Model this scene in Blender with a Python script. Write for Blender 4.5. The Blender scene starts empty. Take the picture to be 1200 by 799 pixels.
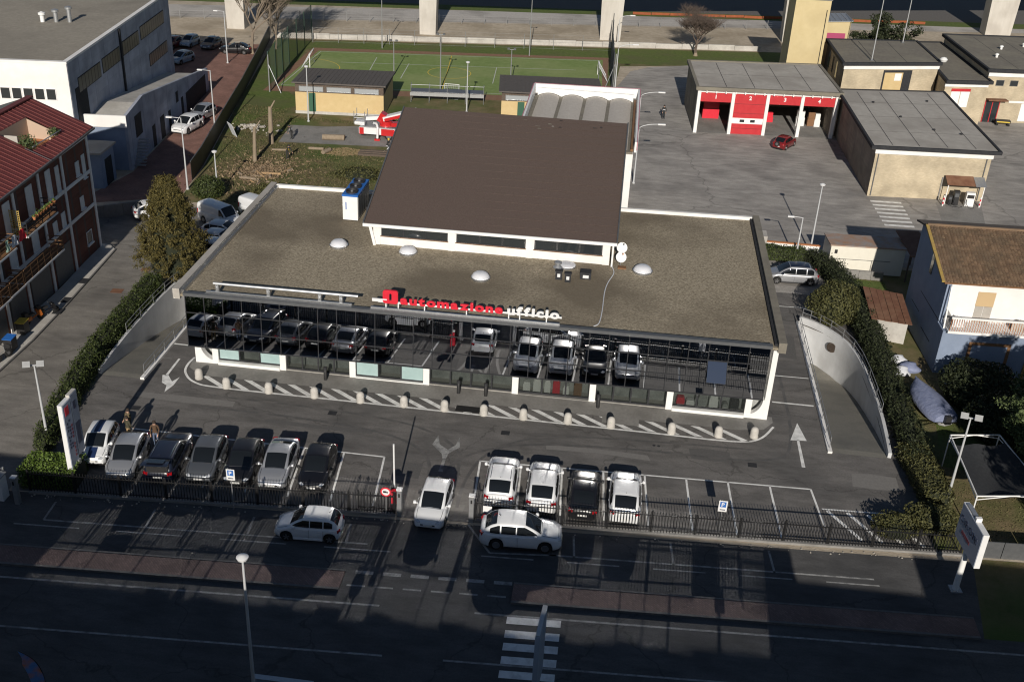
import bpy, bmesh, math, random
import numpy as np
from mathutils import Vector, Matrix

random.seed(7)
RNG = np.random.default_rng(11)
sc = bpy.context.scene
COL = sc.collection
R = math.radians

# ------------------------------------------------------------------ camera, sky, sun, exposure
cam_data = bpy.data.cameras.new('Camera')
cam = bpy.data.objects.new('Camera', cam_data)
COL.objects.link(cam)
sc.camera = cam
CAM_PITCH, CAM_ROLL, CAM_YAW = R(28.12), R(-3.027), R(5.4)
fw = Vector((-math.sin(CAM_YAW) * math.cos(CAM_PITCH), math.cos(CAM_YAW) * math.cos(CAM_PITCH), -math.sin(CAM_PITCH)))
rt0 = Vector((math.cos(CAM_YAW), math.sin(CAM_YAW), 0))
up0 = rt0.cross(fw)
cr, sr = math.cos(CAM_ROLL), math.sin(CAM_ROLL)
xi = cr * rt0 - sr * up0
yi = -sr * rt0 - cr * up0
m = Matrix((xi, -yi, -fw)).transposed().to_4x4()
m.translation = Vector((27.37, -62.97, 37.8))
cam.matrix_world = m
cam_data.sensor_width = 36.0
cam_data.lens = 38.25
cam_data.clip_start = 0.5
cam_data.clip_end = 3000

SUN_EL, SUN_AZ = R(23.3), R(3.8)          # sun low behind the camera, shadows run away from it and a little to -X
world = bpy.data.worlds.new('World')
sc.world = world
world.use_nodes = True
wn = world.node_tree
bg = wn.nodes['Background']
sky_tex = wn.nodes.new('ShaderNodeTexSky')
sky_tex.sky_type = 'NISHITA'
sky_tex.sun_disc = False
sky_tex.sun_elevation = SUN_EL
sky_tex.sun_rotation = math.pi - SUN_AZ
sky_tex.air_density = 0.85
sky_tex.dust_density = 0.25
sky_tex.ozone_density = 1.2
wn.links.new(sky_tex.outputs[0], bg.inputs[0])
bg.inputs[1].default_value = 0.05

sun_data = bpy.data.lights.new('Sun', 'SUN')
sun_data.energy = 4.6
sun_data.angle = R(0.5)
sun_data.color = (1.0, 0.93, 0.83)
sun = bpy.data.objects.new('Sun', sun_data)
COL.objects.link(sun)
sun_dir = Vector((-math.sin(SUN_AZ) * math.cos(SUN_EL), math.cos(SUN_AZ) * math.cos(SUN_EL), -math.sin(SUN_EL)))
sun.rotation_euler = sun_dir.to_track_quat('-Z', 'Y').to_euler()
sun.location = (20, -60, 60)

sc.view_settings.view_transform = 'Standard'
sc.view_settings.look = 'None'
sc.view_settings.exposure = 0.0
sc.view_settings.gamma = 1.0
sc.view_settings.use_curve_mapping = False
cy = sc.cycles
cy.use_denoising = True
cy.filter_width = 1.15
cy.caustics_reflective = True            # the mirror glass throws sunlight back on the street
cy.caustics_refractive = False
cy.blur_glossy = 0.0
cy.sample_clamp_indirect = 0.0
cy.sample_clamp_direct = 0.0
cy.use_adaptive_sampling = False
cy.max_bounces = 6
cy.diffuse_bounces = 3
cy.glossy_bounces = 4
cy.transmission_bounces = 4
cy.transparent_max_bounces = 8
cy.use_guiding = True
cy.use_surface_guiding = True
cy.use_volume_guiding = False
cy.guiding_training_samples = 128
cy.surface_guiding_probability = 0.6

# ------------------------------------------------------------------ materials
MATS = {}
def nodes_of(mt):
    return mt.node_tree.nodes, mt.node_tree.links
def bsdf(mt):
    return mt.node_tree.nodes['Principled BSDF']
def mat(name, c, rough=0.7, metal=0.0, c2=None, scale=4.0, bump=0.0, bscale=None, spec=0.5, detail=5.0, c3=None, scale3=0.35, mix3=0.6, island=False, stretch=None):
    """Procedural material: c..c2 mixed by a fine noise, c3 blotches by a wide noise, bump from noise."""
    if name in MATS:
        return MATS[name]
    mt = bpy.data.materials.new(name)
    mt.use_nodes = True
    n, l = nodes_of(mt)
    b = bsdf(mt)
    b.inputs['Roughness'].default_value = rough
    b.inputs['Metallic'].default_value = metal
    b.inputs['Specular IOR Level'].default_value = spec
    b.inputs['Base Color'].default_value = (*c, 1)
    tc = n.new('ShaderNodeTexCoord')
    vec = tc.outputs['Object']
    if stretch:
        mp = n.new('ShaderNodeMapping')
        mp.inputs['Scale'].default_value = stretch
        l.new(vec, mp.inputs[0])
        vec = mp.outputs[0]
    out = None
    if c2 is not None:
        if island:
            gi = n.new('ShaderNodeNewGeometry')
            fac = gi.outputs['Random Per Island']
        else:
            ns = n.new('ShaderNodeTexNoise')
            ns.inputs['Scale'].default_value = scale
            ns.inputs['Detail'].default_value = detail
            ns.inputs['Roughness'].default_value = 0.65
            l.new(vec, ns.inputs['Vector'])
            rp = n.new('ShaderNodeMapRange')
            rp.inputs[1].default_value = 0.3
            rp.inputs[2].default_value = 0.7
            l.new(ns.outputs['Fac'], rp.inputs[0])
            fac = rp.outputs[0]
        mx = n.new('ShaderNodeMix')
        mx.data_type = 'RGBA'
        mx.inputs['A'].default_value = (*c, 1)
        mx.inputs['B'].default_value = (*c2, 1)
        l.new(fac, mx.inputs['Factor'])
        out = mx.outputs['Result']
    if c3 is not None:
        ns3 = n.new('ShaderNodeTexNoise')
        ns3.inputs['Scale'].default_value = scale3
        ns3.inputs['Detail'].default_value = 4
        l.new(tc.outputs['Object'], ns3.inputs['Vector'])
        r3 = n.new('ShaderNodeMapRange')
        r3.inputs[1].default_value = 0.45
        r3.inputs[2].default_value = 0.65
        r3.inputs[4].default_value = mix3
        l.new(ns3.outputs['Fac'], r3.inputs[0])
        m3 = n.new('ShaderNodeMix')
        m3.data_type = 'RGBA'
        m3.inputs['A'].default_value = (*c, 1)
        m3.inputs['B'].default_value = (*c3, 1)
        if out is not None:
            l.new(out, m3.inputs['A'])
        l.new(r3.outputs[0], m3.inputs['Factor'])
        out = m3.outputs['Result']
    if out is not None:
        l.new(out, b.inputs['Base Color'])
    if bump > 0:
        bn = n.new('ShaderNodeTexNoise')
        bn.inputs['Scale'].default_value = bscale or scale * 3
        bn.inputs['Detail'].default_value = 4
        l.new(vec, bn.inputs['Vector'])
        bp = n.new('ShaderNodeBump')
        bp.inputs['Strength'].default_value = bump
        bp.inputs['Distance'].default_value = 0.05
        l.new(bn.outputs['Fac'], bp.inputs['Height'])
        l.new(bp.outputs[0], b.inputs['Normal'])
    MATS[name] = mt
    return mt

def crack_asphalt(name, c, c2, c3, crack=0.012, cscale=0.16, rough=0.85):
    """Worn asphalt: grain, wide blotches and thin wandering cracks."""
    mt = mat(name, c, rough, 0, c2, 9.0, 0.25, 30.0, 0.3, 6, c3, 0.22, 0.75)
    n, l = nodes_of(mt)
    b = bsdf(mt)
    src = b.inputs['Base Color'].links[0].from_socket
    tc = n.new('ShaderNodeTexCoord')
    nz = n.new('ShaderNodeTexNoise'); nz.inputs['Scale'].default_value = 0.7; nz.inputs['Detail'].default_value = 5
    l.new(tc.outputs['Object'], nz.inputs['Vector'])
    ad = n.new('ShaderNodeVectorMath'); ad.operation = 'MULTIPLY_ADD'
    ad.inputs[1].default_value = (2.2, 2.2, 0)
    l.new(nz.outputs['Color'], ad.inputs[0]); l.new(tc.outputs['Object'], ad.inputs[2])
    vo = n.new('ShaderNodeTexVoronoi'); vo.feature = 'DISTANCE_TO_EDGE'; vo.inputs['Scale'].default_value = cscale
    l.new(ad.outputs[0], vo.inputs['Vector'])
    mr = n.new('ShaderNodeMapRange'); mr.inputs[1].default_value = crack * 0.3; mr.inputs[2].default_value = crack
    mr.inputs[3].default_value = 0.42; mr.inputs[4].default_value = 0.0
    l.new(vo.outputs['Distance'], mr.inputs[0])
    st_ = n.new('ShaderNodeTexNoise'); st_.inputs['Scale'].default_value = 0.9; st_.inputs['Detail'].default_value = 7; st_.inputs['Roughness'].default_value = 0.72
    mp_ = n.new('ShaderNodeMapping'); mp_.inputs['Scale'].default_value = (0.45, 1.3, 1)
    l.new(tc.outputs['Object'], mp_.inputs[0]); l.new(mp_.outputs[0], st_.inputs['Vector'])
    sr_ = n.new('ShaderNodeMapRange'); sr_.inputs[1].default_value = 0.32; sr_.inputs[2].default_value = 0.68; sr_.inputs[3].default_value = 0.70; sr_.inputs[4].default_value = 1.22
    l.new(st_.outputs['Fac'], sr_.inputs[0])
    sv_ = n.new('ShaderNodeVectorMath'); sv_.operation = 'SCALE'
    l.new(src, sv_.inputs[0]); l.new(sr_.outputs[0], sv_.inputs['Scale'])
    src = sv_.outputs[0]
    mx = n.new('ShaderNodeMix'); mx.data_type = 'RGBA'
    mx.inputs['B'].default_value = (c[0] * 0.3, c[1] * 0.3, c[2] * 0.3, 1)
    l.new(src, mx.inputs['A']); l.new(mr.outputs[0], mx.inputs['Factor'])
    l.new(mx.outputs['Result'], b.inputs['Base Color'])
    return mt

def brick_mat(name, c1, c2, mortar, bw, bh, ms=0.012, rough=0.85, rot=(0, 0, 0), bump=0.3, off=0.5):
    """Small bricks or pavers too fine to pick apart."""
    mt = bpy.data.materials.new(name); mt.use_nodes = True
    n, l = nodes_of(mt); b = bsdf(mt); b.inputs['Roughness'].default_value = rough
    b.inputs['Specular IOR Level'].default_value = 0.3
    tc = n.new('ShaderNodeTexCoord'); mp = n.new('ShaderNodeMapping'); mp.inputs['Rotation'].default_value = rot
    l.new(tc.outputs['Object'], mp.inputs[0])
    br = n.new('ShaderNodeTexBrick'); br.offset = off
    br.inputs['Color1'].default_value = (*c1, 1); br.inputs['Color2'].default_value = (*c2, 1); br.inputs['Mortar'].default_value = (*mortar, 1)
    br.inputs['Scale'].default_value = 1.0; br.inputs['Mortar Size'].default_value = ms
    br.inputs['Brick Width'].default_value = bw; br.inputs['Row Height'].default_value = bh
    l.new(mp.outputs[0], br.inputs['Vector'])
    ns = n.new('ShaderNodeTexNoise'); ns.inputs['Scale'].default_value = 0.6; ns.inputs['Detail'].default_value = 6
    l.new(tc.outputs['Object'], ns.inputs['Vector'])
    mr = n.new('ShaderNodeMapRange'); mr.inputs[1].default_value = 0.3; mr.inputs[2].default_value = 0.7; mr.inputs[3].default_value = 0.75; mr.inputs[4].default_value = 1.15
    l.new(ns.outputs['Fac'], mr.inputs[0])
    vm = n.new('ShaderNodeVectorMath'); vm.operation = 'SCALE'
    l.new(br.outputs['Color'], vm.inputs[0]); l.new(mr.outputs[0], vm.inputs['Scale'])
    l.new(vm.outputs[0], b.inputs['Base Color'])
    if bump:
        bp = n.new('ShaderNodeBump'); bp.inputs['Strength'].default_value = bump; bp.inputs['Distance'].default_value = 0.01
        bp.invert = True
        l.new(br.outputs['Fac'], bp.inputs['Height']); l.new(bp.outputs[0], b.inputs['Normal'])
    MATS[name] = mt
    return mt

asph_lot = crack_asphalt('lot_asphalt', (0.128, 0.121, 0.115), (0.175, 0.166, 0.158), (0.098, 0.095, 0.093), 0.007, 0.13)
asph_road = crack_asphalt('road_asphalt', (0.078, 0.077, 0.077), (0.108, 0.106, 0.105), (0.064, 0.064, 0.065), 0.006, 0.1)
asph_yard = crack_asphalt('yard_asphalt', (0.30, 0.282, 0.262), (0.38, 0.36, 0.335), (0.225, 0.212, 0.20), 0.005, 0.045)
asph_drive = crack_asphalt('driveway_asphalt', (0.185, 0.172, 0.155), (0.245, 0.230, 0.208), (0.140, 0.131, 0.121), 0.006, 0.09)
paint_white = mat('road_paint_white', (0.74, 0.74, 0.72), 0.7, 0, (0.84, 0.84, 0.82), 6, 0.1, 40, c3=(0.40, 0.40, 0.39), scale3=1.9, mix3=0.5)
paint_worn_shade = mat('road_paint_worn_shade', (0.40, 0.40, 0.39), 0.75, 0, (0.22, 0.22, 0.215), 9, 0.1, 40, c3=(0.10, 0.10, 0.10), scale3=1.8, mix3=0.7)  # worn paint; on the street lines its dim tone also carries shade
paint_red = mat('road_paint_red', (0.42, 0.10, 0.08), 0.7, 0, (0.5, 0.16, 0.13), 6)
paint_yellow = mat('pitch_line_yellow', (0.62, 0.45, 0.06), 0.8)
paint_pitch = mat('pitch_line_white', (0.5, 0.52, 0.48), 0.8)
concrete = mat('concrete_paving', (0.20, 0.195, 0.185), 0.85, 0, (0.27, 0.26, 0.245), 5, 0.2, 25, c3=(0.15, 0.145, 0.135), scale3=0.6)
concrete_lt = mat('concrete_light', (0.42, 0.40, 0.37), 0.85, 0, (0.52, 0.50, 0.46), 3, 0.15, 20, c3=(0.30, 0.28, 0.25), scale3=0.5, mix3=0.5)
concrete_pier = mat('pier_concrete', (0.48, 0.45, 0.40), 0.85, 0, (0.56, 0.53, 0.48), 1.5, 0.1, 10, c3=(0.36, 0.33, 0.29), scale3=0.3, mix3=0.5, stretch=(1, 1, 0.2))
ramp_mat = mat('ramp_concrete', (0.21, 0.20, 0.17), 0.9, 0, (0.26, 0.245, 0.21), 6, 0.3, 30, c3=(0.15, 0.145, 0.13), scale3=0.5)
wall_ramp = mat('painted_retaining_wall', (0.52, 0.53, 0.54), 0.75, 0, (0.60, 0.61, 0.62), 2, 0.08, 15, c3=(0.42, 0.42, 0.42), scale3=0.5, mix3=0.6, stretch=(1, 1, 0.25))
kerb_mat = mat('kerb_stone', (0.115, 0.11, 0.105), 0.9, 0, (0.17, 0.165, 0.155), 3, 0.1)
dirt = mat('dry_earth', (0.36, 0.305, 0.235), 0.95, 0, (0.52, 0.455, 0.365), 1.2, 0.5, 8, 0.2, 8, c3=(0.27, 0.225, 0.165), scale3=0.18)
garden_soil = mat('garden_ground', (0.085, 0.095, 0.032), 0.95, 0, (0.22, 0.165, 0.098), 0.5, 0.8, 9, 0.2, 10, c3=(0.075, 0.12, 0.028), scale3=0.15, mix3=0.85)
grass_m = mat('lawn', (0.070, 0.105, 0.025), 0.95, 0, (0.13, 0.165, 0.045), 2.2, 0.5, 12, 0.2, 8, c3=(0.11, 0.11, 0.05), scale3=0.22, mix3=0.7)
turf = mat('artificial_turf', (0.150, 0.215, 0.065), 0.9, 0, (0.21, 0.275, 0.10), 1.2, 0.2, 30, 0.2, 6, c3=(0.28, 0.31, 0.14), scale3=0.1, mix3=0.6)
turf_edge = mat('red_earth_border', (0.19, 0.10, 0.06), 0.95, 0, (0.24, 0.14, 0.085), 2)
track_m = mat('track_gravel', (0.38, 0.36, 0.335), 0.95, 0, (0.48, 0.455, 0.43), 3, 0.3, 12, c3=(0.22, 0.205, 0.19), scale3=0.2)
sawdust = mat('sawdust', (0.45, 0.33, 0.17), 0.95, 0, (0.32, 0.22, 0.11), 2.5, 0.4, 12)
gravel = mat('roof_gravel', (0.145, 0.118, 0.080), 0.95, 0, (0.46, 0.40, 0.30), 8.0, 0.8, 8.0, 0.2, 9, c3=(0.15, 0.124, 0.09), scale3=0.13, mix3=0.85)
felt_grey = mat('roof_felt_grey', (0.36, 0.335, 0.30), 0.9, 0, (0.44, 0.415, 0.375), 1.5, 0.25, 25, c3=(0.29, 0.265, 0.235), scale3=0.25, mix3=0.7)
felt_dark = mat('roof_felt_brown', (0.15, 0.135, 0.11), 0.92, 0, (0.21, 0.19, 0.155), 2.0, 0.3, 25, c3=(0.24, 0.22, 0.17), scale3=0.3, mix3=0.6)
ware_roof = mat('warehouse_roof_felt', (0.24, 0.215, 0.175), 0.92, 0, (0.32, 0.29, 0.24), 2.6, 0.4, 14, c3=(0.19, 0.17, 0.14), scale3=0.14, mix3=0.7)
brown_roof = mat('brown_roof_sheet', (0.090, 0.064, 0.054), 0.85, 0, (0.128, 0.096, 0.082), 10, 0.3, 24, 0.25, 6, c3=(0.105, 0.078, 0.066), scale3=0.35, mix3=0.5)
white_wall = mat('white_render', (0.72, 0.71, 0.70), 0.8, 0, (0.80, 0.79, 0.77), 1.2, 0.05, 12, c3=(0.66, 0.64, 0.61), scale3=0.5, mix3=0.5)
white_paint = mat('white_enamel', (0.80, 0.80, 0.79), 0.45, 0, (0.74, 0.74, 0.72), 2.5)
shade_blue_wall = mat('shade_blue_render', (0.20, 0.25, 0.345), 0.85, 0, (0.24, 0.295, 0.395), 1.5, 0.1, 20, c3=(0.18, 0.22, 0.30), scale3=0.4)  # wall render with blue shade mixed into its colour
ware_shade_wall = brick_mat('warehouse_shaded_block_wall', (0.34, 0.365, 0.43), (0.39, 0.415, 0.48), (0.29, 0.31, 0.37), 0.9, 0.45, 0.01, rot=(R(90), 0, R(90)))  # white side wall of the warehouse, darkened and blued as in shade
yellow_wall = mat('yellow_plaster', (0.54, 0.405, 0.20), 0.85, 0, (0.60, 0.46, 0.245), 1.5, 0.08, 15, c3=(0.55, 0.40, 0.20), scale3=0.5, mix3=0.6)
tower_wall = mat('tower_yellow_plaster', (0.53, 0.43, 0.235), 0.85, 0, (0.58, 0.48, 0.275), 0.9, 0.08, 10, c3=(0.47, 0.38, 0.21), scale3=0.3, mix3=0.6)
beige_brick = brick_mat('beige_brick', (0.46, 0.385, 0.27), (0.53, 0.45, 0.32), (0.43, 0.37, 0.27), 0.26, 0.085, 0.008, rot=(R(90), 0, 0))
beige_brick_shade = brick_mat('beige_brick_shade', (0.22, 0.19, 0.15), (0.27, 0.23, 0.18), (0.22, 0.19, 0.155), 0.26, 0.085, 0.008, rot=(R(90), 0, R(90)))  # the same beige brick, darkened to hold the shade of side walls
dark_brick = brick_mat('dark_brick', (0.12, 0.045, 0.032), (0.16, 0.062, 0.042), (0.10, 0.07, 0.06), 0.26, 0.085, 0.008, rot=(R(90), 0, R(90)))
red_pave = brick_mat('red_paving', (0.24, 0.125, 0.10), (0.30, 0.165, 0.13), (0.16, 0.10, 0.085), 0.24, 0.12, 0.01)
walk_pave = brick_mat('footway_paving', (0.17, 0.115, 0.10), (0.235, 0.155, 0.135), (0.15, 0.11, 0.10), 0.22, 0.11, 0.012, rot=(0, 0, R(45)))
red_metal = mat('red_metal_roof', (0.115, 0.025, 0.024), 0.65, 0.0, (0.155, 0.040, 0.036), 3, 0.1, 20)
red_door = mat('red_door', (0.44, 0.018, 0.026), 0.5, 0, (0.50, 0.03, 0.036), 2)
tile_m = mat('clay_roof_tile', (0.125, 0.078, 0.047), 0.9, 0, (0.25, 0.165, 0.10), 0, island=True, c3=(0.10, 0.078, 0.052), scale3=0.8, mix3=0.5)
tile_edge = mat('lichen_tile', (0.42, 0.30, 0.05), 0.9, 0, (0.28, 0.18, 0.09), 6)
rust = mat('rusty_sheet', (0.13, 0.055, 0.03), 0.8, 0, (0.20, 0.095, 0.055), 2.5, 0.2, 18, c3=(0.26, 0.15, 0.09), scale3=0.8, mix3=0.5)
alu = mat('aluminium', (0.55, 0.56, 0.57), 0.35, 0.9, (0.48, 0.49, 0.50), 4)
galv = mat('galvanised_steel', (0.42, 0.43, 0.44), 0.45, 0.7, (0.50, 0.51, 0.52), 5)
lamp_grey = mat('lamp_post_grey', (0.50, 0.51, 0.52), 0.5, 0.2, (0.56, 0.57, 0.58), 3)
frame_dark = mat('dark_frame', (0.026, 0.027, 0.030), 0.8, 0.0, (0.04, 0.041, 0.045), 4, spec=0.2)
frame_grey = mat('grey_frame', (0.10, 0.104, 0.11), 0.5, 0.3, (0.13, 0.135, 0.14), 4)
fence_black = mat('black_iron', (0.012, 0.012, 0.013), 0.5, 0.3, (0.02, 0.02, 0.021), 6)
black_plastic = mat('black_plastic', (0.018, 0.018, 0.019), 0.5, 0, (0.026, 0.026, 0.027), 8)
blue_plastic = mat('blue_plastic', (0.02, 0.12, 0.42), 0.4, 0, (0.03, 0.15, 0.48), 5)
wood = mat('varnished_wood', (0.17, 0.085, 0.038), 0.7, 0, (0.23, 0.12, 0.055), 3, 0.1, 20, stretch=(1, 6, 6))
bark = mat('tree_bark', (0.21, 0.165, 0.115), 0.95, 0, (0.30, 0.24, 0.175), 5, 0.5, 12, stretch=(1, 1, 0.25))
bark_dark = mat('dark_bark', (0.085, 0.065, 0.05), 0.95, 0, (0.13, 0.10, 0.08), 5, 0.3, 12)
cut_wood = mat('fresh_cut_wood', (0.42, 0.29, 0.16), 0.9, 0, (0.32, 0.20, 0.10), 6)
terracotta = mat('terracotta', (0.42, 0.16, 0.06), 0.8, 0, (0.48, 0.20, 0.085), 6)
bollard_m = mat('bollard_concrete', (0.44, 0.42, 0.385), 0.9, 0, (0.54, 0.515, 0.475), 7, 0.3, 30, c3=(0.33, 0.31, 0.28), scale3=2.0, mix3=0.5)
mirror_glass = mat('mirror_glass', (0.45, 0.46, 0.48), 0.0, 1.0)
win_glass = mat('dark_window_glass', (0.025, 0.03, 0.033), 0.05, 0.0, spec=0.8)
win_blue = mat('shaded_window_glass', (0.05, 0.055, 0.065), 0.08, 0.0, spec=0.8)
car_glass = mat('car_glass', (0.010, 0.012, 0.014), 0.03, 0.0, spec=0.7)
tyre_m = mat('tyre_rubber', (0.012, 0.012, 0.012), 0.85)
rim_m = mat('alloy_rim', (0.32, 0.32, 0.33), 0.35, 0.8)
chrome = mat('chrome', (0.65, 0.66, 0.68), 0.15, 1.0)
tail_red = mat('tail_lamp_red', (0.30, 0.006, 0.010), 0.25)
head_lamp = mat('head_lamp_clear', (0.55, 0.57, 0.60), 0.12, 0.3)
plate_m = mat('number_plate', (0.65, 0.65, 0.63), 0.5)
sign_red = mat('sign_red', (0.62, 0.016, 0.035), 0.45, 0, (0.66, 0.025, 0.045), 3)
sign_white = mat('sign_white', (0.74, 0.74, 0.74), 0.5, 0, (0.68, 0.68, 0.68), 3)
sign_blue = mat('sign_blue', (0.03, 0.13, 0.42), 0.5)
sign_panel = mat('sign_panel_grey', (0.30, 0.34, 0.42), 0.45, 0, (0.34, 0.38, 0.46), 2)
sign_ink = mat('sign_dark_ink', (0.035, 0.045, 0.085), 0.5)
skin_m = mat('skin', (0.42, 0.25, 0.18), 0.6)
skylight_m = mat('acrylic_dome', (0.68, 0.69, 0.72), 0.3, 0, (0.60, 0.61, 0.65), 4)
rail_shade_dark = mat('railway_ballast_shade', (0.10, 0.092, 0.085), 0.95, 0, (0.14, 0.13, 0.12), 3, 0.3, 10)  # ballast colour, deepened to hold the viaduct deck's shadow too
orange_net = mat('orange_barrier_net', (0.32, 0.09, 0.03), 0.8, 0, (0.22, 0.055, 0.02), 1.2)
tarp_blue = mat('blue_grey_tarpaulin', (0.17, 0.20, 0.32), 0.65, 0, (0.25, 0.28, 0.40), 3, 1.0, 4)
tarp_dark = mat('shade_net_dark', (0.02, 0.022, 0.026), 0.95, 0, (0.035, 0.038, 0.042), 4, 0.3, 8)
cloth_white = mat('white_cloth', (0.62, 0.63, 0.66), 0.9, 0, (0.5, 0.52, 0.56), 4)
rubble_m = mat('rubble', (0.34, 0.31, 0.27), 0.95, 0, (0.46, 0.43, 0.38), 0, island=True)

hedge_leaf = mat('hedge_leaf', (0.022, 0.034, 0.010), 0.6, 0, (0.065, 0.084, 0.022), island=True, spec=0.3)
hedge_bright = mat('hedge_leaf_bright', (0.055, 0.095, 0.015), 0.55, 0, (0.13, 0.19, 0.035), island=True, spec=0.3)
olive_leaf = mat('olive_leaf', (0.040, 0.044, 0.016), 0.65, 0, (0.105, 0.102, 0.036), island=True, spec=0.3)
conifer_leaf = mat('conifer_spray', (0.036, 0.033, 0.011), 0.7, 0, (0.130, 0.106, 0.032), island=True, spec=0.25)
dark_leaf = mat('dark_evergreen_leaf', (0.016, 0.022, 0.010), 0.7, 0, (0.042, 0.052, 0.020), island=True, spec=0.3)
pine_leaf = mat('pine_needle', (0.040, 0.062, 0.022), 0.65, 0, (0.105, 0.135, 0.050), island=True, spec=0.3)
core_dark = mat('hedge_core', (0.018, 0.022, 0.010), 0.95)
twig_m = mat('bare_twig', (0.17, 0.135, 0.10), 0.95, 0, (0.24, 0.195, 0.15), 5)
twig_dark = mat('dark_twig', (0.085, 0.062, 0.050), 0.95, 0, (0.13, 0.10, 0.08), 5)
grass_blade = mat('grass_blade', (0.055, 0.075, 0.022), 0.8, 0, (0.18, 0.145, 0.075), island=True, spec=0.2)

def paint(name, c, metallic=0.0, rough=0.28):
    mt = mat('paint_' + name, c, rough, metallic, spec=0.5)
    b = bsdf(mt)
    b.inputs['Coat Weight'].default_value = 0.6
    b.inputs['Coat Roughness'].default_value = 0.08
    return mt

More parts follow.
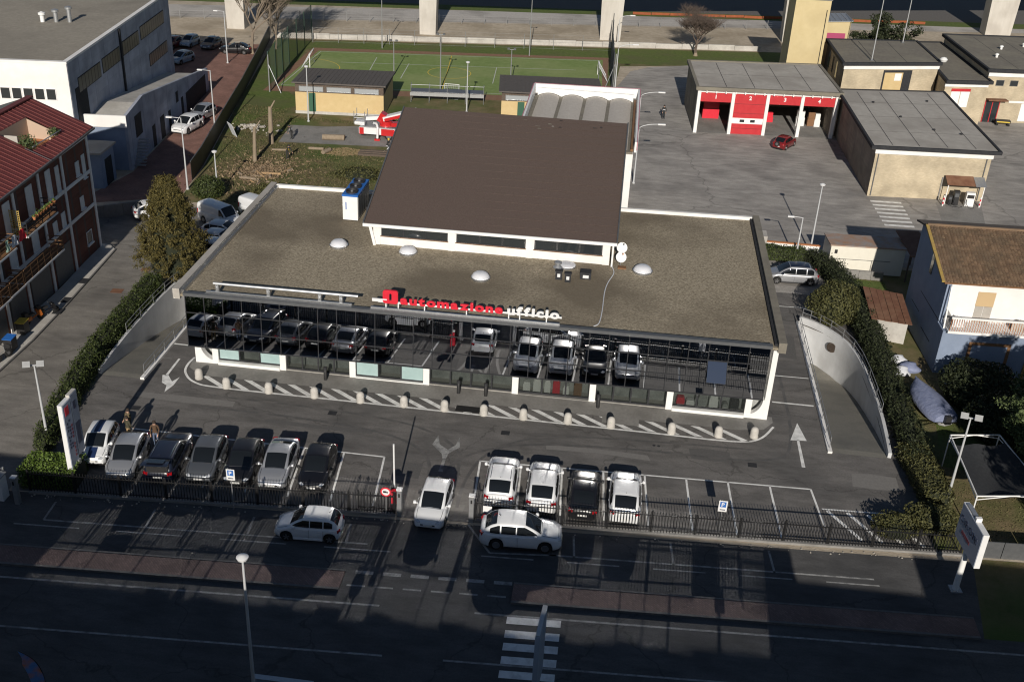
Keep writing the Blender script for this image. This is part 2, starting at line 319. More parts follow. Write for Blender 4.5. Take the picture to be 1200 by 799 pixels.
# ------------------------------------------------------------------ helpers
class MB:
    """Collects simple shapes into one mesh."""
    def __init__(s):
        s.v, s.f, s.mi, s.cur, s.sm = [], [], [], 0, []
        s.smooth = False
    def _add(s, vs, fs):
        o = len(s.v)
        s.v.extend([tuple(p) for p in vs])
        for f in fs:
            s.f.append(tuple(i + o for i in f)); s.mi.append(s.cur); s.sm.append(s.smooth)
        return s
    def box(s, x0, x1, y0, y1, z0, z1):
        return s._add([(x0, y0, z0), (x1, y0, z0), (x1, y1, z0), (x0, y1, z0), (x0, y0, z1), (x1, y0, z1), (x1, y1, z1), (x0, y1, z1)],
                      [(3, 2, 1, 0), (4, 5, 6, 7), (0, 1, 5, 4), (1, 2, 6, 5), (2, 3, 7, 6), (3, 0, 4, 7)])
    def obox(s, c, sx, sy, sz, rz=0.0, tilt=None):
        M_ = Matrix.Rotation(rz, 3, 'Z')
        if tilt is not None:
            M_ = M_ @ Matrix.Rotation(tilt[1], 3, tilt[0])
        c = Vector(c); vs = []
        for dz in (-.5, .5):
            for dx, dy in ((-.5, -.5), (.5, -.5), (.5, .5), (-.5, .5)):
                vs.append(c + M_ @ Vector((dx * sx, dy * sy, dz * sz)))
        return s._add(vs, [(3, 2, 1, 0), (4, 5, 6, 7), (0, 1, 5, 4), (1, 2, 6, 5), (2, 3, 7, 6), (3, 0, 4, 7)])
    def bar(s, a, b, w, h=None, up=(0, 0, 1)):
        h = h or w
        a, b = Vector(a), Vector(b); d = (b - a).normalized()
        u = Vector(up)
        if abs(d.dot(u)) > .98: u = Vector((0, 1, 0))
        x = d.cross(u).normalized(); z = x.cross(d).normalized()
        vs = []
        for p in (a, b):
            for i, j in ((-1, -1), (1, -1), (1, 1), (-1, 1)):
                vs.append(p + x * (i * w / 2) + z * (j * h / 2))
        return s._add(vs, [(0, 1, 2, 3), (7, 6, 5, 4), (0, 4, 5, 1), (1, 5, 6, 2), (2, 6, 7, 3), (3, 7, 4, 0)])
    def prism(s, poly, z0, z1):
        n = len(poly)
        vs = [(p[0], p[1], z0) for p in poly] + [(p[0], p[1], z1) for p in poly]
        fs = [tuple(range(n - 1, -1, -1)), tuple(range(n, 2 * n))] + [(i, (i + 1) % n, n + (i + 1) % n, n + i) for i in range(n)]
        return s._add(vs, fs)
    def extr(s, poly, axis, a, b):
        """extrude a 2D polygon along an axis: 'x' poly=(y,z), 'y' poly=(x,z)"""
        n = len(poly)
        mk = (lambda p, t: (t, p[0], p[1])) if axis == 'x' else (lambda p, t: (p[0], t, p[1]))
        vs = [mk(p, a) for p in poly] + [mk(p, b) for p in poly]
        fs = [tuple(range(n - 1, -1, -1)), tuple(range(n, 2 * n))] + [(i, (i + 1) % n, n + (i + 1) % n, n + i) for i in range(n)]
        return s._add(vs, fs)
    def quad(s, *p):
        return s._add(p, [tuple(range(len(p)))])
    def slab(s, p, t):
        """thick plate from a polygon in 3D, thickness t along its normal (downwards)"""
        p = [Vector(q) for q in p]
        nn = (p[1] - p[0]).cross(p[2] - p[0]).normalized() * t
        n = len(p)
        vs = p + [q - nn for q in p]
        fs = [tuple(range(n)), tuple(range(2 * n - 1, n - 1, -1))] + [(i, n + i, n + (i + 1) % n, (i + 1) % n) for i in range(n)]
        return s._add(vs, fs)
    def tube(s, pts, r, n=8, caps=True):
        pts = [Vector(p) for p in pts]
        rs = r if isinstance(r, (list, tuple)) else [r] * len(pts)
        rings = []
        o = len(s.v); vs = []; fs = []
        for i, p in enumerate(pts):
            d = (pts[min(i + 1, len(pts) - 1)] - pts[max(i - 1, 0)]).normalized()
            u = Vector((0, 0, 1)) if abs(d.z) < .95 else Vector((1, 0, 0))
            x = d.cross(u).normalized(); y = d.cross(x).normalized()
            for k in range(n):
                a = 2 * math.pi * k / n
                vs.append(p + (x * math.cos(a) + y * math.sin(a)) * rs[i])
        for i in range(len(pts) - 1):
            for k in range(n):
                fs.append((i * n + k, i * n + (k + 1) % n, (i + 1) * n + (k + 1) % n, (i + 1) * n + k))
        if caps:
            fs.append(tuple(range(n - 1, -1, -1)))
            fs.append(tuple(range((len(pts) - 1) * n, len(pts) * n)))
        old = s.smooth; s.smooth = True
        s._add(vs, fs); s.smooth = old
        return s
    def lathe(s, prof, c=(0, 0, 0), n=16, axis='z'):
        vs, fs = [], []
        for (r, z) in prof:
            for k in range(n):
                a = 2 * math.pi * k / n
                q = (r * math.cos(a), r * math.sin(a), z)
                if axis == 'y': q = (q[0], q[2], q[1])
                if axis == 'x': q = (q[2], q[0], q[1])
                vs.append((q[0] + c[0], q[1] + c[1], q[2] + c[2]))
        m_ = len(prof)
        for i in range(m_ - 1):
            for k in range(n):
                fs.append((i * n + k, i * n + (k + 1) % n, (i + 1) * n + (k + 1) % n, (i + 1) * n + k))
        if prof[0][0] > 1e-4: fs.append(tuple(range(n - 1, -1, -1)))
        if prof[-1][0] > 1e-4: fs.append(tuple(range((m_ - 1) * n, m_ * n)))
        old = s.smooth; s.smooth = True
        s._add(vs, fs); s.smooth = old
        return s
    def grid(s, P):
        """P[i][j] -> points; smooth quads"""
        a, b = len(P), len(P[0])
        vs = [q for row in P for q in row]
        fs = [(i * b + j, i * b + j + 1, (i + 1) * b + j + 1, (i + 1) * b + j) for i in range(a - 1) for j in range(b - 1)]
        old = s.smooth; s.smooth = True
        s._add(vs, fs); s.smooth = old
        return s
    def mesh(s, name, mats, sharp=40):
        me = bpy.data.meshes.new(name)
        me.from_pydata(s.v, [], s.f)
        for mt in (mats if isinstance(mats, (list, tuple)) else [mats]):
            me.materials.append(mt)
        me.polygons.foreach_set('material_index', s.mi)
        me.polygons.foreach_set('use_smooth', s.sm)
        if any(s.sm):
            me.set_sharp_from_angle(angle=R(sharp))
        me.update()
        return me
    def build(s, name, mats, parent=None, loc=None, rz=None, sharp=40):
        return place(s.mesh(name, mats, sharp), name, parent, loc, rz)

def place(me, name, parent=None, loc=None, rz=None):
    o = bpy.data.objects.new(name, me)
    COL.objects.link(o)
    if loc is not None: o.location = loc
    if rz is not None: o.rotation_euler = (0, 0, rz)
    if parent is not None: o.parent = parent
    return o

def tag(o, label, cat, group=None):
    o['label'] = label; o['category'] = cat
    if group: o['group'] = group
    return o

def thing(name, label, cat, loc=(0, 0, 0), rz=0.0, group=None):
    o = bpy.data.objects.new(name, None)
    o.empty_display_size = 0.3
    COL.objects.link(o)
    o.location = loc; o.rotation_euler = (0, 0, rz)
    return tag(o, label, cat, group)

def struct(o, label=None, cat=None):
    o['kind'] = 'structure'
    if label: o['label'] = label
    if cat: o['category'] = cat
    return o

def copy_tree(o, parent=None):
    c = o.copy(); COL.objects.link(c); c.parent = parent
    for ch in list(o.children):
        copy_tree(ch, c)
    return c

def rot2(x, y, a):
    return (x * math.cos(a) - y * math.sin(a), x * math.sin(a) + y * math.cos(a))

def sheet(name, outer, mt, z, holes=(), parent=None):
    """flat polygon with holes as one mesh sheet"""
    bm = bmesh.new()
    es = []
    for loop in [outer] + list(holes):
        vs = [bm.verts.new((p[0], p[1], z)) for p in loop]
        for i in range(len(vs)):
            es.append(bm.edges.new((vs[i], vs[(i + 1) % len(vs)])))
    bmesh.ops.triangle_fill(bm, use_beauty=True, edges=es)
    for f in bm.faces:
        if f.normal.z < 0: f.normal_flip()
    me = bpy.data.meshes.new(name); bm.to_mesh(me); bm.free()
    me.materials.append(mt)
    o = place(me, name, parent)
    return o

def strip(mb, a, b, w, z):
    """painted line on the ground from a to b"""
    a = Vector((a[0], a[1])); b = Vector((b[0], b[1])); d = (b - a).normalized(); nrm = Vector((-d.y, d.x)) * w / 2
    mb.quad((a.x - nrm.x, a.y - nrm.y, z), (b.x - nrm.x, b.y - nrm.y, z), (b.x + nrm.x, b.y + nrm.y, z), (a.x + nrm.x, a.y + nrm.y, z))

def polyline_strip(mb, pts, w, z):
    n = len(pts); L, Rr = [], []
    for i in range(n):
        a = Vector(pts[max(i - 1, 0)]); b = Vector(pts[min(i + 1, n - 1)])
        d = (b - a).normalized(); nn = Vector((-d.y, d.x)) * w / 2; p = Vector(pts[i])
        L.append((p.x + nn.x, p.y + nn.y, z)); Rr.append((p.x - nn.x, p.y - nn.y, z))
    for i in range(n - 1):
        mb.quad(Rr[i], Rr[i + 1], L[i + 1], L[i])

def smooth_path(pts, k=6):
    """Catmull-Rom through points"""
    out = []
    P = [Vector(p) for p in pts]
    for i in range(len(P) - 1):
        p0, p1, p2, p3 = P[max(i - 1, 0)], P[i], P[i + 1], P[min(i + 2, len(P) - 1)]
        for j in range(k):
            t = j / k
            out.append(0.5 * ((2 * p1) + (p2 - p0) * t + (2 * p0 - 5 * p1 + 4 * p2 - p3) * t * t + (3 * p1 - p0 - 3 * p2 + p3) * t ** 3))
    out.append(P[-1])
    return out

def leaves(name, P, N, size, mt, parent=None, aspect=0.55, droop=0.0, spread=0.8, kind=None):
    """many small leaf faces at points P, roughly facing along N"""
    P = np.asarray(P, float); N = np.asarray(N, float); n = len(P)
    N = N / np.maximum(np.linalg.norm(N, axis=1, keepdims=True), 1e-6)
    N = N + RNG.normal(0, spread, (n, 3)); N /= np.linalg.norm(N, axis=1, keepdims=True)
    T = RNG.normal(0, 1, (n, 3)); T[:, 2] -= droop
    T -= (T * N).sum(1, keepdims=True) * N; T /= np.maximum(np.linalg.norm(T, axis=1, keepdims=True), 1e-6)
    B = np.cross(N, T)
    s = size * RNG.uniform(0.65, 1.35, (n, 1))
    a = T * s; b = B * s * aspect
    V = np.stack([P - a, P - b * 0.9 + N * s * 0.12, P + a, P + b * 0.9 + N * s * 0.12], 1).reshape(-1, 3)
    me = bpy.data.meshes.new(name)
    me.vertices.add(4 * n); me.vertices.foreach_set('co', V.ravel())
    me.loops.add(4 * n); me.loops.foreach_set('vertex_index', np.arange(4 * n, dtype=np.int32))
    me.polygons.add(n); me.polygons.foreach_set('loop_start', np.arange(0, 4 * n, 4, dtype=np.int32))
    me.update(calc_edges=True)
    me.materials.append(mt)
    o = place(me, name, parent)
    if kind: o['kind'] = kind
    return o

def wobble(p, f=1.0, seed=0.0):
    x, y, z = p[..., 0], p[..., 1], p[..., 2]
    return (np.sin(x * 1.9 * f + seed) * np.sin(y * 2.3 * f + 1.3 * seed) + np.sin(z * 2.1 * f + x * .7 * f + seed * .5) * .7 + np.sin(x * 4.1 * f + y * 3.3 * f + seed * 2) * .35)

def hedge_run(name, label, cat, path, width, height, leaf_mt, n_per_m2=70, size=0.11, wob=0.16, group=None, z0=0.0, round_top=0.25):
    """clipped hedge along a ground path: dark core plus leaf faces on sides and top"""
    pts = [Vector(p) for p in path]
    t = thing(name, label, cat, (pts[0].x, pts[0].y, z0), 0, group)
    base = Vector((pts[0].x, pts[0].y, z0))
    core = MB()
    Ps, Ns = [], []
    for i in range(len(pts) - 1):
        a, b = pts[i], pts[i + 1]; d = (b - a); L = d.length; d.normalize(); nn = Vector((-d.y, d.x))
        wa, wb = (width[i], width[i + 1]) if isinstance(width, list) else (width, width)
        ha, hb = (height[i], height[i + 1]) if isinstance(height, list) else (height, height)
        k = 0.80
        q = []
        for (p, w, h) in ((a, wa * k, ha * .9), (b, wb * k, hb * .9)):
            q += [(p.x - nn.x * w / 2 - base.x, p.y - nn.y * w / 2 - base.y, 0), (p.x + nn.x * w / 2 - base.x, p.y + nn.y * w / 2 - base.y, 0),
                  (p.x + nn.x * w * .4 - base.x, p.y + nn.y * w * .4 - base.y, h), (p.x - nn.x * w * .4 - base.x, p.y - nn.y * w * .4 - base.y, h)]
        core._add(q, [(0, 1, 2, 3), (7, 6, 5, 4), (0, 4, 5, 1), (1, 5, 6, 2), (2, 6, 7, 3), (3, 7, 4, 0)])
        per = (ha + hb) + (wa + wb) / 2
        m_ = int(L * per * n_per_m2) + 4
        u = RNG.uniform(0, 1, m_); s = RNG.uniform(0, 1, m_)
        w = wa + (wb - wa) * u; h = ha + (hb - ha) * u
        tot = 2 * h + w; c = s * tot
        side = np.where(c < h, -1, np.where(c > h + w, 1, 0))
        zz = np.where(side == -1, c, np.where(side == 1, tot - c, h))
        off = np.where(side == -1, -w / 2, np.where(side == 1, w / 2, c - h - w / 2))
        rt = np.where(side == 0, round_top * h * (np.abs(off) / (w / 2)) ** 3 * .5, 0)
        zz = zz - rt
        off = np.where((side != 0) & (zz > .75 * h), off * (1 - .35 * round_top * (zz / h - .75) / .25), off)
        px = a.x + d.x * L * u + nn.x * off; py = a.y + d.y * L * u + nn.y * off
        p = np.stack([px, py, zz], 1)
        nv = np.stack([nn.x * side, nn.y * side, np.where(side == 0, 1.0, .25)], 1)
        p = p + nv * (wobble(p, 1.3) * wob * .5 + RNG.normal(0, wob * .45, m_))[:, None]
        p[:, 2] = np.maximum(p[:, 2], .03)
        Ps.append(p); Ns.append(nv)
        if i in (0, len(pts) - 2):                    # end face
            e = a if i == 0 else b; sg = -1 if i == 0 else 1
            ww, hh = (wa, ha) if i == 0 else (wb, hb)
            m2 = int(ww * hh * n_per_m2) + 3
            oo = RNG.uniform(-ww / 2, ww / 2, m2); zz2 = RNG.uniform(0, hh, m2)
            p2 = np.stack([e.x + nn.x * oo, e.y + nn.y * oo, zz2], 1) + np.array([d.x, d.y, 0]) * sg * RNG.normal(.05, wob * .4, m2)[:, None]
            Ps.append(p2); Ns.append(np.tile([d.x * sg, d.y * sg, .2], (m2, 1)))
    core.build('branch_core', core_dark, t)
    P = np.concatenate(Ps); P[:, 0] -= base.x; P[:, 1] -= base.y
    leaves('foliage', P, np.concatenate(Ns), size, leaf_mt, t, kind=None)
    return t

def blob_points(n, c, r, shell=0.35, flat=0.0, seed=0.0, wob=0.18, f=1.0):
    """points in the outer shell of a lumpy ellipsoid"""
    d = RNG.normal(0, 1, (n, 3)); d /= np.linalg.norm(d, axis=1, keepdims=True)
    rr = 1 - shell * RNG.uniform(0, 1, n) ** 1.6
    rr = rr * (1 + wob * wobble(d * 2.2, f, seed))
    p = np.array(c) + d * rr[:, None] * np.array(r)
    return p, d

def crown_clumps(n_clump, per, c, r, size_c, seed=0.0, shell=.75):
    """leaf points gathered into clumps that fill a crown; gaps stay between them"""
    C, D = blob_points(n_clump, c, r, shell, seed=seed)
    Ps, Ns = [], []
    for q, d in zip(C, D):
        k = RNG.normal(0, 1, (per, 3)); k /= np.linalg.norm(k, axis=1, keepdims=True)
        s = size_c * RNG.uniform(.6, 1.3)
        Ps.append(q + k * s * RNG.uniform(.35, 1, (per, 1)) * np.array([1, 1, .75])); Ns.append(k + d * .6)
    return np.concatenate(Ps), np.concatenate(Ns)

def branch_tree(mb, base, h, r0, levels=4, seed=1, spread=.55, kids=4, up=.55):
    rnd = random.Random(seed)
    def grow(p, d, L, r, lev):
        n = 3
        pts = [p]; rs = [r]
        for i in range(n):
            d = (d + Vector((rnd.gauss(0, .12), rnd.gauss(0, .12), rnd.gauss(.03, .06)))).normalized()
            pts.append(pts[-1] + d * L / n); rs.append(r * (1 - .45 * (i + 1) / n))
        mb.tube(pts, rs, 6 if lev > 2 else (4 if lev > 0 else 3), caps=False)
        if lev == 0: return
        for k in range(kids + (1 if lev == levels else 0)):
            a = rnd.uniform(0, 6.28); q = pts[rnd.choice([2, 3, 3])] if lev < levels else pts[rnd.choice([2, 3])]
            e = Vector((math.cos(a), math.sin(a), 0))
            nd = (d * (1 - spread) + e * spread + Vector((0, 0, up * .4))).normalized()
            grow(q, nd, L * rnd.uniform(.55, .85), r * .5, lev - 1)
    grow(Vector(base), Vector((0, 0, 1)), h, r0, levels)

def text_mesh(txt, size, depth, mt, bold=0.0, name='letter'):
    cu = bpy.data.curves.new('txt', 'FONT')
    cu.body = txt; cu.size = size; cu.extrude = depth / 2; cu.offset = bold; cu.resolution_u = 3
    ob = bpy.data.objects.new('txt', cu); COL.objects.link(ob)
    dg = bpy.context.evaluated_depsgraph_get()
    me = bpy.data.meshes.new_from_object(ob.evaluated_get(dg))
    bpy.data.objects.remove(ob); bpy.data.curves.remove(cu)
    me.materials.clear(); me.materials.append(mt)
    me.name = name
    return me

def tune(me, fn):
    for v in me.vertices:
        v.co = Vector(fn(v.co))
    me.update()
    return me

def W(mb, name, mats, parent=None, sharp=40):
    """build a part in world coordinates under a thing (an Empty at its base)"""
    o = mb.build(name, mats, None, sharp=sharp)
    if parent is not None:
        o.parent = parent
        if parent.type == 'EMPTY':
            o.matrix_parent_inverse = Matrix.Translation(-parent.location)
    return o
def WB(name, mats, parent, *b):
    return W(MB().box(*b), name, mats, parent)

SL = 0.06                                     # the street runs slightly askew to the showroom
def st(x, c):                                 # point on the street: x and offset line c
    return (x, c + SL * x)

# ------------------------------------------------------------------ the setting: ground sheets
hole_l = [(-3.0, -3.0), (-3.0, 15.0), (-4.6, 14.4), (-5.6, 12.8), (-6.15, 10.6), (-6.3, 8.0), (-6.2, 2.0), (-5.95, -3.0)]
hole_r = [(42.3, -3.3), (45.9, -3.3), (46.15, 2.5), (46.0, 9.0), (45.4, 11.6), (44.2, 13.5), (42.3, 15.0)]
struct(sheet('ground', [(-700, -250), (800, -250), (800, 1500), (-700, 1500)], dirt, 0.0, [hole_l, hole_r]))
struct(sheet('road', [st(-90, -34), st(140, -34), st(140, -15.9), st(-90, -15.9)], asph_road, 0.004))
lot = struct(sheet('parking_lot', [(-5.0, -16.1), (48.2, -12.6), (47.0, -3.0), (46.7, 16.0), (46.2, 28.2), (-9.2, 28.2), (-7.2, 16.0), (-6.8, -2.0)], asph_lot, 0.008, [hole_l, hole_r]))
struct(sheet('driveway', [(-12.55, -17.5), (-5.2, -16.2), (-6.85, -2.0), (-7.3, 16.0), (-9.4, 28.0), (-14.0, 26.5), (-20.0, 22.0), (-15.2, 17.2)], asph_drive, 0.010))
struct(sheet('paved_lane', [(-22.0, 25.5), (-13.4, 29.5), (-14.5, 38.2), (-19.5, 64.5), (-24.6, 89.5), (-60.0, 83.0), (-60.0, 60.0), (-24.5, 60.0), (-22.0, 50.0), (-20.4, 35.0)], red_pave, 0.012))
struct(sheet('lawn', [(-13.2, 28.5), (-9.0, 28.5), (-7.0, 21.5), (28.4, 20.5), (28.4, 48.0), (25.2, 62.0), (25.6, 80.0), (26.0, 92.5), (36.0, 96.0), (58.0, 99.5), (58.0, 110.4), (24.8, 103.6), (-24.5, 93.6), (-19.4, 64.5), (-14.4, 38.2)], garden_soil, 0.014))
struct(sheet('lawn', [(-13.8, 58.0), (-11.2, 62.0), (-16.4, 70.0), (-19.0, 93.6), (-24.3, 92.8), (-19.2, 65.5), (-16.0, 49.0)], grass_m, 0.018))
struct(sheet('lawn', [(-18.5, 89.0), (24.4, 96.8), (26.0, 94.0), (36.0, 97.0), (57.0, 100.5), (57.0, 109.8), (24.8, 103.0), (-18.6, 94.0)], grass_m, 0.019))
struct(sheet('fire_station_yard', [(28.5, 20.4), (46.3, 20.4), (46.3, 28.4), (53.0, 28.0), (140, 33.0), (140, 101), (57.0, 99.6), (36.0, 96.2), (30.0, 93.2), (27.5, 90.0), (25.7, 80.0), (25.3, 62.0), (28.5, 48.0)], asph_yard, 0.016))
struct(sheet('concrete_pad', [(-9.6, 47.6), (3.0, 49.0), (3.0, 55.6), (-2.6, 55.4), (-6.2, 54.2), (-10.2, 53.8)], concrete, 0.022))
struct(sheet('sports_pitch_border', [(-17.6, 66.5), (24.8, 72.2), (24.2, 97.0), (-17.8, 89.8)], turf_edge, 0.024))
pitch = struct(sheet('sports_pitch', [(-16.6, 69.0), (24.2, 74.5), (23.4, 95.4), (-16.6, 88.3)], turf, 0.028))
struct(sheet('service_track', [(-80, 93.5), (140, 149.0), (140, 158.5), (-80, 103.0)], track_m, 0.006))
struct(sheet('railway_bed', [(-160, 97.0), (200, 165.0), (200, 420), (-160, 420)], rail_shade_dark, 0.010))
struct(sheet('grass_verge', [(-160, 93.0), (200, 161.0), (200, 165.2), (-160, 97.2)], grass_m, 0.012))
struct(sheet('garden', [(46.9, -12.5), (90, -9.5), (90, 27.5), (46.4, 27.5), (47.2, 8.0)], garden_soil, 0.012))
struct(sheet('lawn', [(46.6, 16.5), (50.6, 14.5), (50.6, 24.4), (46.6, 24.6)], grass_m, 0.018))
struct(sheet('lawn', [(49.2, -3.6), (53.5, -4.0), (52.5, 1.6), (50.0, 2.0)], grass_m, 0.017))
struct(sheet('verge', [st(47.8, -22.0), st(75, -22.0), st(75, -15.6), st(48.8, -15.6)], garden_soil, 0.012))

# lot paving in front of the showroom
struct(sheet('forecourt_paving', [(-0.75, 0.3), (-0.6, -0.9), (0.3, -1.6), (1.2, -1.78), (36.6, -1.72), (38.3, -1.4), (39.0, -0.4), (39.0, 0.3)], concrete, 0.020))
for k, (x0, x1) in enumerate(((17.5, 20.0), (27.8, 30.2))):
    struct(sheet('entrance_ramp', [(x0, -2.55), (x1, -2.55), (x1, 0.1), (x0, 0.1)], concrete_lt if k == 9 else concrete, 0.026))

# painted markings belong to the lot, each piece a mesh of its own
def mark(poly, mt=paint_white, z=0.0135, name='painted_line', parent=lot):
    mb = MB(); mb.quad(*[(p[0], p[1], z) for p in poly])
    return mb.build(name, mt, parent)
def line(a, b, w=0.12, mt=paint_white, z=0.0135, name='painted_line', parent=lot):
    mb = MB(); strip(mb, a, b, w, z); return mb.build(name, mt, parent)
mb = MB(); polyline_strip(mb, [p.xy for p in smooth_path([(-0.75, 0.5, 0), (-0.85, -0.6, 0), (-0.55, -1.7, 0), (0.5, -2.75, 0), (2.5, -3.1, 0), (10, -3.12, 0), (20, -3.15, 0), (30, -3.15, 0), (36.0, -3.18, 0), (37.9, -2.6, 0), (39.0, -0.9, 0)])], 0.16, 0.0135)
mb.build('hatching_border', paint_white, lot)
x = 0.55
while x < 36.3:
    if not (18.0 < x + .9 < 19.4):
        mark([(x + 1.75, -3.02), (x + 2.32, -3.02), (x + 0.57, -1.80), (x, -1.80)], name='hatching_stripe')
    x += 1.5
mark([(18.2, -2.98), (19.9, -2.98), (19.9, -2.25), (18.2, -2.25)], black_plastic, 0.031, 'rubber_mat')
line((-1.4, -8.85), (14.85, -9.0), 0.12)
for i in range(7):
    bx = 14.85 - 2.5 * i
    line((bx, -9.0), (bx + .45, -13.9 - .02 * i), 0.12)
line((20.6, -8.35), (40.6, -7.6), 0.12)
for bx in (20.65, 23.15, 25.65, 28.15, 30.65, 33.15, 35.65, 38.15):
    line((bx, -8.35 + .0375 * (bx - 20.6)), (bx + .25, -12.9), 0.12)
line((40.6, -7.6), (40.95, -11.2), 0.12)
for k in range(4):
    line((41.3 + 1.15 * k, -9.6), (42.9 + 1.15 * k, -12.1), 0.22, name='hatching_stripe')
line((41.0, -9.5), (46.3, -9.2), 0.12)
line((-3.0, 2.1), (-1.3, 2.05), 0.16, name='stop_line'); line((39.2, 2.35), (42.0, 2.35), 0.16, name='stop_line')
line((39.3, 6.1), (42.1, 6.15), 0.10); line((38.9, 17.6), (45.8, 18.0), 0.10); line((38.9, 20.4), (45.8, 20.9), 0.10); line((38.9, 17.6), (38.7, 20.4), .1)
line((-3.2, 0.0), (-2.2, 0.0), 0.05, paint_worn_shade)
# patches and covers in the worn asphalt
asph_patch = mat('patched_asphalt', (.085, .082, .080), .9, 0, (.115, .111, .108), 8, .25, 30)
asph_pale = mat('pale_worn_asphalt', (.165, .158, .150), .9, 0, (.20, .192, .182), 5, .25, 30)
rpt = random.Random(31)
for (x0, y0, x1, y1, mt) in ((-2.5, -5.2, 4.0, -4.6, asph_pale), (6.5, -6.6, 13.5, -6.2, asph_patch), (15.5, -10.8, 17.3, -9.3, asph_patch), (24.5, -6.3, 31.0, -5.8, asph_pale), (33.5, -5.6, 36.0, -4.5, asph_patch), (43.2, -6.8, 46.0, -5.4, asph_pale), (39.2, 9.0, 41.6, 12.5, asph_patch), (17.4, -13.6, 20.4, -12.9, asph_pale)):
    q = [(x0, y0), ((x0 + x1) / 2, y0 + rpt.uniform(-.15, .15)), (x1, y0 + rpt.uniform(-.1, .1)), (x1 + rpt.uniform(-.2, .2), y1), ((x0 + x1) / 2, y1 + rpt.uniform(-.15, .15)), (x0 + rpt.uniform(-.2, .2), y1)]
    mark(q, mt, .0097, 'asphalt_patch')
for (x, y) in ((-2.2, -6.8), (21.5, -5.2), (37.0, -5.9), (10.2, -5.0)): mark([(x, y), (x + .55, y + .02), (x + .55, y + .5), (x, y + .48)], frame_dark, .0150, 'drain_grate')
# arrows
mark([(-1.78, 0.1), (-1.63, 0.1), (-1.58, -2.3), (-1.76, -2.3)], name='direction_arrow')
mark([(-1.95, -2.25), (-1.55, -2.2), (-1.0, -2.95), (-0.72, -2.3), (-0.72, -3.4), (-0.95, -4.35), (-1.15, -3.5), (-1.6, -3.2)], name='direction_arrow')
mark([(18.33, -9.9), (18.6, -9.9), (18.55, -8.5), (18.38, -8.5)], paint_worn_shade, name='direction_arrow')
mark([(18.35, -8.55), (18.55, -8.55), (18.62, -7.9), (19.2, -7.1), (19.0, -6.0), (18.9, -6.9), (18.5, -7.5), (17.9, -7.0), (17.65, -6.0), (17.45, -7.1), (18.2, -8.0)], paint_worn_shade, name='direction_arrow')
mark([(40.33, -5.3), (40.55, -5.3), (40.52, -2.2), (40.36, -2.2)], name='direction_arrow')
mark([(39.95, -2.3), (41.0, -2.2), (40.62, -0.1)], name='direction_arrow')

# rubber left by turning wheels
tyre_mark = mat('tyre_polished_asphalt', (.072, .070, .069), .7, 0, (.11, .107, .104), 3, c3=(.128, .121, .115), scale3=.9, mix3=.9)
for kt, (pts, w_) in enumerate((([(17.9, -13.4), (17.9, -10.5), (17.0, -8.0), (14.0, -6.4), (8.0, -5.7), (2, -5.6)], .22), ([(19.5, -13.4), (19.5, -10), (18.9, -7.2), (15.5, -5.1), (8.5, -4.3), (2, -4.2)], .22), ([(18.4, -13.4), (18.6, -10.5), (19.8, -7.9), (23.5, -6.0), (30, -5.3), (38, -5.0), (40.0, -2), (40.0, 8)], .20), ([(20.0, -13.2), (20.1, -10.3), (21.2, -7.2), (24.5, -4.9), (31, -4.2), (37.5, -3.9)], .20))):
    m_ = MB(); polyline_strip(m_, [q.xy for q in smooth_path([(a, b, 0) for a, b in pts], 6)], w_, .0104 + .0007 * kt); m_.build('tyre_mark', tyre_mark, lot)
# street markings
road = bpy.data.objects['road']
def sline(x0, x1, c, w=.12, mt=paint_worn_shade, name='painted_line', z=.0095):
    return line(st(x0, c), st(x1, c), w, mt, z, name, road)
sline(-2.0, 15.8, -18.22, .12); sline(25.6, 43.0, -18.0, .12)
for x in np.arange(-3.4, 14, 5.65):
    sline(x, x + 3.6, -18.72, .10)
for x in np.arange(22.0, 42, 4.6):
    sline(x, x + 2.8, -18.5, .10)
for x in (-2.0, 3.62, 9.2, 14.6):
    line(st(x - .12, -16.6), st(x, -18.2), .12, paint_worn_shade, .0095, parent=road)
for x in (26.95, 32.3, 37.7):
    line(st(x - .15, -16.2), st(x, -18.05), .12, paint_worn_shade, .0095, parent=road)
line(st(20.9, -15.9), st(22.4, -18.2), .12, paint_worn_shade, .0095, parent=road); line(st(22.4, -18.2), st(26, -18.0), .12, paint_worn_shade, .0095, parent=road)
for k in range(6):
    x = 15.7 + 1.45 * k
    sline(x, x + .95, -20.55, .26, paint_worn_shade, 'give_way_dash')
    sline(x - .2, x + .75, -21.6, .12, paint_worn_shade, 'give_way_dash')
sline(-60, 17.5, -22.95, .13, paint_worn_shade); sline(22.3, 100, -22.95, .13, paint_worn_shade)
sline(-60, 18.4, -26.35, .12, paint_worn_shade); sline(21.3, 100, -26.35, .12, paint_worn_shade)
for k, (y0, y1) in enumerate(((-22.1, -21.6), (-23.08, -22.55), (-23.94, -23.43), (-24.83, -24.33), (-25.74, -25.26), (-26.6, -26.15), (-27.5, -27.05))):
    mark([(23.95 + .02 * k, y0), (26.65, y0 + .16), (26.65, y1 + .16), (23.95 + .02 * k, y1)], paint_white, .0095 + .004, 'zebra_stripe', road)

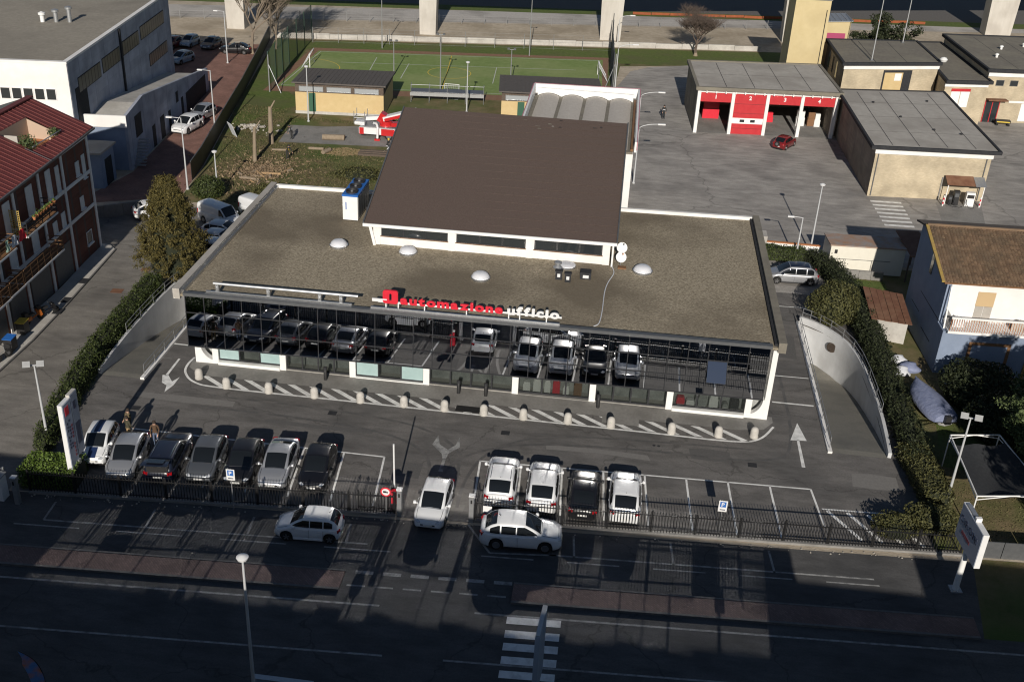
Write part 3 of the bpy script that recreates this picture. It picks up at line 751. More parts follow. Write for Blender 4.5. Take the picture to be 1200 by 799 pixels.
# raised footways with kerbs
def footway(x0, x1, c0, c1, mt):
    mb = MB(); mb.prism([st(x0, c0), st(x1, c0), st(x1, c1), st(x0, c1)], 0.0, .10)
    o = struct(mb.build('footway', mt))
    k = MB(); k.prism([st(x0 - .0, c0 - .15), st(x1, c0 - .15), st(x1, c0 - .004), st(x0, c0 - .004)], 0.0, .125); k.build('kerb', kerb_mat, o)
    k = MB(); k.prism([st(x0, c1 + .004), st(x1, c1 + .004), st(x1, c1 + .12), st(x0, c1 + .12)], 0.0, .115); k.build('kerb', kerb_mat, o)
    return o
footway(-60, 15.2, -21.95, -20.65, walk_pave)
footway(24.0, 47.6, -21.95, -20.65, walk_pave)
mb = MB(); mb.prism([(-14.6, -18), (-12.6, -18), (-12.6, 0.5), (-12.95, 6), (-13.3, 10), (-13.9, 16.6), (-14.7, 17.4), (-15.4, 17.4), (-14.6, 8)], 0, .13)
fo = struct(mb.build('footway', concrete_lt))
k = MB(); k.prism([(-12.6, -18), (-12.48, -18), (-12.48, 0.5), (-12.83, 6), (-13.18, 10), (-13.78, 16.6), (-13.9, 16.6), (-13.3, 10), (-12.95, 6), (-12.6, 0.5)], 0, .134); k.build('kerb', kerb_mat, fo)

# pitch lines
for a, b, mt in (((-16.2, 69.6), (-16.2, 87.9), paint_pitch), ((23.6, 75.0), (23.0, 94.8), paint_pitch), ((-16.2, 87.9), (23.0, 94.8), paint_pitch), ((-16.2, 69.6), (23.6, 75.0), paint_pitch),
                 ((-7.9, 87.0), (-7.2, 79.5), paint_pitch), ((-2.9, 85.0), (-2.4, 77.0), paint_pitch), ((9.1, 86.6), (9.7, 78.0), paint_pitch), ((2.0, 91.3), (3.9, 72.3), paint_yellow), ((-12.0, 82.9), (20, 88.4), paint_pitch)):
    line(a, b, .10, mt, .0325, 'pitch_line', pitch)
mb = MB(); polyline_strip(mb, [(3.3 + 2.9 * math.cos(a), 81.7 + 2.9 * math.sin(a)) for a in np.linspace(0, 2 * math.pi, 41)], .10, .0325); mb.build('centre_circle', paint_yellow, pitch)
mb = MB(); polyline_strip(mb, [(-16.2 + 5.0 * math.cos(a), 78.7 + 5.0 * math.sin(a)) for a in np.linspace(-1.4, 1.5, 30)], .10, .0325); mb.build('goal_arc', paint_yellow, pitch)
# yard crossing in front of the brick store
yard = bpy.data.objects['fire_station_yard']
for k in range(7):
    y = 38.0 + k * 1.08
    mark([(53.1 - .04 * k, y), (55.95, y + .15), (55.95, y + .6), (53.1 - .04 * k, y + .45)], paint_white, .0205, 'zebra_stripe', yard)
mark([(59.0, 40.6), (63.2, 40.9), (64.2, 46.4), (59.6, 46.0)], concrete, .0215, 'concrete_patch', yard)

# ------------------------------------------------------------------ ramps beside the showroom
def ramp_side(name, label, path, inner_x, y0, y1, sgn, hole):
    """basement ramp: sloping floor, curved retaining wall with coping and rails, inner kerb with rails"""
    def zf(y): return -2.9 * max(0, min(1, (y - y0 - .3) / (y1 - y0 - 4)))
    mb = MB()
    n = 26
    ys = [y0 + (y1 - y0) * i / n for i in range(n + 1)]
    pth = smooth_path([(p[0], p[1], 0) for p in path], 8)
    def wall_x(y):
        best = min(pth, key=lambda q: abs(q.y - y)); return best.x
    for i in range(n):
        a, b = ys[i], ys[i + 1]
        mb.quad((inner_x, a, zf(a)), (wall_x(a) + .0, a, zf(a)), (wall_x(b), b, zf(b)), (inner_x, b, zf(b))) if sgn > 0 else mb.quad((wall_x(a), a, zf(a)), (inner_x, a, zf(a)), (inner_x, b, zf(b)), (wall_x(b), b, zf(b)))
    t = thing(name, label, 'ramp', (inner_x, y0, 0))
    W(mb, 'ramp_floor', ramp_mat, t)
    wl = MB()
    th = .22
    for i in range(len(pth) - 1):
        a, b = pth[i], pth[i + 1]
        d = (b - a).normalized(); nn = Vector((-d.y, d.x, 0)) * (th * (-sgn))
        fa = min(1, i / 10); fb = min(1, (i + 1) / 10)
        za, zb = .38 + .17 * fa, .38 + .17 * fb
        q = [a.xy.to_3d(), b.xy.to_3d(), b + nn, a + nn]
        lo = [zf(a.y) - .3, zf(b.y) - .3, zf(b.y) - .3, zf(a.y) - .3]; hi = [za, zb, zb, za]
        vs = [(q[k].x, q[k].y, lo[k]) for k in range(4)] + [(q[k].x, q[k].y, hi[k]) for k in range(4)]
        wl._add(vs, [(3, 2, 1, 0), (4, 5, 6, 7), (0, 1, 5, 4), (1, 2, 6, 5), (2, 3, 7, 6), (3, 0, 4, 7)])
    W(wl, 'retaining_wall', wall_ramp, t)
    kb = MB()
    kb.box(inner_x - .14, inner_x + .14, y0 - .1, y1, -3.2, .16); W(kb, 'inner_kerb', white_wall, t)
    for pp, hh, zb in (([(inner_x, y, 0) for y in np.linspace(y0 + .3, y1 - .5, 11)], .95, .16), ([(p.x + .1 * (-sgn) * -1, p.y, 0) for p in pth[10::5]], 1.3, .5)):
        rl = MB()
        for p in pp: rl.tube([(p[0], p[1], zb), (p[0], p[1], hh)], .022, 6)
        for z in (hh, (hh + zb) / 2 + .05):
            rl.tube([(p[0], p[1], z) for p in pp], .022, 6)
        W(rl, 'handrail', galv, t)
    return t
rl_ = ramp_side('basement_ramp', 'basement ramp beside the hedge with curved grey retaining wall', [(-5.95, -2.9), (-6.15, 1.0), (-6.25, 5.0), (-6.22, 8.5), (-6.0, 11.0), (-5.2, 13.2), (-4.2, 14.4), (-3.2, 15.0)], -3.0, -3.0, 15.0, -1, hole_l)
rr_ = ramp_side('basement_ramp', 'basement ramp whose curved pale wall has a round dark opening', [(45.9, -3.2), (46.1, 0.5), (46.12, 4.0), (46.0, 8.0), (45.5, 11.0), (44.4, 13.2), (43.3, 14.4), (42.4, 15.0)], 42.3, -3.3, 15.0, 1, hole_r)
mb = MB()
a0 = Vector((44.75, 12.62, -.62)); d0 = Vector((-.62, -.78, 0)).normalized()
tx = Vector((d0.y, -d0.x, 0))
mb.lathe([(0.0, .0), (.40, .0)], (0, 0, 0), 24); mb.v = [tuple(a0 + tx * p[0] + Vector((0, 0, p[1] * 1.0)) + d0 * .12) for p in mb.v]
W(mb, 'round_opening', olive_leaf if False else bark_dark, rr_)

# ------------------------------------------------------------------ showroom
t = thing('showroom', 'long low showroom with mirror glass front, gravel roof and brown upper roof', 'showroom', (18.9, 9.0, 0))
show = t
BX0, BX1 = -0.3, 38.5
def back_y(x): return 18.3 + (x - BX0) * (1.9 / (BX1 - BX0))
def gy(x, z): return -2.66 + .012 * x + (z - 2.7) * .055       # glass plane leans back a little
RZ = 6.2
# walls
mb = MB()
mb.prism([(BX0, 1.2), (BX1, 1.2), (BX1, back_y(BX1)), (BX0, back_y(BX0))], 0, 6.05)
W(mb, 'wall', white_wall, t)
mb = MB()
mb.prism([(BX0 + .02, gy(0, 6) + .35), (BX1 - .02, gy(BX1, 6) + .35), (BX1 - .02, back_y(BX1) - .02), (BX0 + .02, back_y(BX0) - .02)], 6.07, RZ)
roof = W(mb, 'roof', gravel, t)
# overhanging upper box behind the glass and its soffit
mb = MB(); mb.prism([(.25, gy(.3, 6.4) + .12), (37.8, gy(37.8, 6.4) + .12), (37.8, 1.19), (.25, 1.19)], 2.62, 6.06)
W(mb, 'upper_storey', frame_dark, t)
# copings
mb = MB(); mb.prism([(BX0 - .3, gy(0, 6) + .25), (BX0 + .16, gy(0, 6) + .25), (BX0 + .16, back_y(BX0)), (BX0 - .3, back_y(BX0))], 5.9, 6.62); W(mb, 'parapet', felt_grey, t)
mb = MB(); mb.box(BX0 + .162, BX0 + .34, gy(0, 6) + .6, back_y(BX0) - .1, 6.2, 6.42); W(mb, 'parapet_flashing', alu, t)
mb = MB(); mb.prism([(BX1 - .25, gy(38, 6) + .3), (BX1 + .25, gy(38, 6) + .3), (BX1 + .25, back_y(BX1)), (BX1 - .25, back_y(BX1))], 5.9, 6.60); W(mb, 'parapet', felt_dark, t)
mb = MB(); mb.box(BX1 - .45, BX1 - .252, gy(38, 6) + .6, back_y(BX1) - .1, 6.2, 6.36); W(mb, 'parapet_flashing', frame_dark, t)
mb = MB(); mb.prism([(BX0 + .17, back_y(BX0) - .15), (9.6, back_y(9.6) - .15), (9.6, back_y(9.6) + .12), (BX0 + .17, back_y(BX0) + .12)], 6.0, 6.46); W(mb, 'parapet', white_wall, t)
mb = MB(); mb.prism([(27.7, back_y(27.7) - .15), (BX1 - .26, back_y(BX1) - .15), (BX1 - .26, back_y(BX1) + .12), (27.7, back_y(27.7) + .12)], 6.0, 6.46); W(mb, 'parapet', white_wall, t)
mb = MB(); mb.bar((.2, gy(.2, 6.5) + .10, 6.40), (37.85, gy(37.85, 6.5) + .10, 6.40), .36, .22); W(mb, 'front_coping', frame_grey, t)
# glass front: panes and mullions
NX, NZ = 30, 3
gx0, gx1, gz0, gz1 = .30, 37.75, 2.72, 6.34
px_w = (gx1 - gx0) / NX; pz_h = (gz1 - gz0) / NZ
rp = random.Random(5)
for i in range(NX):
    for j in range(NZ):
        xa, xb = gx0 + i * px_w + .03, gx0 + (i + 1) * px_w - .03
        za, zb = gz0 + j * pz_h + .03, gz0 + (j + 1) * pz_h - .03
        cx, cz = (xa + xb) / 2, (za + zb) / 2
        ta, tb = rp.gauss(0, .0013), rp.gauss(0, .0010)
        opened = (i == 27 and j == 1)
        mb = MB()
        P = []
        for (xx, zz) in ((xa, za), (xb, za), (xb, zb), (xa, zb)):
            yy = gy(xx, zz) + ta * (zz - cz) + tb * (xx - cx)
            if opened: yy -= (zb - zz) * .62
            P.append((xx, yy, zz))
        mb.quad(*P)
        n_ = Vector(P[1]) - Vector(P[0]); 
        mb.quad(*[(p[0], p[1] + .025, p[2]) for p in reversed(P)])
        pn = W(mb, 'window_pane', [mirror_glass], t)
        if opened: pn['label'] = 'open window pane reflecting blue sky'
for i in range(NX + 1):
    x = gx0 + i * px_w
    mb = MB(); mb.bar((x, gy(x, gz0) + .015, gz0 - .06), (x, gy(x, gz1) + .015, gz1 + .04), .05, .09); W(mb, 'mullion', frame_dark, t)
for j in range(NZ + 1):
    z = gz0 + j * pz_h
    mb = MB(); mb.bar((gx0 - .04, gy(gx0, z) + .004, z), (gx1 + .04, gy(gx1, z) + .004, z), .085, .06 if j in (0, 3) else .05); W(mb, 'transom', frame_dark, t)
# ground floor: plinth, columns, shop windows and doors
cols = [.98, 5.75, 10.62, 15.72, 21.79, 27.0, 32.13, 37.3]
for x in cols:
    mb = MB(); mb.box(x - .21, x + .21, -.06, .5, 0.0, 2.60); W(mb, 'column', white_paint, t)
def fin(x0, x1, inner):
    mb = MB()
    pr = []
    # swooping side fin: wide curved foot that runs into the plinth
    mb.box(x0, x1, -.10, 1.18, 0.0, 6.3)
    W(mb, 'side_fin', white_paint, t)
    c = MB(); r = 1.0
    s = 1 if inner > 0 else -1
    xb = x1 if s > 0 else x0
    poly = [(xb, .0), (xb + s * 1.15, .0), (xb + s * 1.15, .26)]
    for k in range(9):
        a = math.pi / 2 * (k / 8)
        poly.append((xb + s * (1.15 - 1.05 * math.sin(a)), .26 + 1.2 * (1 - math.cos(a))))
    poly.append((xb, 1.5))
    if s < 0: poly = poly[::-1]
    c.extr(poly, 'y', -.085, .35); W(c, 'curved_foot', white_paint, t)
fin(-.42, -.12, 1); fin(38.28, 38.62, -1)
inter = mat('shop_interior', (0.20, 0.21, 0.205), 0.8, 0, (0.42, 0.43, 0.42), 1.2)
aqua = mat('shop_window_film', (0.30, 0.42, 0.42), 0.3, 0, (0.36, 0.48, 0.48), 1.5)
shop_glass = bpy.data.materials.new('shop_glass'); shop_glass.use_nodes = True
n_, l_ = nodes_of(shop_glass); b_ = bsdf(shop_glass)
tr_ = n_.new('ShaderNodeBsdfTransparent'); tr_.inputs[0].default_value = (.80, .82, .81, 1)
mx_ = n_.new('ShaderNodeMixShader'); mx_.inputs[0].default_value = .22
b_.inputs['Base Color'].default_value = (.03, .035, .035, 1); b_.inputs['Roughness'].default_value = .03; b_.inputs['Specular IOR Level'].default_value = .9
l_.new(tr_.outputs[0], mx_.inputs[1]); l_.new(b_.outputs[0], mx_.inputs[2]); l_.new(mx_.outputs[0], n_['Material Output'].inputs[0])
mb = MB(); mb.box(-.1, 38.26, 1.0, 1.19, 0, 2.6); W(mb, 'display_wall', inter, t)
mb = MB(); mb.box(-.1, 38.26, .02, 1.0, .0, .05); W(mb, 'shop_floor', concrete_lt, t)
for k in range(len(cols) - 1):
    xa, xb = cols[k] + .21, cols[k + 1] - .21
    door = k in (1, 3, 5)
    zlo = .06 if door else (.30 if k in (0, 6) else .13)
    if not door:
        pd = .16 if k in (0, 6) else .04
        mb = MB(); mb.box(xa, xb, -.05 - pd, .10, 0.0, zlo - .05); W(mb, 'plinth', white_paint if k in (0, 2, 6) else concrete, t)
        mb = MB(); mb.box(xa, xb, .10, .30, zlo - .05, zlo); W(mb, 'window_sill', frame_dark, t)
    nn = 4 if door else 3
    for j in range(nn):
        a, b = xa + (xb - xa) * j / nn + .05, xa + (xb - xa) * (j + 1) / nn - .05
        mb = MB(); mb.box(a, b, .14, .16, zlo + .06, 2.5)
        W(mb, 'door_leaf' if door else 'shop_window', aqua if (k in (0, 2) and j != 1) else shop_glass, t)
        mb = MB(); mb.box(a - .05, a, .11, .19, zlo, 2.6); mb.box(b, b + .05, .111, .191, zlo, 2.6)
        mb.box(a - .01, b + .01, .112, .189, zlo, zlo + (.12 if door else .06)); mb.box(a - .01, b + .01, .112, .189, 2.5, 2.59)
        W(mb, 'window_frame', frame_dark, t)
# goods on show behind the windows (each stands on the shop floor)
rg = random.Random(3)
for k in (4, 6):
    xa, xb = cols[k] + .5, cols[k + 1] - .4
    x = xa; q = 0
    while x < xb - .4:
        h = rg.choice([.55, .7, .85, 1.05]); w = rg.uniform(.35, .6)
        c_ = rg.choice([white_paint, white_paint, sign_white, inter, sign_red, wood, black_plastic])
        o = MB().box(-w / 2, w / 2, -.22, .22, 0, h * .8).box(-w / 2 + .05, w / 2 - .05, -.18, .18, h * .8, h).build('office_machine', [c_], None, (x + w / 2, .62, .05))
        tag(o, 'small office machine on show behind the ground floor windows of the glass fronted showroom', 'machine', 'goods in the shop windows')
        x += w + rg.uniform(.1, .35); q += 1

# upper block with brown single-pitch roof
UX0, UX1, UY0 = 10.1, 27.2, 8.75
mb = MB(); mb.extr([(UY0, 6.2), (24.9, 6.2), (24.9, 11.25), (UY0, 7.75)], 'x', UX0, UX1); W(mb, 'upper_wall', white_wall, t)
mb = MB(); mb.slab([(9.55, 8.1, 8.02), (27.65, 8.55, 8.02), (27.65, 25.6, 11.62), (8.95, 25.2, 11.62)], .26); br = W(mb, 'upper_roof', brown_roof, t)
mb = MB(); mb.bar((9.5, 8.02, 7.92), (27.7, 8.47, 7.92), .10, .22); W(mb, 'eave_fascia', white_paint, t)
mb = MB(); mb.bar((9.52, 8.1, 7.98), (8.92, 25.2, 11.58), .10, .30); W(mb, 'verge_board', frame_grey, t)
mb = MB(); mb.bar((27.69, 8.5, 7.98), (27.69, 25.6, 11.58), .10, .30); W(mb, 'verge_board', frame_grey, t)
ucols = [10.1, 15.6, 21.25, 26.75]
for k in range(3):
    a, b = ucols[k] + .62, ucols[k + 1] - .08
    for j in range(3):
        xa, xb = a + (b - a) * j / 3 + .04, a + (b - a) * (j + 1) / 3 - .04
        mb = MB(); mb.box(xa, xb, UY0 - .03, UY0 - .008, 6.98, 7.60); W(mb, 'window_pane', win_glass, t)
    mb = MB(); mb.box(a - .04, b + .04, UY0 - .045, UY0 - .004, 6.90, 6.975); mb.box(a - .04, b + .04, UY0 - .045, UY0 - .004, 7.605, 7.68)
    for j in range(4):
        x = a + (b - a) * j / 3; mb.box(x - .035, x + .035, UY0 - .046, UY0 - .005, 6.9755, 7.6045)
    W(mb, 'window_frame', frame_dark, t)
    mb = MB(); mb.box(a - .1, b + .1, UY0 - .09, UY0 - .047, 6.84, 6.897); W(mb, 'window_sill', wood, t)
for x in ucols:
    mb = MB(); mb.box(x, x + .5, UY0 - .07, UY0 - .002, 6.2, 7.8); W(mb, 'pilaster', white_wall, t)
for (xa, xb) in ((9.75, 10.0), (27.35, 27.55)):
    mb = MB(); mb.bar(((xa + xb) / 2, 8.5, 7.85), ((xa + xb) / 2 + (.35 if xa < 12 else 0), 8.55, 6.2), .12, .2); W(mb, 'downpipe', white_paint, t)
def roof_z(y): return 8.02 + (y - 8.35) * .2122
for k in range(9):
    x = rg.uniform(18.5, 25.5); y = rg.uniform(23.2, 25); w_ = rg.uniform(.15, .5); d_ = rg.uniform(.08, .16)
    mb = MB(); mb.quad((x, y, roof_z(y) + .016), (x + w_, y + .03, roof_z(y + .03) + .016), (x + w_ * .8, y + d_, roof_z(y + d_) + .016), (x + w_ * .1, y + d_, roof_z(y + d_) + .016)); W(mb, 'lichen_patch', rg.choice([felt_grey, felt_dark, frame_dark]), br)
for k in range(16):                                             # overlaps of the roofing sheets
    y = 9.1 + k * 1.03
    mb = MB(); mb.bar((9.6 - .035 * (y - 8.2), y, roof_z(y) + .004), (27.62, y + .38, roof_z(y + .38) + .004), .05, .018); W(mb, 'sheet_lap', brown_roof, br)

# rear hall with barrel vault shells
hz = 9.4
mb = MB(); mb.prism([(18.55, 25.9), (28.35, 25.9), (28.35, 42.4), (18.3, 41.6)], 0, hz - .5); W(mb, 'rear_hall_wall', white_wall, t)
mb = MB()
NB = 4; bw = (28.0 - 18.75) / NB
mb = MB(); mb.prism([(18.6, 25.95), (28.3, 25.95), (28.3, 42.1), (18.4, 41.4)], hz - .49, hz - .32); W(mb, 'hall_gutter', felt_dark, t)
for b in range(NB):
    xa = 18.75 + b * bw + .16; xb = xa + bw - .32
    pts = []
    for yy in (26.2, 41.3):
        pts.append([(xa + (xb - xa) * k / 10, yy, hz - .3 + .26 * math.sin(math.pi * k / 10) ** .8) for k in range(11)])
    mb = MB(); mb.grid(pts); W(mb, 'vault_shell', mat('vault_felt_pale', (.42, .385, .345), .9, 0, (.50, .465, .42), 4, .3, 20), t, 60)
    mb = MB()
    arc = [(xa - .1, hz - .3)] + [(xa - .1 + (xb - xa + .2) * k / 10, hz - .3 + .30 * math.sin(math.pi * k / 10) ** .8) for k in range(11)] + [(xb + .1, hz - .3)]
    top = [(xb + .16, hz + .42), (xa - .16, hz + .42)]
    mb.extr([(xa - .16, hz - .3)] + [(p[0], p[1]) for p in arc[1:-1]] + [(xb + .16, hz - .3)] + top, 'y', 41.32, 41.5); W(mb, 'arch_panel', white_paint, t)
pinkish = mat('faded_pink_trim', (0.40, 0.13, 0.17), 0.7, 0, (0.48, 0.22, 0.26), 2)
for a, b in (((18.35, 41.75, hz + .25), (28.6, 42.5, hz + .25)), ((28.5, 42.5, hz + .25), (28.5, 25.6, hz + .25)), ((18.42, 41.7, hz + .25), (18.55, 25.8, hz + .25))):
    mb = MB(); mb.bar(a, b, .18, .9); W(mb, 'hall_fascia', white_paint, t)
    a2 = (a[0] + (.12 if a[0] > 20 and b[0] > 20 else (-.12 if a[0] < 19 and b[0] < 19 else 0)), a[1] + (.14 if abs(a[1] - b[1]) < 2 else 0), a[2] + .1)
    b2 = (b[0] + (.12 if a[0] > 20 and b[0] > 20 else (-.12 if a[0] < 19 and b[0] < 19 else 0)), b[1] + (.14 if abs(a[1] - b[1]) < 2 else 0), b[2] + .1)
    mb = MB(); mb.bar(a2, b2, .08, .74); W(mb, 'fascia_trim', pinkish, t)
mb = MB(); mb.box(28.1, 28.34, 26.1, 41.5, hz - .3, hz - .1); W(mb, 'valley_gutter', tile_edge if False else wood, t)

# domes, vents, flues (fixed to the roof)
for (x, y, r, h) in ((7.78, 7.75, .62, .36), (12.87, 7.65, .62, .36), (18.59, 4.5, .62, .36), (29.66, 8.1, .66, .38), (24.29, 7.8, .62, .15)):
    mb = MB(); mb.lathe([(r + .05, 0), (r + .05, .14)], (x, y, RZ), 24)
    c = W(mb, 'skylight_kerb', alu, t)
    mb = MB(); mb.lathe([(r, .142), (r * .97, .2), (r * .86, .142 + h * .55), (r * .62, .142 + h * .85), (r * .3, .142 + h * .98), (0.0001, .142 + h)], (x, y, RZ), 24); W(mb, 'skylight_dome', skylight_m, t)
mb = MB(); mb.lathe([(.16, 0), (.16, .5), (.34, .55), (.10, .78), (.26, .84), (.26, .95), (.05, 1.05), (.0001, 1.06)], (23.75, 6.35, RZ), 14); W(mb, 'roof_vent', galv, t)
for (x, y, s) in ((23.9, 5.6, .22), (24.55, 5.3, .20)):
    mb = MB(); mb.box(x - s, x + s, y - .15, y + .15, RZ, RZ + .62); mb.box(x - s - .04, x + s + .04, y - .19, y + .19, RZ + .621, RZ + .68); v = W(mb, 'flue', frame_dark, t)
    mb = MB(); mb.box(x - .1, x + .1, y - .16, y - .152, RZ + .2, RZ + .45); W(mb, 'flue_grille', sign_white, v)
mb = MB(); mb.box(25.35, 26.1, 5.9, 6.6, RZ, RZ + .5); v = W(mb, 'extract_box', frame_dark, t)
mb = MB(); mb.box(25.55, 25.95, 5.89, 5.899, RZ + .1, RZ + .32); W(mb, 'flue_grille', sign_white, v)
mb = MB(); mb.tube(smooth_path([(27.45, 8.6, RZ + .03), (27.66, 7.4, RZ + .03), (27.3, 5.6, RZ + .03), (27.15, 4.0, RZ + .03), (27.12, 1.2, RZ + .03), (27.0, -.6, RZ + .03), (26.7, -1.1, RZ + .03)]), .035, 6); W(mb, 'roof_cable', cloth_white, t)
# pipe rails along the front edge
mb = MB()
mb.tube([(1.95, -1.6, 6.95), (11.5, -1.5, 6.95)], .10, 8)
for x in (2.2, 5.6, 9.0, 10.4): mb.box(x - .1, x + .1, -1.68, -1.42, 6.2, 6.96)
W(mb, 'roof_rail', galv, t)
mb = MB(); mb.bar((1.6, -2.05, 6.56), (11.2, -1.95, 6.56), .12, .10); W(mb, 'roof_rail_base', alu, t)
# chiller and dishes stand on the roof
c = thing('chiller_unit', 'white roof chiller with bright blue top and three fans', 'air conditioner', (7.4, 14.3, RZ))
mb = MB(); mb.box(6.82, 7.98, 12.6, 16.2, RZ + .08, RZ + 1.95); W(mb, 'cabinet', white_paint, c)
mb = MB(); mb.box(6.78, 8.02, 12.56, 16.24, RZ + 1.952, RZ + 2.1); W(mb, 'blue_top', blue_plastic, c)
for k in range(3):
    y = 13.25 + k * 1.15
    mb = MB(); mb.lathe([(.46, 0), (.46, .16), (.40, .16), (.38, .02), (.0001, .02)], (7.4, y, RZ + 2.1), 20); f = W(mb, 'fan', black_plastic, c)
    mb = MB(); mb.lathe([(.10, .022), (.10, .12), (.0001, .14)], (7.4, y, RZ + 2.1), 10); W(mb, 'fan_hub', galv, f)
for k in range(5):
    y = 12.85 + k * .68
    mb = MB(); mb.box(7.982, 8.01, y, y + .58, RZ + .2, RZ + 1.85); W(mb, 'condenser_grille', frame_grey, c)
mb = MB(); mb.box(6.9, 7.9, 12.7, 16.1, RZ - .01, RZ + .08); W(mb, 'base_frame', frame_dark, c)
mb = MB(); mb.box(7.04, 7.12, 12.59, 12.597, RZ + .9, RZ + 1.5); W(mb, 'maker_mark', sign_blue, c)
mb = MB(); mb.box(8.3, 9.1, 13.9, 15.2, RZ, RZ + .7); W(mb, 'pump_box', frame_dark, c)
for k, (x, y, z, lab) in enumerate(((28.05, 9.0, 7.55, 'upper white satellite dish beside the brown roof corner'), (28.05, 8.7, 6.95, 'lower white satellite dish beside the brown roof corner'))):
    d = thing('satellite_dish', lab, 'satellite dish', (x, y, RZ if k else RZ), 0, 'dishes on the showroom roof')
    mb = MB(); mb.lathe([(.0001, 0), (.19, .025), (.37, .09), (.385, .09), (.2, .005), (.0001, -.025)], (0, 0, 0), 20)
    M_ = Matrix.Translation((x, y - .1, z)) @ Matrix.Rotation(R(62), 4, 'X') @ Matrix.Rotation(R(14), 4, 'Y')
    mb.v = [tuple(M_ @ Vector(p)) for p in mb.v]; W(mb, 'reflector', white_paint, d)
    mb = MB(); mb.tube([(x, y + .05, RZ), (x, y + .05, z + .1)], .03, 6); mb.tube([tuple(M_ @ Vector((0, .35, .05))), tuple(M_ @ Vector((0, .2, .55)))], .015, 5); W(mb, 'mast', galv, d)
    mb = MB(); mb.obox(tuple(M_ @ Vector((0, .2, .56))), .08, .08, .12); W(mb, 'receiver', terracotta if k else galv, d)
mb = MB(); mb.box(27.9, 28.5, 8.2, 8.6, RZ, RZ + .1); tag(W(mb, 'roof_crate', wood, None), 'small wooden board lying under the satellite dishes', 'board')

# roof sign
s = thing('rooftop_sign', 'red and white letter sign standing on the showroom roof edge', 'sign', (18.6, -1.9, 6.5))
mb = MB(); mb.bar((12.45, -2.02, 6.56), (24.55, -1.92, 6.56), .12, .10); W(mb, 'sign_base_rail', alu, s)
mb = MB(); mb.bar((12.9, -1.85, 6.93), (24.65, -1.75, 6.93), .05, .12); W(mb, 'letter_rail', sign_white, s)
mb = MB(); mb.bar((12.5, -1.83, 7.0), (13.5, -1.83, 7.0), .1, .2); W(mb, 'letter_rail_end', sign_white, s)
for x in (13.4, 14.2, 15.9, 18.6, 21.3, 22.0, 23.7):
    mb = MB(); mb.bar((x, -1.87, 6.5), (x, -1.83, 6.93), .07, .05); mb.bar((x, -1.85, 6.9), (x, -1.2, 6.22), .035); W(mb, 'sign_post', sign_white, s)
def rrect(w, h, r, n=6):
    out = []
    for cx, cyy, a0 in ((w - r, r, -90), (w - r, h - r, 0), (r, h - r, 90), (r, r, 180)):
        for k in range(n + 1):
            a = R(a0 + 90 * k / n); out.append((cx + r * math.cos(a), cyy + r * math.sin(a)))
    return out
sx, sz = 13.22, 6.88
outer = [(sx + p[0], sz + p[1]) for p in rrect(.98, .92, .17)]
inn = [(sx + .42 + p[0], sz + .20 + p[1]) for p in rrect(.15, .50, .06)]
mb = MB(); n = len(outer)
for yy, fl in ((-1.98, False), (-1.84, True)):
    vs = [(p[0], yy, p[1]) for p in outer] + [(p[0], yy, p[1]) for p in inn]
    fs = []
    for i in range(n):
        q = (i, (i + 1) % n, n + (i + 1) % n, n + i); fs.append(q[::-1] if fl else q)
    mb._add(vs, fs)
for ring, fl in ((outer, False), (inn, True)):
    for i in range(n):
        a, b = ring[i], ring[(i + 1) % n]
        q = [(a[0], -1.98, a[1]), (b[0], -1.98, b[1]), (b[0], -1.84, b[1]), (a[0], -1.84, a[1])]
        mb.quad(*(q[::-1] if not fl else q))
W(mb, 'logo_block', sign_red, s)
mb = MB(); mb.box(sx - .12, sx + .27, -1.995, -1.981, sz + .22, sz + .30); W(mb, 'logo_bar', sign_white, s)
def word(txt, x0, x1, z, size, mt):
    ms = []
    adv = 0
    for ch in txt:
        me = text_mesh(ch, size, .10, mt, .035, 'letter')
        xs = [v.co.x for v in me.vertices]
        ms.append((me, min(xs), max(xs), adv)); adv += (max(xs) - min(xs)) + size * .09
    k = (x1 - x0) / (adv - size * .09)
    for me, a, b, off in ms:
        tune(me, lambda co, a=a, off=off: (x0 + (co.x - a + off) * k, -1.91 + .006 * (x0 - 14) / 10 - co.z, z + co.y))
        o = place(me, 'letter', None); o.parent = s; o.matrix_parent_inverse = Matrix.Translation(-s.location)
word('automazione', 14.34, 20.92, 6.93, .78, sign_red)
word('ufficio', 21.2, 24.5, 6.93, .78, sign_white)

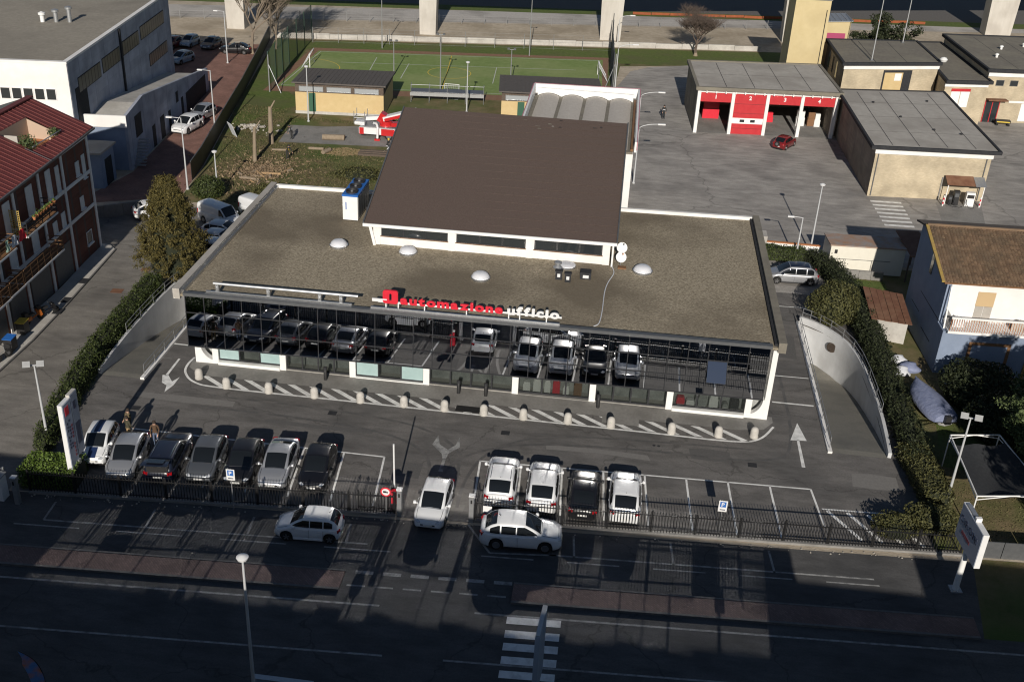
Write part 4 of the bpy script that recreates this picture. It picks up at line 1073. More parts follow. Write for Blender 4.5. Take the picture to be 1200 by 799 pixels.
# ------------------------------------------------------------------ wall-frame helper
def wbox(mb, A, B, s0, s1, z0, z1, d0, d1):
    """box on a wall A->B (outward side is to the right of A->B): s along, d outward"""
    A = Vector((A[0], A[1])); B = Vector((B[0], B[1])); e = (B - A).normalized(); n = Vector((e.y, -e.x))
    q = [A + e * s0 + n * d1, A + e * s1 + n * d1, A + e * s1 + n * d0, A + e * s0 + n * d0]
    mb.prism([(p.x, p.y) for p in q], z0, z1)
    return mb
def wpart(name, mt, parent, A, B, *a):
    return W(wbox(MB(), A, B, *a), name, mt, parent)
def wdist(A, B): return math.hypot(B[0] - A[0], B[1] - A[1])
def window(parent, A, B, s0, s1, z0, z1, glass=win_glass, frame=white_paint, sill=None, depth=.05):
    fr = MB(); f = .06
    wbox(fr, A, B, s0 - f, s0, z0 - f, z1 + f, -.02, depth); wbox(fr, A, B, s1, s1 + f, z0 - f, z1 + f, -.02, depth)
    wbox(fr, A, B, s0, s1, z0 - f, z0, -.021, depth - .001); wbox(fr, A, B, s0, s1, z1, z1 + f, -.021, depth - .001)
    w = W(fr, 'window', frame, parent)
    W(wbox(MB(), A, B, s0, s1, z0, z1, -.02, .012), 'pane', glass, w)
    if sill: W(wbox(MB(), A, B, s0 - .12, s1 + .12, z0 - f - .08, z0 - f - .003, -.02, .14), 'sill', sill, w)
    return w
def flat_roof(parent, poly, z, mt, coping, th=.22, ch=.18, cw=.28, out=.25):
    """roof slab with raised coping round the edge"""
    n = len(poly); c = Vector((sum(p[0] for p in poly) / n, sum(p[1] for p in poly) / n))
    W(MB().prism(poly, z - th, z), 'roof', mt, parent)
    for i in range(n):
        a, b = Vector(poly[i]), Vector(poly[(i + 1) % n]); e = (b - a).normalized()
        k = MB(); wbox(k, a, b, -.02 + (cw * .0), (b - a).length - .02, z - .25, z + ch - .002 * i, -cw, out)
        W(k, 'coping', coping, parent)
def bil(poly, u, v):
    a, b, c, d = [Vector((p[0], p[1])) for p in poly]
    return (a * (1 - u) + b * u) * (1 - v) + (d * (1 - u) + c * u) * v
def seams(parent, poly, z, us, vs, mt=frame_dark):
    for u in us:
        mb = MB(); strip(mb, bil(poly, u, .04), bil(poly, u, .96), .07, z); W(mb, 'roof_seam', mt, parent)
    for v in vs:
        mb = MB(); strip(mb, bil(poly, .04, v), bil(poly, .96, v), .05, z + .002); W(mb, 'roof_seam', mt, parent)

# ------------------------------------------------------------------ fire station garage with four bays
g = thing('fire_station_garage', 'flat roofed garage with four red numbered vehicle bays', 'garage', (43.5, 70.5, 0))
gp = [(35.5, 63.5), (51.9, 65.5), (51.1, 78.6), (34.7, 75.8)]
GA, GB_ = gp[0], gp[1]
GW = wdist(GA, GB_)
W(wbox(MB(), gp[1], gp[2], 0.3, wdist(gp[1], gp[2]), 0, 5.1, -.3, 0), 'wall', beige_brick_shade, g)
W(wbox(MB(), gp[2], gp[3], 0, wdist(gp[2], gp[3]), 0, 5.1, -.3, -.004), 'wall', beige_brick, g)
W(wbox(MB(), gp[3], gp[0], 0, wdist(gp[3], gp[0]) - .3, 0, 5.1, -.3, 0), 'wall', dark_brick if False else beige_brick_shade, g)
W(MB().prism(gp, .018, .03), 'floor', concrete, g)
rp4 = [bil(gp, u, v) for u, v in ((-.015, -.035), (1.015, -.035), (1.01, 1.02), (-.01, 1.02))]
flat_roof(g, [(p.x, p.y) for p in rp4], 5.42, felt_grey, felt_dark, .3, .12, .3, .08)
seams(g, gp, 5.426, (.2, .4, .6, .8), (.5,))
cs = [0.0, 4.0, 8.05, 12.1, 16.1]
for s_ in cs:
    wpart('column', concrete_lt if False else white_wall, g, GA, GB_, s_ - .02, s_ + .36, 0, 5.1, -.3, .12)
wpart('lintel', white_wall, g, GA, GB_, .37, 16.0, 4.82, 5.08, -.25, .04)
for k in range(14):
    s_ = .9 + k * 1.12
    wpart('beam_end', white_wall, g, GA, GB_, s_, s_ + .14, 4.80, 5.09, .045, .3)
for k in range(4):
    a, b = cs[k] + .37, cs[k + 1] - .03
    d = wpart('bay_door', red_door, g, GA, GB_, a, b, 3.72 if k != 1 else 0.02, 4.81, -.16, -.06)
    if k == 1:
        wpart('white_band', white_paint, d, GA, GB_, a, b, 1.28, 1.95, -.059, -.045)
        for q in (.28, .62):
            wpart('door_window', win_glass, d, GA, GB_, a + (b - a) * q - .1, a + (b - a) * q + .45, 1.46, 1.78, -.044, -.035)
        for z in (3.6, 2.5, .7):
            wpart('panel_joint', frame_dark, d, GA, GB_, a, b, z, z + .03, -.059, -.054)
    me = text_mesh(str(k + 1), .62, .02, sign_white, .02, 'number')
    e = (Vector(GB_) - Vector(GA)).normalized()
    c0 = Vector(GA) + e * ((a + b) / 2 - .17)
    tune(me, lambda co: (c0.x + e.x * co.x + e.y * .03, c0.y + e.y * co.x - e.x * .03 - .02 - co.z + .085, 4.12 + co.y))
    o = place(me, 'bay_number'); o.parent = d
for (s_, dd, w, h, mt) in ((13.2, -4.5, 1.0, 1.9, white_paint), (14.6, -4.6, .9, 1.7, wood), (15.4, -4.4, .7, 1.6, white_paint), (9.0, -5.5, 1.6, 1.2, sign_red), (2.0, -6, 2.0, 2.2, sign_red)):
    o = MB(); wbox(o, GA, GB_, s_, s_ + w, .03, h * .55, dd - .5, dd); wbox(o, GA, GB_, s_ + .06, s_ + w - .06, h * .55 + .003, h, dd - .45, dd - .05)
    tag(W(o, 'locker', mt), {13.2: 'white locker at the left side of fire station bay four', 14.6: 'brown cupboard inside fire station bay four', 15.4: 'white locker right of the brown cupboard in bay four', 9.0: 'low red equipment cabinet inside fire station bay three', 2.0: 'tall red equipment cabinet inside fire station bay one'}[s_], 'locker', 'cabinets inside the fire station bays')

# ------------------------------------------------------------------ beige brick store
b = thing('brick_store', 'beige brick store with wide flat grey roof beside the garage', 'building', (58.7, 57, 0))
bp = [(52.75, 46.2), (64.4, 47.4), (64.0, 69.4), (52.3, 67.0)]
W(MB().prism(bp, 0, 5.0), 'wall', [beige_brick], b)
for A, B in ((bp[3], bp[0]),): wpart('side_wall', beige_brick_shade, b, A, B, .0, wdist(A, B), .0, 5.0, .0, .012)
wpart('white_band', white_wall, b, bp[0], bp[1], -.1, wdist(bp[0], bp[1]) + .1, 4.55, 5.06, .0, .14)
rp_ = [(52.2, 45.8), (65.15, 47.1), (64.7, 70.2), (51.8, 67.6)]
flat_roof(b, rp_, 5.32, felt_grey, frame_dark, .28, .1, .22, .05)
seams(b, rp_, 5.327, (.17, .38, .6, .82), (.25, .5, .75))
for s_ in (.25, 11.2): wpart('downpipe', frame_grey, b, bp[0], bp[1], s_, s_ + .1, .1, 4.5, .0, .1)
wpart('drainpipe', concrete, b, bp[0], bp[1], 7.2, 7.34, 0, 2.4, .0, .1)
for u, v in ((.25, .75), (.6, .3), (.4, .5), (.75, .8), (.8, .25)):
    p = bil(rp_, u, v); W(MB().lathe([(.14, 0), (.14, .16), (.0001, .17)], (p.x, p.y, 5.32), 8), 'roof_drain', frame_dark, b)
# fuel pump shelter leaning on the store
f = thing('pump_shelter', 'small lean-to pump shelter with rusty roof on the brick store wall', 'shelter', (62.0, 46.4, 0))
FA, FB = (60.3, 46.2), (63.6, 46.5)
W(MB().slab([(60.2, 45.4, 2.15), (63.0, 45.65, 2.15), (62.9, 46.85, 2.75), (60.1, 46.6, 2.75)], .06), 'rusty_roof', rust, f)
W(MB().slab([(63.02, 45.5, 2.13), (64.1, 45.7, 2.13), (64.0, 46.9, 2.73), (62.92, 46.8, 2.73)], .05), 'sheet_roof', galv, f)
for x, y in ((60.3, 45.5), (63.9, 45.75)): W(MB().box(x - .04, x + .04, y - .04, y + .04, 0, 2.1), 'post', white_paint, f)
for x, w, h, mt, lab in ((61.1, .55, 1.5, black_plastic, 'black fuel pump under the rusty shelter roof'), (62.3, .85, 1.45, white_paint, 'white fuel pump cabinet under the rusty shelter roof'), (60.6, .4, 1.0, black_plastic, 'dark hose reel beside the pump shelter')):
    p = thing('fuel_pump', lab, 'fuel pump', (x + w / 2, 45.75, 0))
    W(MB().box(x, x + w, 45.5, 46.0, 0, h), 'cabinet', mt, p); W(MB().box(x + .08, x + w - .08, 45.49, 45.497, h * .6, h * .85), 'display', black_plastic if mt != black_plastic else frame_grey, p)
    W(MB().tube(smooth_path([(x + .1, 45.48, h * .55), (x + .1, 45.1, .3), (x + .5, 44.9, .05), (x + .9, 45.2, .05)]), .03, 6), 'hose', black_plastic, p)
for x, y in ((60.05, 45.1), (63.75, 45.5)):
    p = thing('guard_post', 'red and white striped guard post ' + ('beside the dark hose reel' if x < 62 else 'beside the white pump cabinet'), 'bollard', (x, y, 0), 0, 'striped guard posts')
    for k in range(5): W(MB().lathe([(.07, k * .22), (.07, (k + 1) * .22)], (x, y, 0), 10), 'band', (white_paint, sign_red)[k % 2], p)

# ------------------------------------------------------------------ fire station blocks behind
c = thing('fire_station_block', 'raised beige brick block with white band and recessed window', 'building', (60, 84, 0))
cp = [(53.8, 76.2), (66.0, 80.0), (65.5, 91.9), (53.5, 89.0)]
W(MB().prism(cp, 0, 6.2), 'wall', beige_brick, c)
wpart('side_wall', beige_brick_shade, c, cp[3], cp[0], 0, wdist(cp[3], cp[0]), 0, 6.2, 0, .012)
wpart('white_band', white_wall, c, cp[0], cp[1], -.1, wdist(cp[0], cp[1]) + .1, 5.75, 6.25, 0, .12)
flat_roof(c, [(53.5, 75.8), (66.35, 79.8), (65.8, 92.3), (53.2, 89.4)], 6.5, felt_dark, frame_dark, .28, .12, .28, .05)
seams(c, cp, 6.507, (.33, .66), ())
wpart('recess', frame_dark, c, cp[0], cp[1], 5.4, 9.3, 3.0, 5.6, 0, .05)
wpart('shutter', wood if False else yellow_wall, c, cp[0], cp[1], 5.6, 8.1, 3.0, 5.3, .05, .09)
wpart('notice_board', white_paint, c, cp[0], cp[1], 7.0, 7.9, 4.3, 5.2, .091, .11)
for s_ in (2.5, 5.2, 8.0): wpart('side_window', win_blue, c, cp[3], cp[0], s_, s_ + .8, 3.6, 5.6, .012, .04)
d = thing('fire_station_link', 'lower link block with white red-framed window', 'building', (68.6, 86, 0))
dp = [(66.1, 75.4), (71.4, 76.6), (70.0, 97.4), (66.7, 96.4)]
W(MB().prism(dp, 0, 5.2), 'wall', beige_brick, d)
wpart('white_band', white_wall, d, dp[0], dp[1], -.1, wdist(dp[0], dp[1]) + .1, 4.75, 5.24, 0, .12)
flat_roof(d, [(66.05, 75.0), (71.9, 76.2), (70.4, 97.8), (66.4, 96.8)], 5.45, felt_dark, frame_dark, .24, .14, .28, .05)
wpart('window_head', red_door, d, dp[0], dp[1], .9, 3.4, 4.15, 4.5, 0, .07)
for s_ in (.95, 2.2): wpart('window_panel', white_paint, d, dp[0], dp[1], s_, s_ + 1.15, 2.2, 4.14, 0, .05)
W(MB().lathe([(.0001, 0), (.35, .12), (.5, .4), (.3, .62), (.0001, .7)], (66.5, 80.2, 6.55), 12), 'roof_dome', white_paint, d)
e_ = thing('fire_station_hall', 'two storey beige brick hall with red framed entrance', 'building', (82, 88, 0))
ep = [(71.7, 78.0), (110, 84.0), (108, 104), (70.6, 97.2)]
W(MB().prism(ep, 0, 6.3), 'wall', beige_brick, e_)
wpart('white_band', white_wall, e_, ep[0], ep[1], -.05, 38, 5.8, 6.34, 0, .12)
wpart('white_band', white_wall, e_, ep[0], ep[1], 3.4, 38, 2.55, 2.8, 0, .06)
flat_roof(e_, [(71.4, 77.6), (110.3, 83.7), (108.3, 104.3), (70.3, 97.6)], 6.62, felt_dark, frame_dark, .28, .14, .28, .05)
seams(e_, ep, 6.627, (.1, .2, .3), ())
for u, v in ((.08, .35), (.14, .6), (.2, .4), (.24, .7)):
    q = bil(ep, u, v); W(MB().lathe([(.16, 0), (.16, .3), (.26, .34), (.22, .48), (.0001, .55)], (q.x, q.y, 6.62), 10), 'roof_vent', white_paint, e_)
for s_ in (1.2, 3.0): window(e_, ep[0], ep[1], s_, s_ + .9, 4.7, 5.3, win_glass, frame_grey)
wpart('porch_roof', rust, e_, ep[0], ep[1], .4, 2.9, 2.9, 3.05, 0, .9)
dr = wpart('entrance_door', win_glass, e_, ep[0], ep[1], .5, 2.2, .02, 2.75, 0, .06)
for s_ in (.4, 1.3, 2.2): wpart('door_frame', red_door, dr, ep[0], ep[1], s_, s_ + .1, .02, 2.8, .02, .1)
wpart('white_door', white_paint, e_, ep[0], ep[1], 5.1, 6.4, .25, 2.5, 0, .05)
y_ = thing('hand_cart', 'black and yellow hand cart parked at the hall wall', 'cart', (74.5, 77.1, 0))
W(MB().box(73.6, 75.4, 76.8, 77.5, .35, .7), 'tub', black_plastic, y_); W(MB().box(73.7, 75.3, 76.77, 76.797, .45, .58), 'stripe', paint_yellow, y_)
for x in (73.8, 75.2):
    for y in (76.85, 77.45): W(MB().lathe([(.16, -.04), (.16, .04)], (x, y, .16), 10, 'y'), 'wheel', tyre_m, y_)

# tower
tw = thing('training_tower', 'tall yellow windowless training tower', 'tower', (50.4, 88.5, 0))
tp = [(48.0, 86.0), (52.6, 86.5), (52.3, 91.0), (47.7, 90.6)]
W(MB().prism(tp, 0, 12.0), 'shaft', tower_wall, tw)
W(MB().prism([(47.9, 85.9), (52.7, 86.4), (52.4, 91.1), (47.6, 90.7)], 12.0, 12.12), 'parapet', concrete, tw)
W(MB().tube([(52.2, 86.35, 3.5), (52.2, 86.35, 10.8)], .05, 6), 'downpipe', frame_dark, tw)
ta = thing('tower_annex', 'small yellow annex with grey metal roof beside the tower', 'building', (55.2, 93.5, 0))
ap = [(53.2, 91.6), (56.6, 92.1), (56.2, 96.0), (52.9, 95.6)]
W(MB().prism(ap, 0, 8.4), 'wall', tower_wall, ta)
W(MB().slab([(53.1, 91.4, 8.42), (56.8, 91.9, 8.62), (56.3, 96.2, 8.82), (52.8, 95.8, 8.62)], .1), 'metal_roof', galv, ta)
for k in range(6):
    u = k / 5; W(MB().bar((53.1 + 3.7 * u, 91.4 + .5 * u, 8.45 + .2 * u), (52.8 + 3.5 * u, 95.8 + .4 * u, 8.65 + .2 * u), .05, .08), 'roof_rib', galv, ta)
wpart('shutter', mat('magenta_shutter', (.36, .05, .13), .6), ta, ap[0], ap[1], .4, 2.9, 5.6, 6.9, 0, .06)

# ------------------------------------------------------------------ yellow changing huts
def hut(name, label, P4, zf_, zb_, doors):
    t = thing(name, label, 'hut', (P4[0][0], P4[0][1], 0), 0, 'changing huts by the pitch')
    A, B = P4[0], P4[1]; L = wdist(A, B)
    W(MB().prism(P4, .0, 2.55), 'wall', yellow_wall, t)
    wpart('plinth', concrete_lt, t, A, B, -.04, L + .04, 0, .35, .0, .05)
    W(MB()._add([(p[0], p[1], 2.552) for p in P4] + [(P4[0][0], P4[0][1], zf_ - .2), (P4[1][0], P4[1][1], zf_ - .2), (P4[2][0], P4[2][1], zb_ - .2), (P4[3][0], P4[3][1], zb_ - .2)],
                [(0, 1, 5, 4), (1, 2, 6, 5), (2, 3, 7, 6), (3, 0, 4, 7), (4, 5, 6, 7)]), 'upper_wall', wood if False else bark_dark, t)
    nw = max(1, int(L / 3.3))
    for k in range(nw):
        s0 = .5 + k * (L - .6) / nw; s1 = s0 + (L - .6) / nw - .5
        window(t, A, B, s0, s1, 2.72, 3.22, mat('frosted_strip_glass', (.34, .36, .37), .15), alu, None, .06)
    for s_ in doors: wpart('door', mat('green_door', (.03, .10, .06), .6), t, A, B, s_, s_ + .8, .3, 2.5, .0, .06)
    o = .35
    W(MB().slab([bil(P4, -.03, -.05).to_3d() + Vector((0, 0, zf_)), bil(P4, 1.03, -.05).to_3d() + Vector((0, 0, zf_)), bil(P4, 1.03, 1.03).to_3d() + Vector((0, 0, zb_)), bil(P4, -.03, 1.03).to_3d() + Vector((0, 0, zb_))], .16), 'roof', mat('hut_roof_sheet', (.085, .075, .068), .8, 0, (.115, .10, .092), 3, .2, 20), t)
    for k in range(int(L / .5)):
        u = (k + .5) / int(L / .5)
        a = bil(P4, u, -.04).to_3d() + Vector((0, 0, zf_ + .012)); b2 = bil(P4, u, 1.02).to_3d() + Vector((0, 0, zb_ + .012))
        W(MB().bar(a, b2, .05, .03), 'roof_rib', MATS['hut_roof_sheet'], t)
    return t
hut('changing_hut', 'yellow changing hut with green door behind the lawn', [(-10.9, 58.4), (-.7, 59.5), (-1.4, 67.8), (-11.8, 66.4)], 3.8, 3.25, [1.55])
hut('changing_hut', 'yellow changing hut half hidden behind the vaulted hall roof', [(12.9, 61.4), (24.4, 62.7), (23.4, 71.8), (11.9, 70.2)], 3.8, 3.25, [1.9])
# covered team bench
db = thing('team_shelter', 'long grey metal team bench shelter beside the pitch', 'shelter', (5.5, 67.4, 0))
W(MB().slab([(1.1, 66.6, 1.35), (9.9, 67.9, 1.35), (9.8, 68.6, 1.6), (1.0, 67.3, 1.6)], .08), 'seat_board', alu, db)
W(MB().bar((1.0, 66.55, 1.05), (9.95, 67.85, 1.05), .1, .4), 'front_panel', galv, db)
for k in range(5):
    u = k / 4; x, y = 1.1 + 8.8 * u, 66.6 + 1.3 * u
    mb = MB(); mb.tube([(x, y, 0), (x, y, 2.2)], .035, 6); mb.tube([(x - .1, y + .9, 0), (x - .1, y + .9, 2.2)], .035, 6); mb.tube([(x, y, 2.2), (x - .1, y + .9, 2.2)], .03, 6); W(mb, 'frame_post', galv, db)
W(MB().tube([(1.1, 66.6, 2.2), (9.9, 67.9, 2.2)], .03, 6), 'top_rail', galv, db)

# ------------------------------------------------------------------ viaduct
v = thing('viaduct', 'concrete viaduct whose pale tapered piers stand beyond the pitch', 'viaduct', (24, 110, 0))
for k, (x, y, hw, dy) in enumerate(((-3.75, 103.0, 1.3, 2.6), (23.9, 108.4, 1.7, 3.2), (52.6, 116.0, 1.8, 3.4), (-32.0, 97.5, 1.4, 2.6), (88.8, 133.0, 2.3, 3.6), (125, 142, 2, 3))):
    mb = MB(); mb._add([(x - hw * .92, y, 0), (x + hw * .92, y + .3, 0), (x + hw * .85, y + dy, 0), (x - hw * .95, y + dy - .3, 0), (x - hw * 1.08, y - .15, 11), (x + hw * 1.08, y + .15, 11), (x + hw, y + dy, 11), (x - hw * 1.05, y + dy - .3, 11)],
                       [(3, 2, 1, 0), (4, 5, 6, 7), (0, 1, 5, 4), (1, 2, 6, 5), (2, 3, 7, 6), (3, 0, 4, 7)]); W(mb, 'pier', concrete_pier, v)
mb = MB(); mb.prism([(-160, 68.0), (24, 104.8), (90, 130.0), (200, 168), (200, 178), (86, 140.5), (22, 115.5), (-160, 79)], 11.02, 12.6); W(mb, 'deck', concrete_pier, v)

# low boundary wall behind the pitch and the track fence
w = thing('boundary_wall', 'long low weathered concrete wall between pitch and waste ground', 'wall', (20, 103, 0))
for k in range(18):
    xa = -25 + k * 4.0; ya = 94.1 + (xa + 25) * .203; xb, yb = xa + 3.96, ya + 3.96 * .203
    W(wbox(MB(), (xa, ya), (xb, yb), 0, wdist((xa, ya), (xb, yb)), 0, .75 + .05 * math.sin(k * 2.1), -.25, 0), 'wall_segment', concrete_lt, w)
def mesh_fence(name, label, pts, h, n, mt=galv, wires=True, post=.035, group=None, step=.5, net=None):
    t = thing(name, label, 'fence', (pts[0][0], pts[0][1], 0), 0, group)
    P = [Vector((p[0], p[1], 0)) for p in pts]
    tot = sum((P[i + 1] - P[i]).length for i in range(len(P) - 1))
    k = 0
    for i in range(len(P) - 1):
        L = (P[i + 1] - P[i]).length; m_ = max(1, round(n * L / tot))
        for j in range(m_ + (1 if i == len(P) - 2 else 0)):
            q = P[i].lerp(P[i + 1], j / m_); W(MB().tube([q, q + Vector((0, 0, h))], post, 6), 'post', mt, t)
    if wires:
        mb = MB(); z = .15
        while z <= h:
            for i in range(len(P) - 1): mb.bar(P[i] + Vector((0, 0, z)), P[i + 1] + Vector((0, 0, z)), .012)
            z += step
        if net:
            for i in range(len(P) - 1):
                L = (P[i + 1] - P[i]).length
                for j in range(int(L / net)):
                    q = P[i].lerp(P[i + 1], j * net / L); mb.bar(q, q + Vector((0, 0, h)), .018)
        o = W(mb, 'wire_mesh', mt, t); o['kind'] = 'stuff'
    return t
mesh_fence('track_fence', 'wire fence on grey posts along the gravel track', [(-60, 97.4), (60, 127.8)], 1.5, 34, galv, True, .05, step=.35)
net_green = mat('green_net_wire', (.04, .075, .055), .8)
mesh_fence('pitch_fence', 'tall green netting fence on the left side of the pitch', [(-16.6, 66.2), (-18.3, 80), (-19.3, 94.4)], 5.0, 6, net_green, True, .07, step=.22, net=.26)
mesh_fence('pitch_fence', 'grey mesh fence along the far side of the pitch', [(-18.8, 93.0), (3.0, 97.1), (24.4, 101.2)], 2.2, 11, galv, True, .04, step=.5)
mesh_fence('pitch_fence', 'tall netting fence between pitch and fire station yard', [(25.3, 79.0), (24.7, 90), (24.3, 104)], 5.0, 5, frame_grey, True, .07, step=.25, net=.30)
for (x, y, h) in ((-16.6, 66.2, 4.6), (25.5, 79.2, 4.8)):
    o = MB(); o.tube([(x, y, 0), (x, y, h)], .08, 8); o.tube([(x + (1.5 if x < 0 else -1.2), y - .2, 0), (x, y, h * .75)], .05, 6)
    tag(W(o, 'braced_post', galv), 'braced grey post ending the pitch netting ' + ('near the yellow hut' if x < 0 else 'by the station yard'), 'post')
def goal(x, y, rz, w, h, d, label):
    t = thing('football_goal', label, 'goal', (x, y, 0), rz)
    mb = MB(); mb.tube([(-w / 2, 0, 0), (-w / 2, 0, h), (w / 2, 0, h), (w / 2, 0, 0)], .05, 6); mb.build('goal_frame', white_paint, t)
    mb = MB(); mb.tube([(-w / 2, 0, h), (-w / 2, -d, 0), (w / 2, -d, 0), (w / 2, 0, h)], .03, 6)
    for k in range(9): xx = -w / 2 + w * k / 8; mb.bar((xx, 0, h), (xx, -d, 0), .012)
    for k in range(5): mb.bar((-w / 2, -d * k / 4, h * (1 - k / 4)), (w / 2, -d * k / 4, h * (1 - k / 4)), .012)
    o = mb.build('goal_net', cloth_white, t)
goal(-15.3, 80.4, R(-85), 3.0, 1.9, 1.1, 'white football goal at the left end of the pitch')
goal(23.2, 85.2, R(95), 3.4, 1.9, 1.2, 'white football goal against the tall netting')
goal(5.6, 70.0, R(0), 1.8, 1.7, .8, 'small training goal behind the team bench')
mb = MB()
o = thing('orange_barrier', 'long orange safety netting beside the railway', 'barrier', (30, 131, 0))
for k in range(16):
    xa = 27 + k * 3.2; ya = 129.6 + (xa - 27) * .19
    W(MB().bar((xa, ya, .25), (xa + 3.1, ya + .59, .22 + .05 * (k % 3)), .05, .42), 'netting_panel', orange_net, o)

# ------------------------------------------------------------------ brick apartment block
a = thing('brick_apartments', 'dark brick apartment block with balconies and red metal roof', 'building', (-19, 2, 0))
FA_, FB2 = (-13.9, -9.0), (-15.25, 17.0)            # facade line towards the driveway (faces +X)
def fx(y): return -14.37 - (y - 0) * .0519
P_ = [(fx(-9), -9.0), (fx(17), 17.0), (-25.0, 17.0), (-25.0, -9.0)]
W(MB().prism(P_, 0, 10.0), 'wall', dark_brick, a)
A, B = (fx(17), 17.0), (fx(-9), -9.0)
# wall() frame: outward must be to the right of A->B, so run from far to near end reversed
A, B = B, A
L = wdist(A, B)
def sy(y): return (y + 9.0) * L / 26.0
for z in (3.85, 6.65):
    wpart('white_band', white_wall, a, A, B, 0, L, z, z + .28, 0, .06)
wpart('white_band', white_wall, a, A, B, 0, L, 9.55, 9.8, 0, .05)
for y in (16.85, 12.1, 8.2, 4.3, 1.1, -3.2, -7.4):
    wpart('pilaster', white_wall, a, A, B, sy(y) - .14, sy(y) + .14, 0, 9.9, .0, .09)
for (y, z0, z1, w) in ((14.4, 4.4, 5.3, .55), (14.4, 7.2, 8.2, .55), (11.0, 7.1, 9.0, .5), (10.9, 4.2, 5.3, .55), (9.4, 4.1, 5.1, .6), (9.4, 7.0, 9.2, .7), (15.6, 6.6, 8.4, .45), (6.2, 7.0, 9.1, .9), (6.0, 4.2, 6.3, .9), (2.8, 7.0, 9.1, .9), (2.6, 4.2, 6.3, .9), (-1.0, 4.2, 6.3, .9), (-5, 4.2, 6.3, .9), (-1.0, 7.0, 9.1, .9), (-5, 7.0, 9.1, .9), (14.6, 1.2, 2.2, .9)):
    window(a, A, B, sy(y), sy(y) + w, z0, z1, white_wall if z0 > 4 else win_blue, white_wall, white_wall)
for (y0, y1) in ((4.6, 7.9), (8.6, 11.7), (1.4, 4.0), (-2.9, .8), (-7.1, -3.5)):
    wpart('garage_door', frame_grey, a, A, B, sy(y0) + .15, sy(y1) - .15, .1, 2.9, .0, .05)
for (y0, y1, z) in ((-8.0, 1.6, 6.62), (3.3, 8.1, 6.72), (-.2, 1.8, 3.70), (-6, -.25, 3.65), (1.81, 8.2, 3.72)):
    if (y0, z) == (1.81, 3.72): y0 = 1.85
    bl = wpart('balcony', white_wall, a, A, B, sy(y0), sy(y1), z - .14, z, .10, 1.25)
    wpart('balcony_floor', wood, bl, A, B, sy(y0) + .04, sy(y1) - .04, z + .002, z + .02, .10, 1.2)
    rail = MB(); n = max(2, int((y1 - y0) / 1.0))
    e = (Vector(B) - Vector(A)).normalized(); nn = Vector((e.y, -e.x))
    def wp(s, d_, zz): q = Vector(A) + e * s + nn * d_; return (q.x, q.y, zz)
    for k in range(n + 1):
        s_ = sy(y0) + .08 + (sy(y1) - sy(y0) - .16) * k / n; rail.bar(wp(s_, 1.2, z), wp(s_, 1.2, z + 1.0), .05)
    for zz in (.35, .65, 1.0):
        rail.bar(wp(sy(y0) + .06, 1.2, z + zz), wp(sy(y1) - .06, 1.2, z + zz), .05, .06)
        for s_ in (sy(y0) + .06, sy(y1) - .06): rail.bar(wp(s_, .1, z + zz), wp(s_, 1.2, z + zz), .05, .06)
    W(rail, 'balcony_railing', wood if z < 5 or y0 < 0 else frame_dark, bl)
# flower pots and laundry on the upper balcony
for k in range(8):
    s_ = sy(4.4 + k * .45); x, y, z = wp(s_, 1.32, 7.55)
    pt = thing('flower_pot', 'terracotta flower pot hung on the upper brick block balcony railing', 'flower pot', (x, y, z), 0, 'pots on the balcony railing')
    MB().lathe([(.08, 0), (.13, .2), (.145, .2), (.145, .24), (.11, .24), (.0001, .22)], (0, 0, 0), 10).build('pot', terracotta, pt)
    p = RNG.normal(0, .07, (30, 3)) + np.array([0, 0, .3]); leaves('plant', p, RNG.normal(0, 1, (30, 3)), .06, hedge_bright, pt)
for k, (y, mt, lab, w) in enumerate(((2.0, sign_red, 'red cloth hung out on a balcony of the brick block', .8), (.9, cloth_white, 'white sheet hung out on a balcony of the brick block', .7), (.1, mat('green_cloth', (.25, .36, .30), .9), 'pale green cloth hung out on a balcony of the brick block', .4))):
    x, y2, z = wp(sy(y), 1.30, 7.1)
    mb = MB(); mb.grid([[(x + .05 * math.sin(q * 2 + r), y2 + q * w / 5, z - .16 * r + .55) for q in range(6)] for r in range(6)]); o = W(mb, 'hanging_cloth', mt); tag(o, lab, 'laundry')
x, y, z = wp(sy(3.3), .5, 6.74)
mb = MB()
for k in range(6): mb.bar((x - .35 + .14 * k, y, z), (x - .35 + .14 * k, y, z + 1.9), .03, .04)
for k in range(12): mb.bar((x - .37, y, z + .05 + .16 * k), (x + .37, y, z + .05 + .16 * k), .03, .04)
tag(W(mb, 'lattice_screen', mat('yellow_lattice', (.5, .36, .1), .8)), 'yellow wooden lattice screen on the upper balcony', 'screen')
# red standing seam roof with a sunken roof terrace
def rz_(x): return 10.0 + (-14.1 - x) * .4
def rq(x, y, dz=0): return (x, y, rz_(x) + dz)
ridge_x = -19.75
hole = (-18.4, -15.75, 9.9, 14.2)                   # x0 x1 y0 y1 of the terrace
er = lambda y: -14.78 + .06 * (17.5 - y)            # eave line
mb = MB()
for (y0, y1, x0, x1) in ((hole[3], 17.5, ridge_x, None), (-9.5, hole[2], ridge_x, None), (hole[2], hole[3], ridge_x, hole[0]), (hole[2], hole[3], hole[1], None)):
    xa1 = x1 if x1 is not None else er(y0); xb1 = x1 if x1 is not None else er(y1)
    mb.slab([rq(x0, y0), rq(xa1, y0), rq(xb1, y1), rq(x0, y1)], .12)
rf = W(mb, 'red_roof', red_metal, a)
y = -9.3
while y < 17.4:
    for (x0, x1) in (((ridge_x, er(y)),) if not (hole[2] < y < hole[3]) else ((ridge_x, hole[0]), (hole[1], er(y)))):
        W(MB().bar(rq(x0, y, .03), rq(x1, y, .03), .05, .06), 'roof_rib', red_metal, rf)
    y += .55
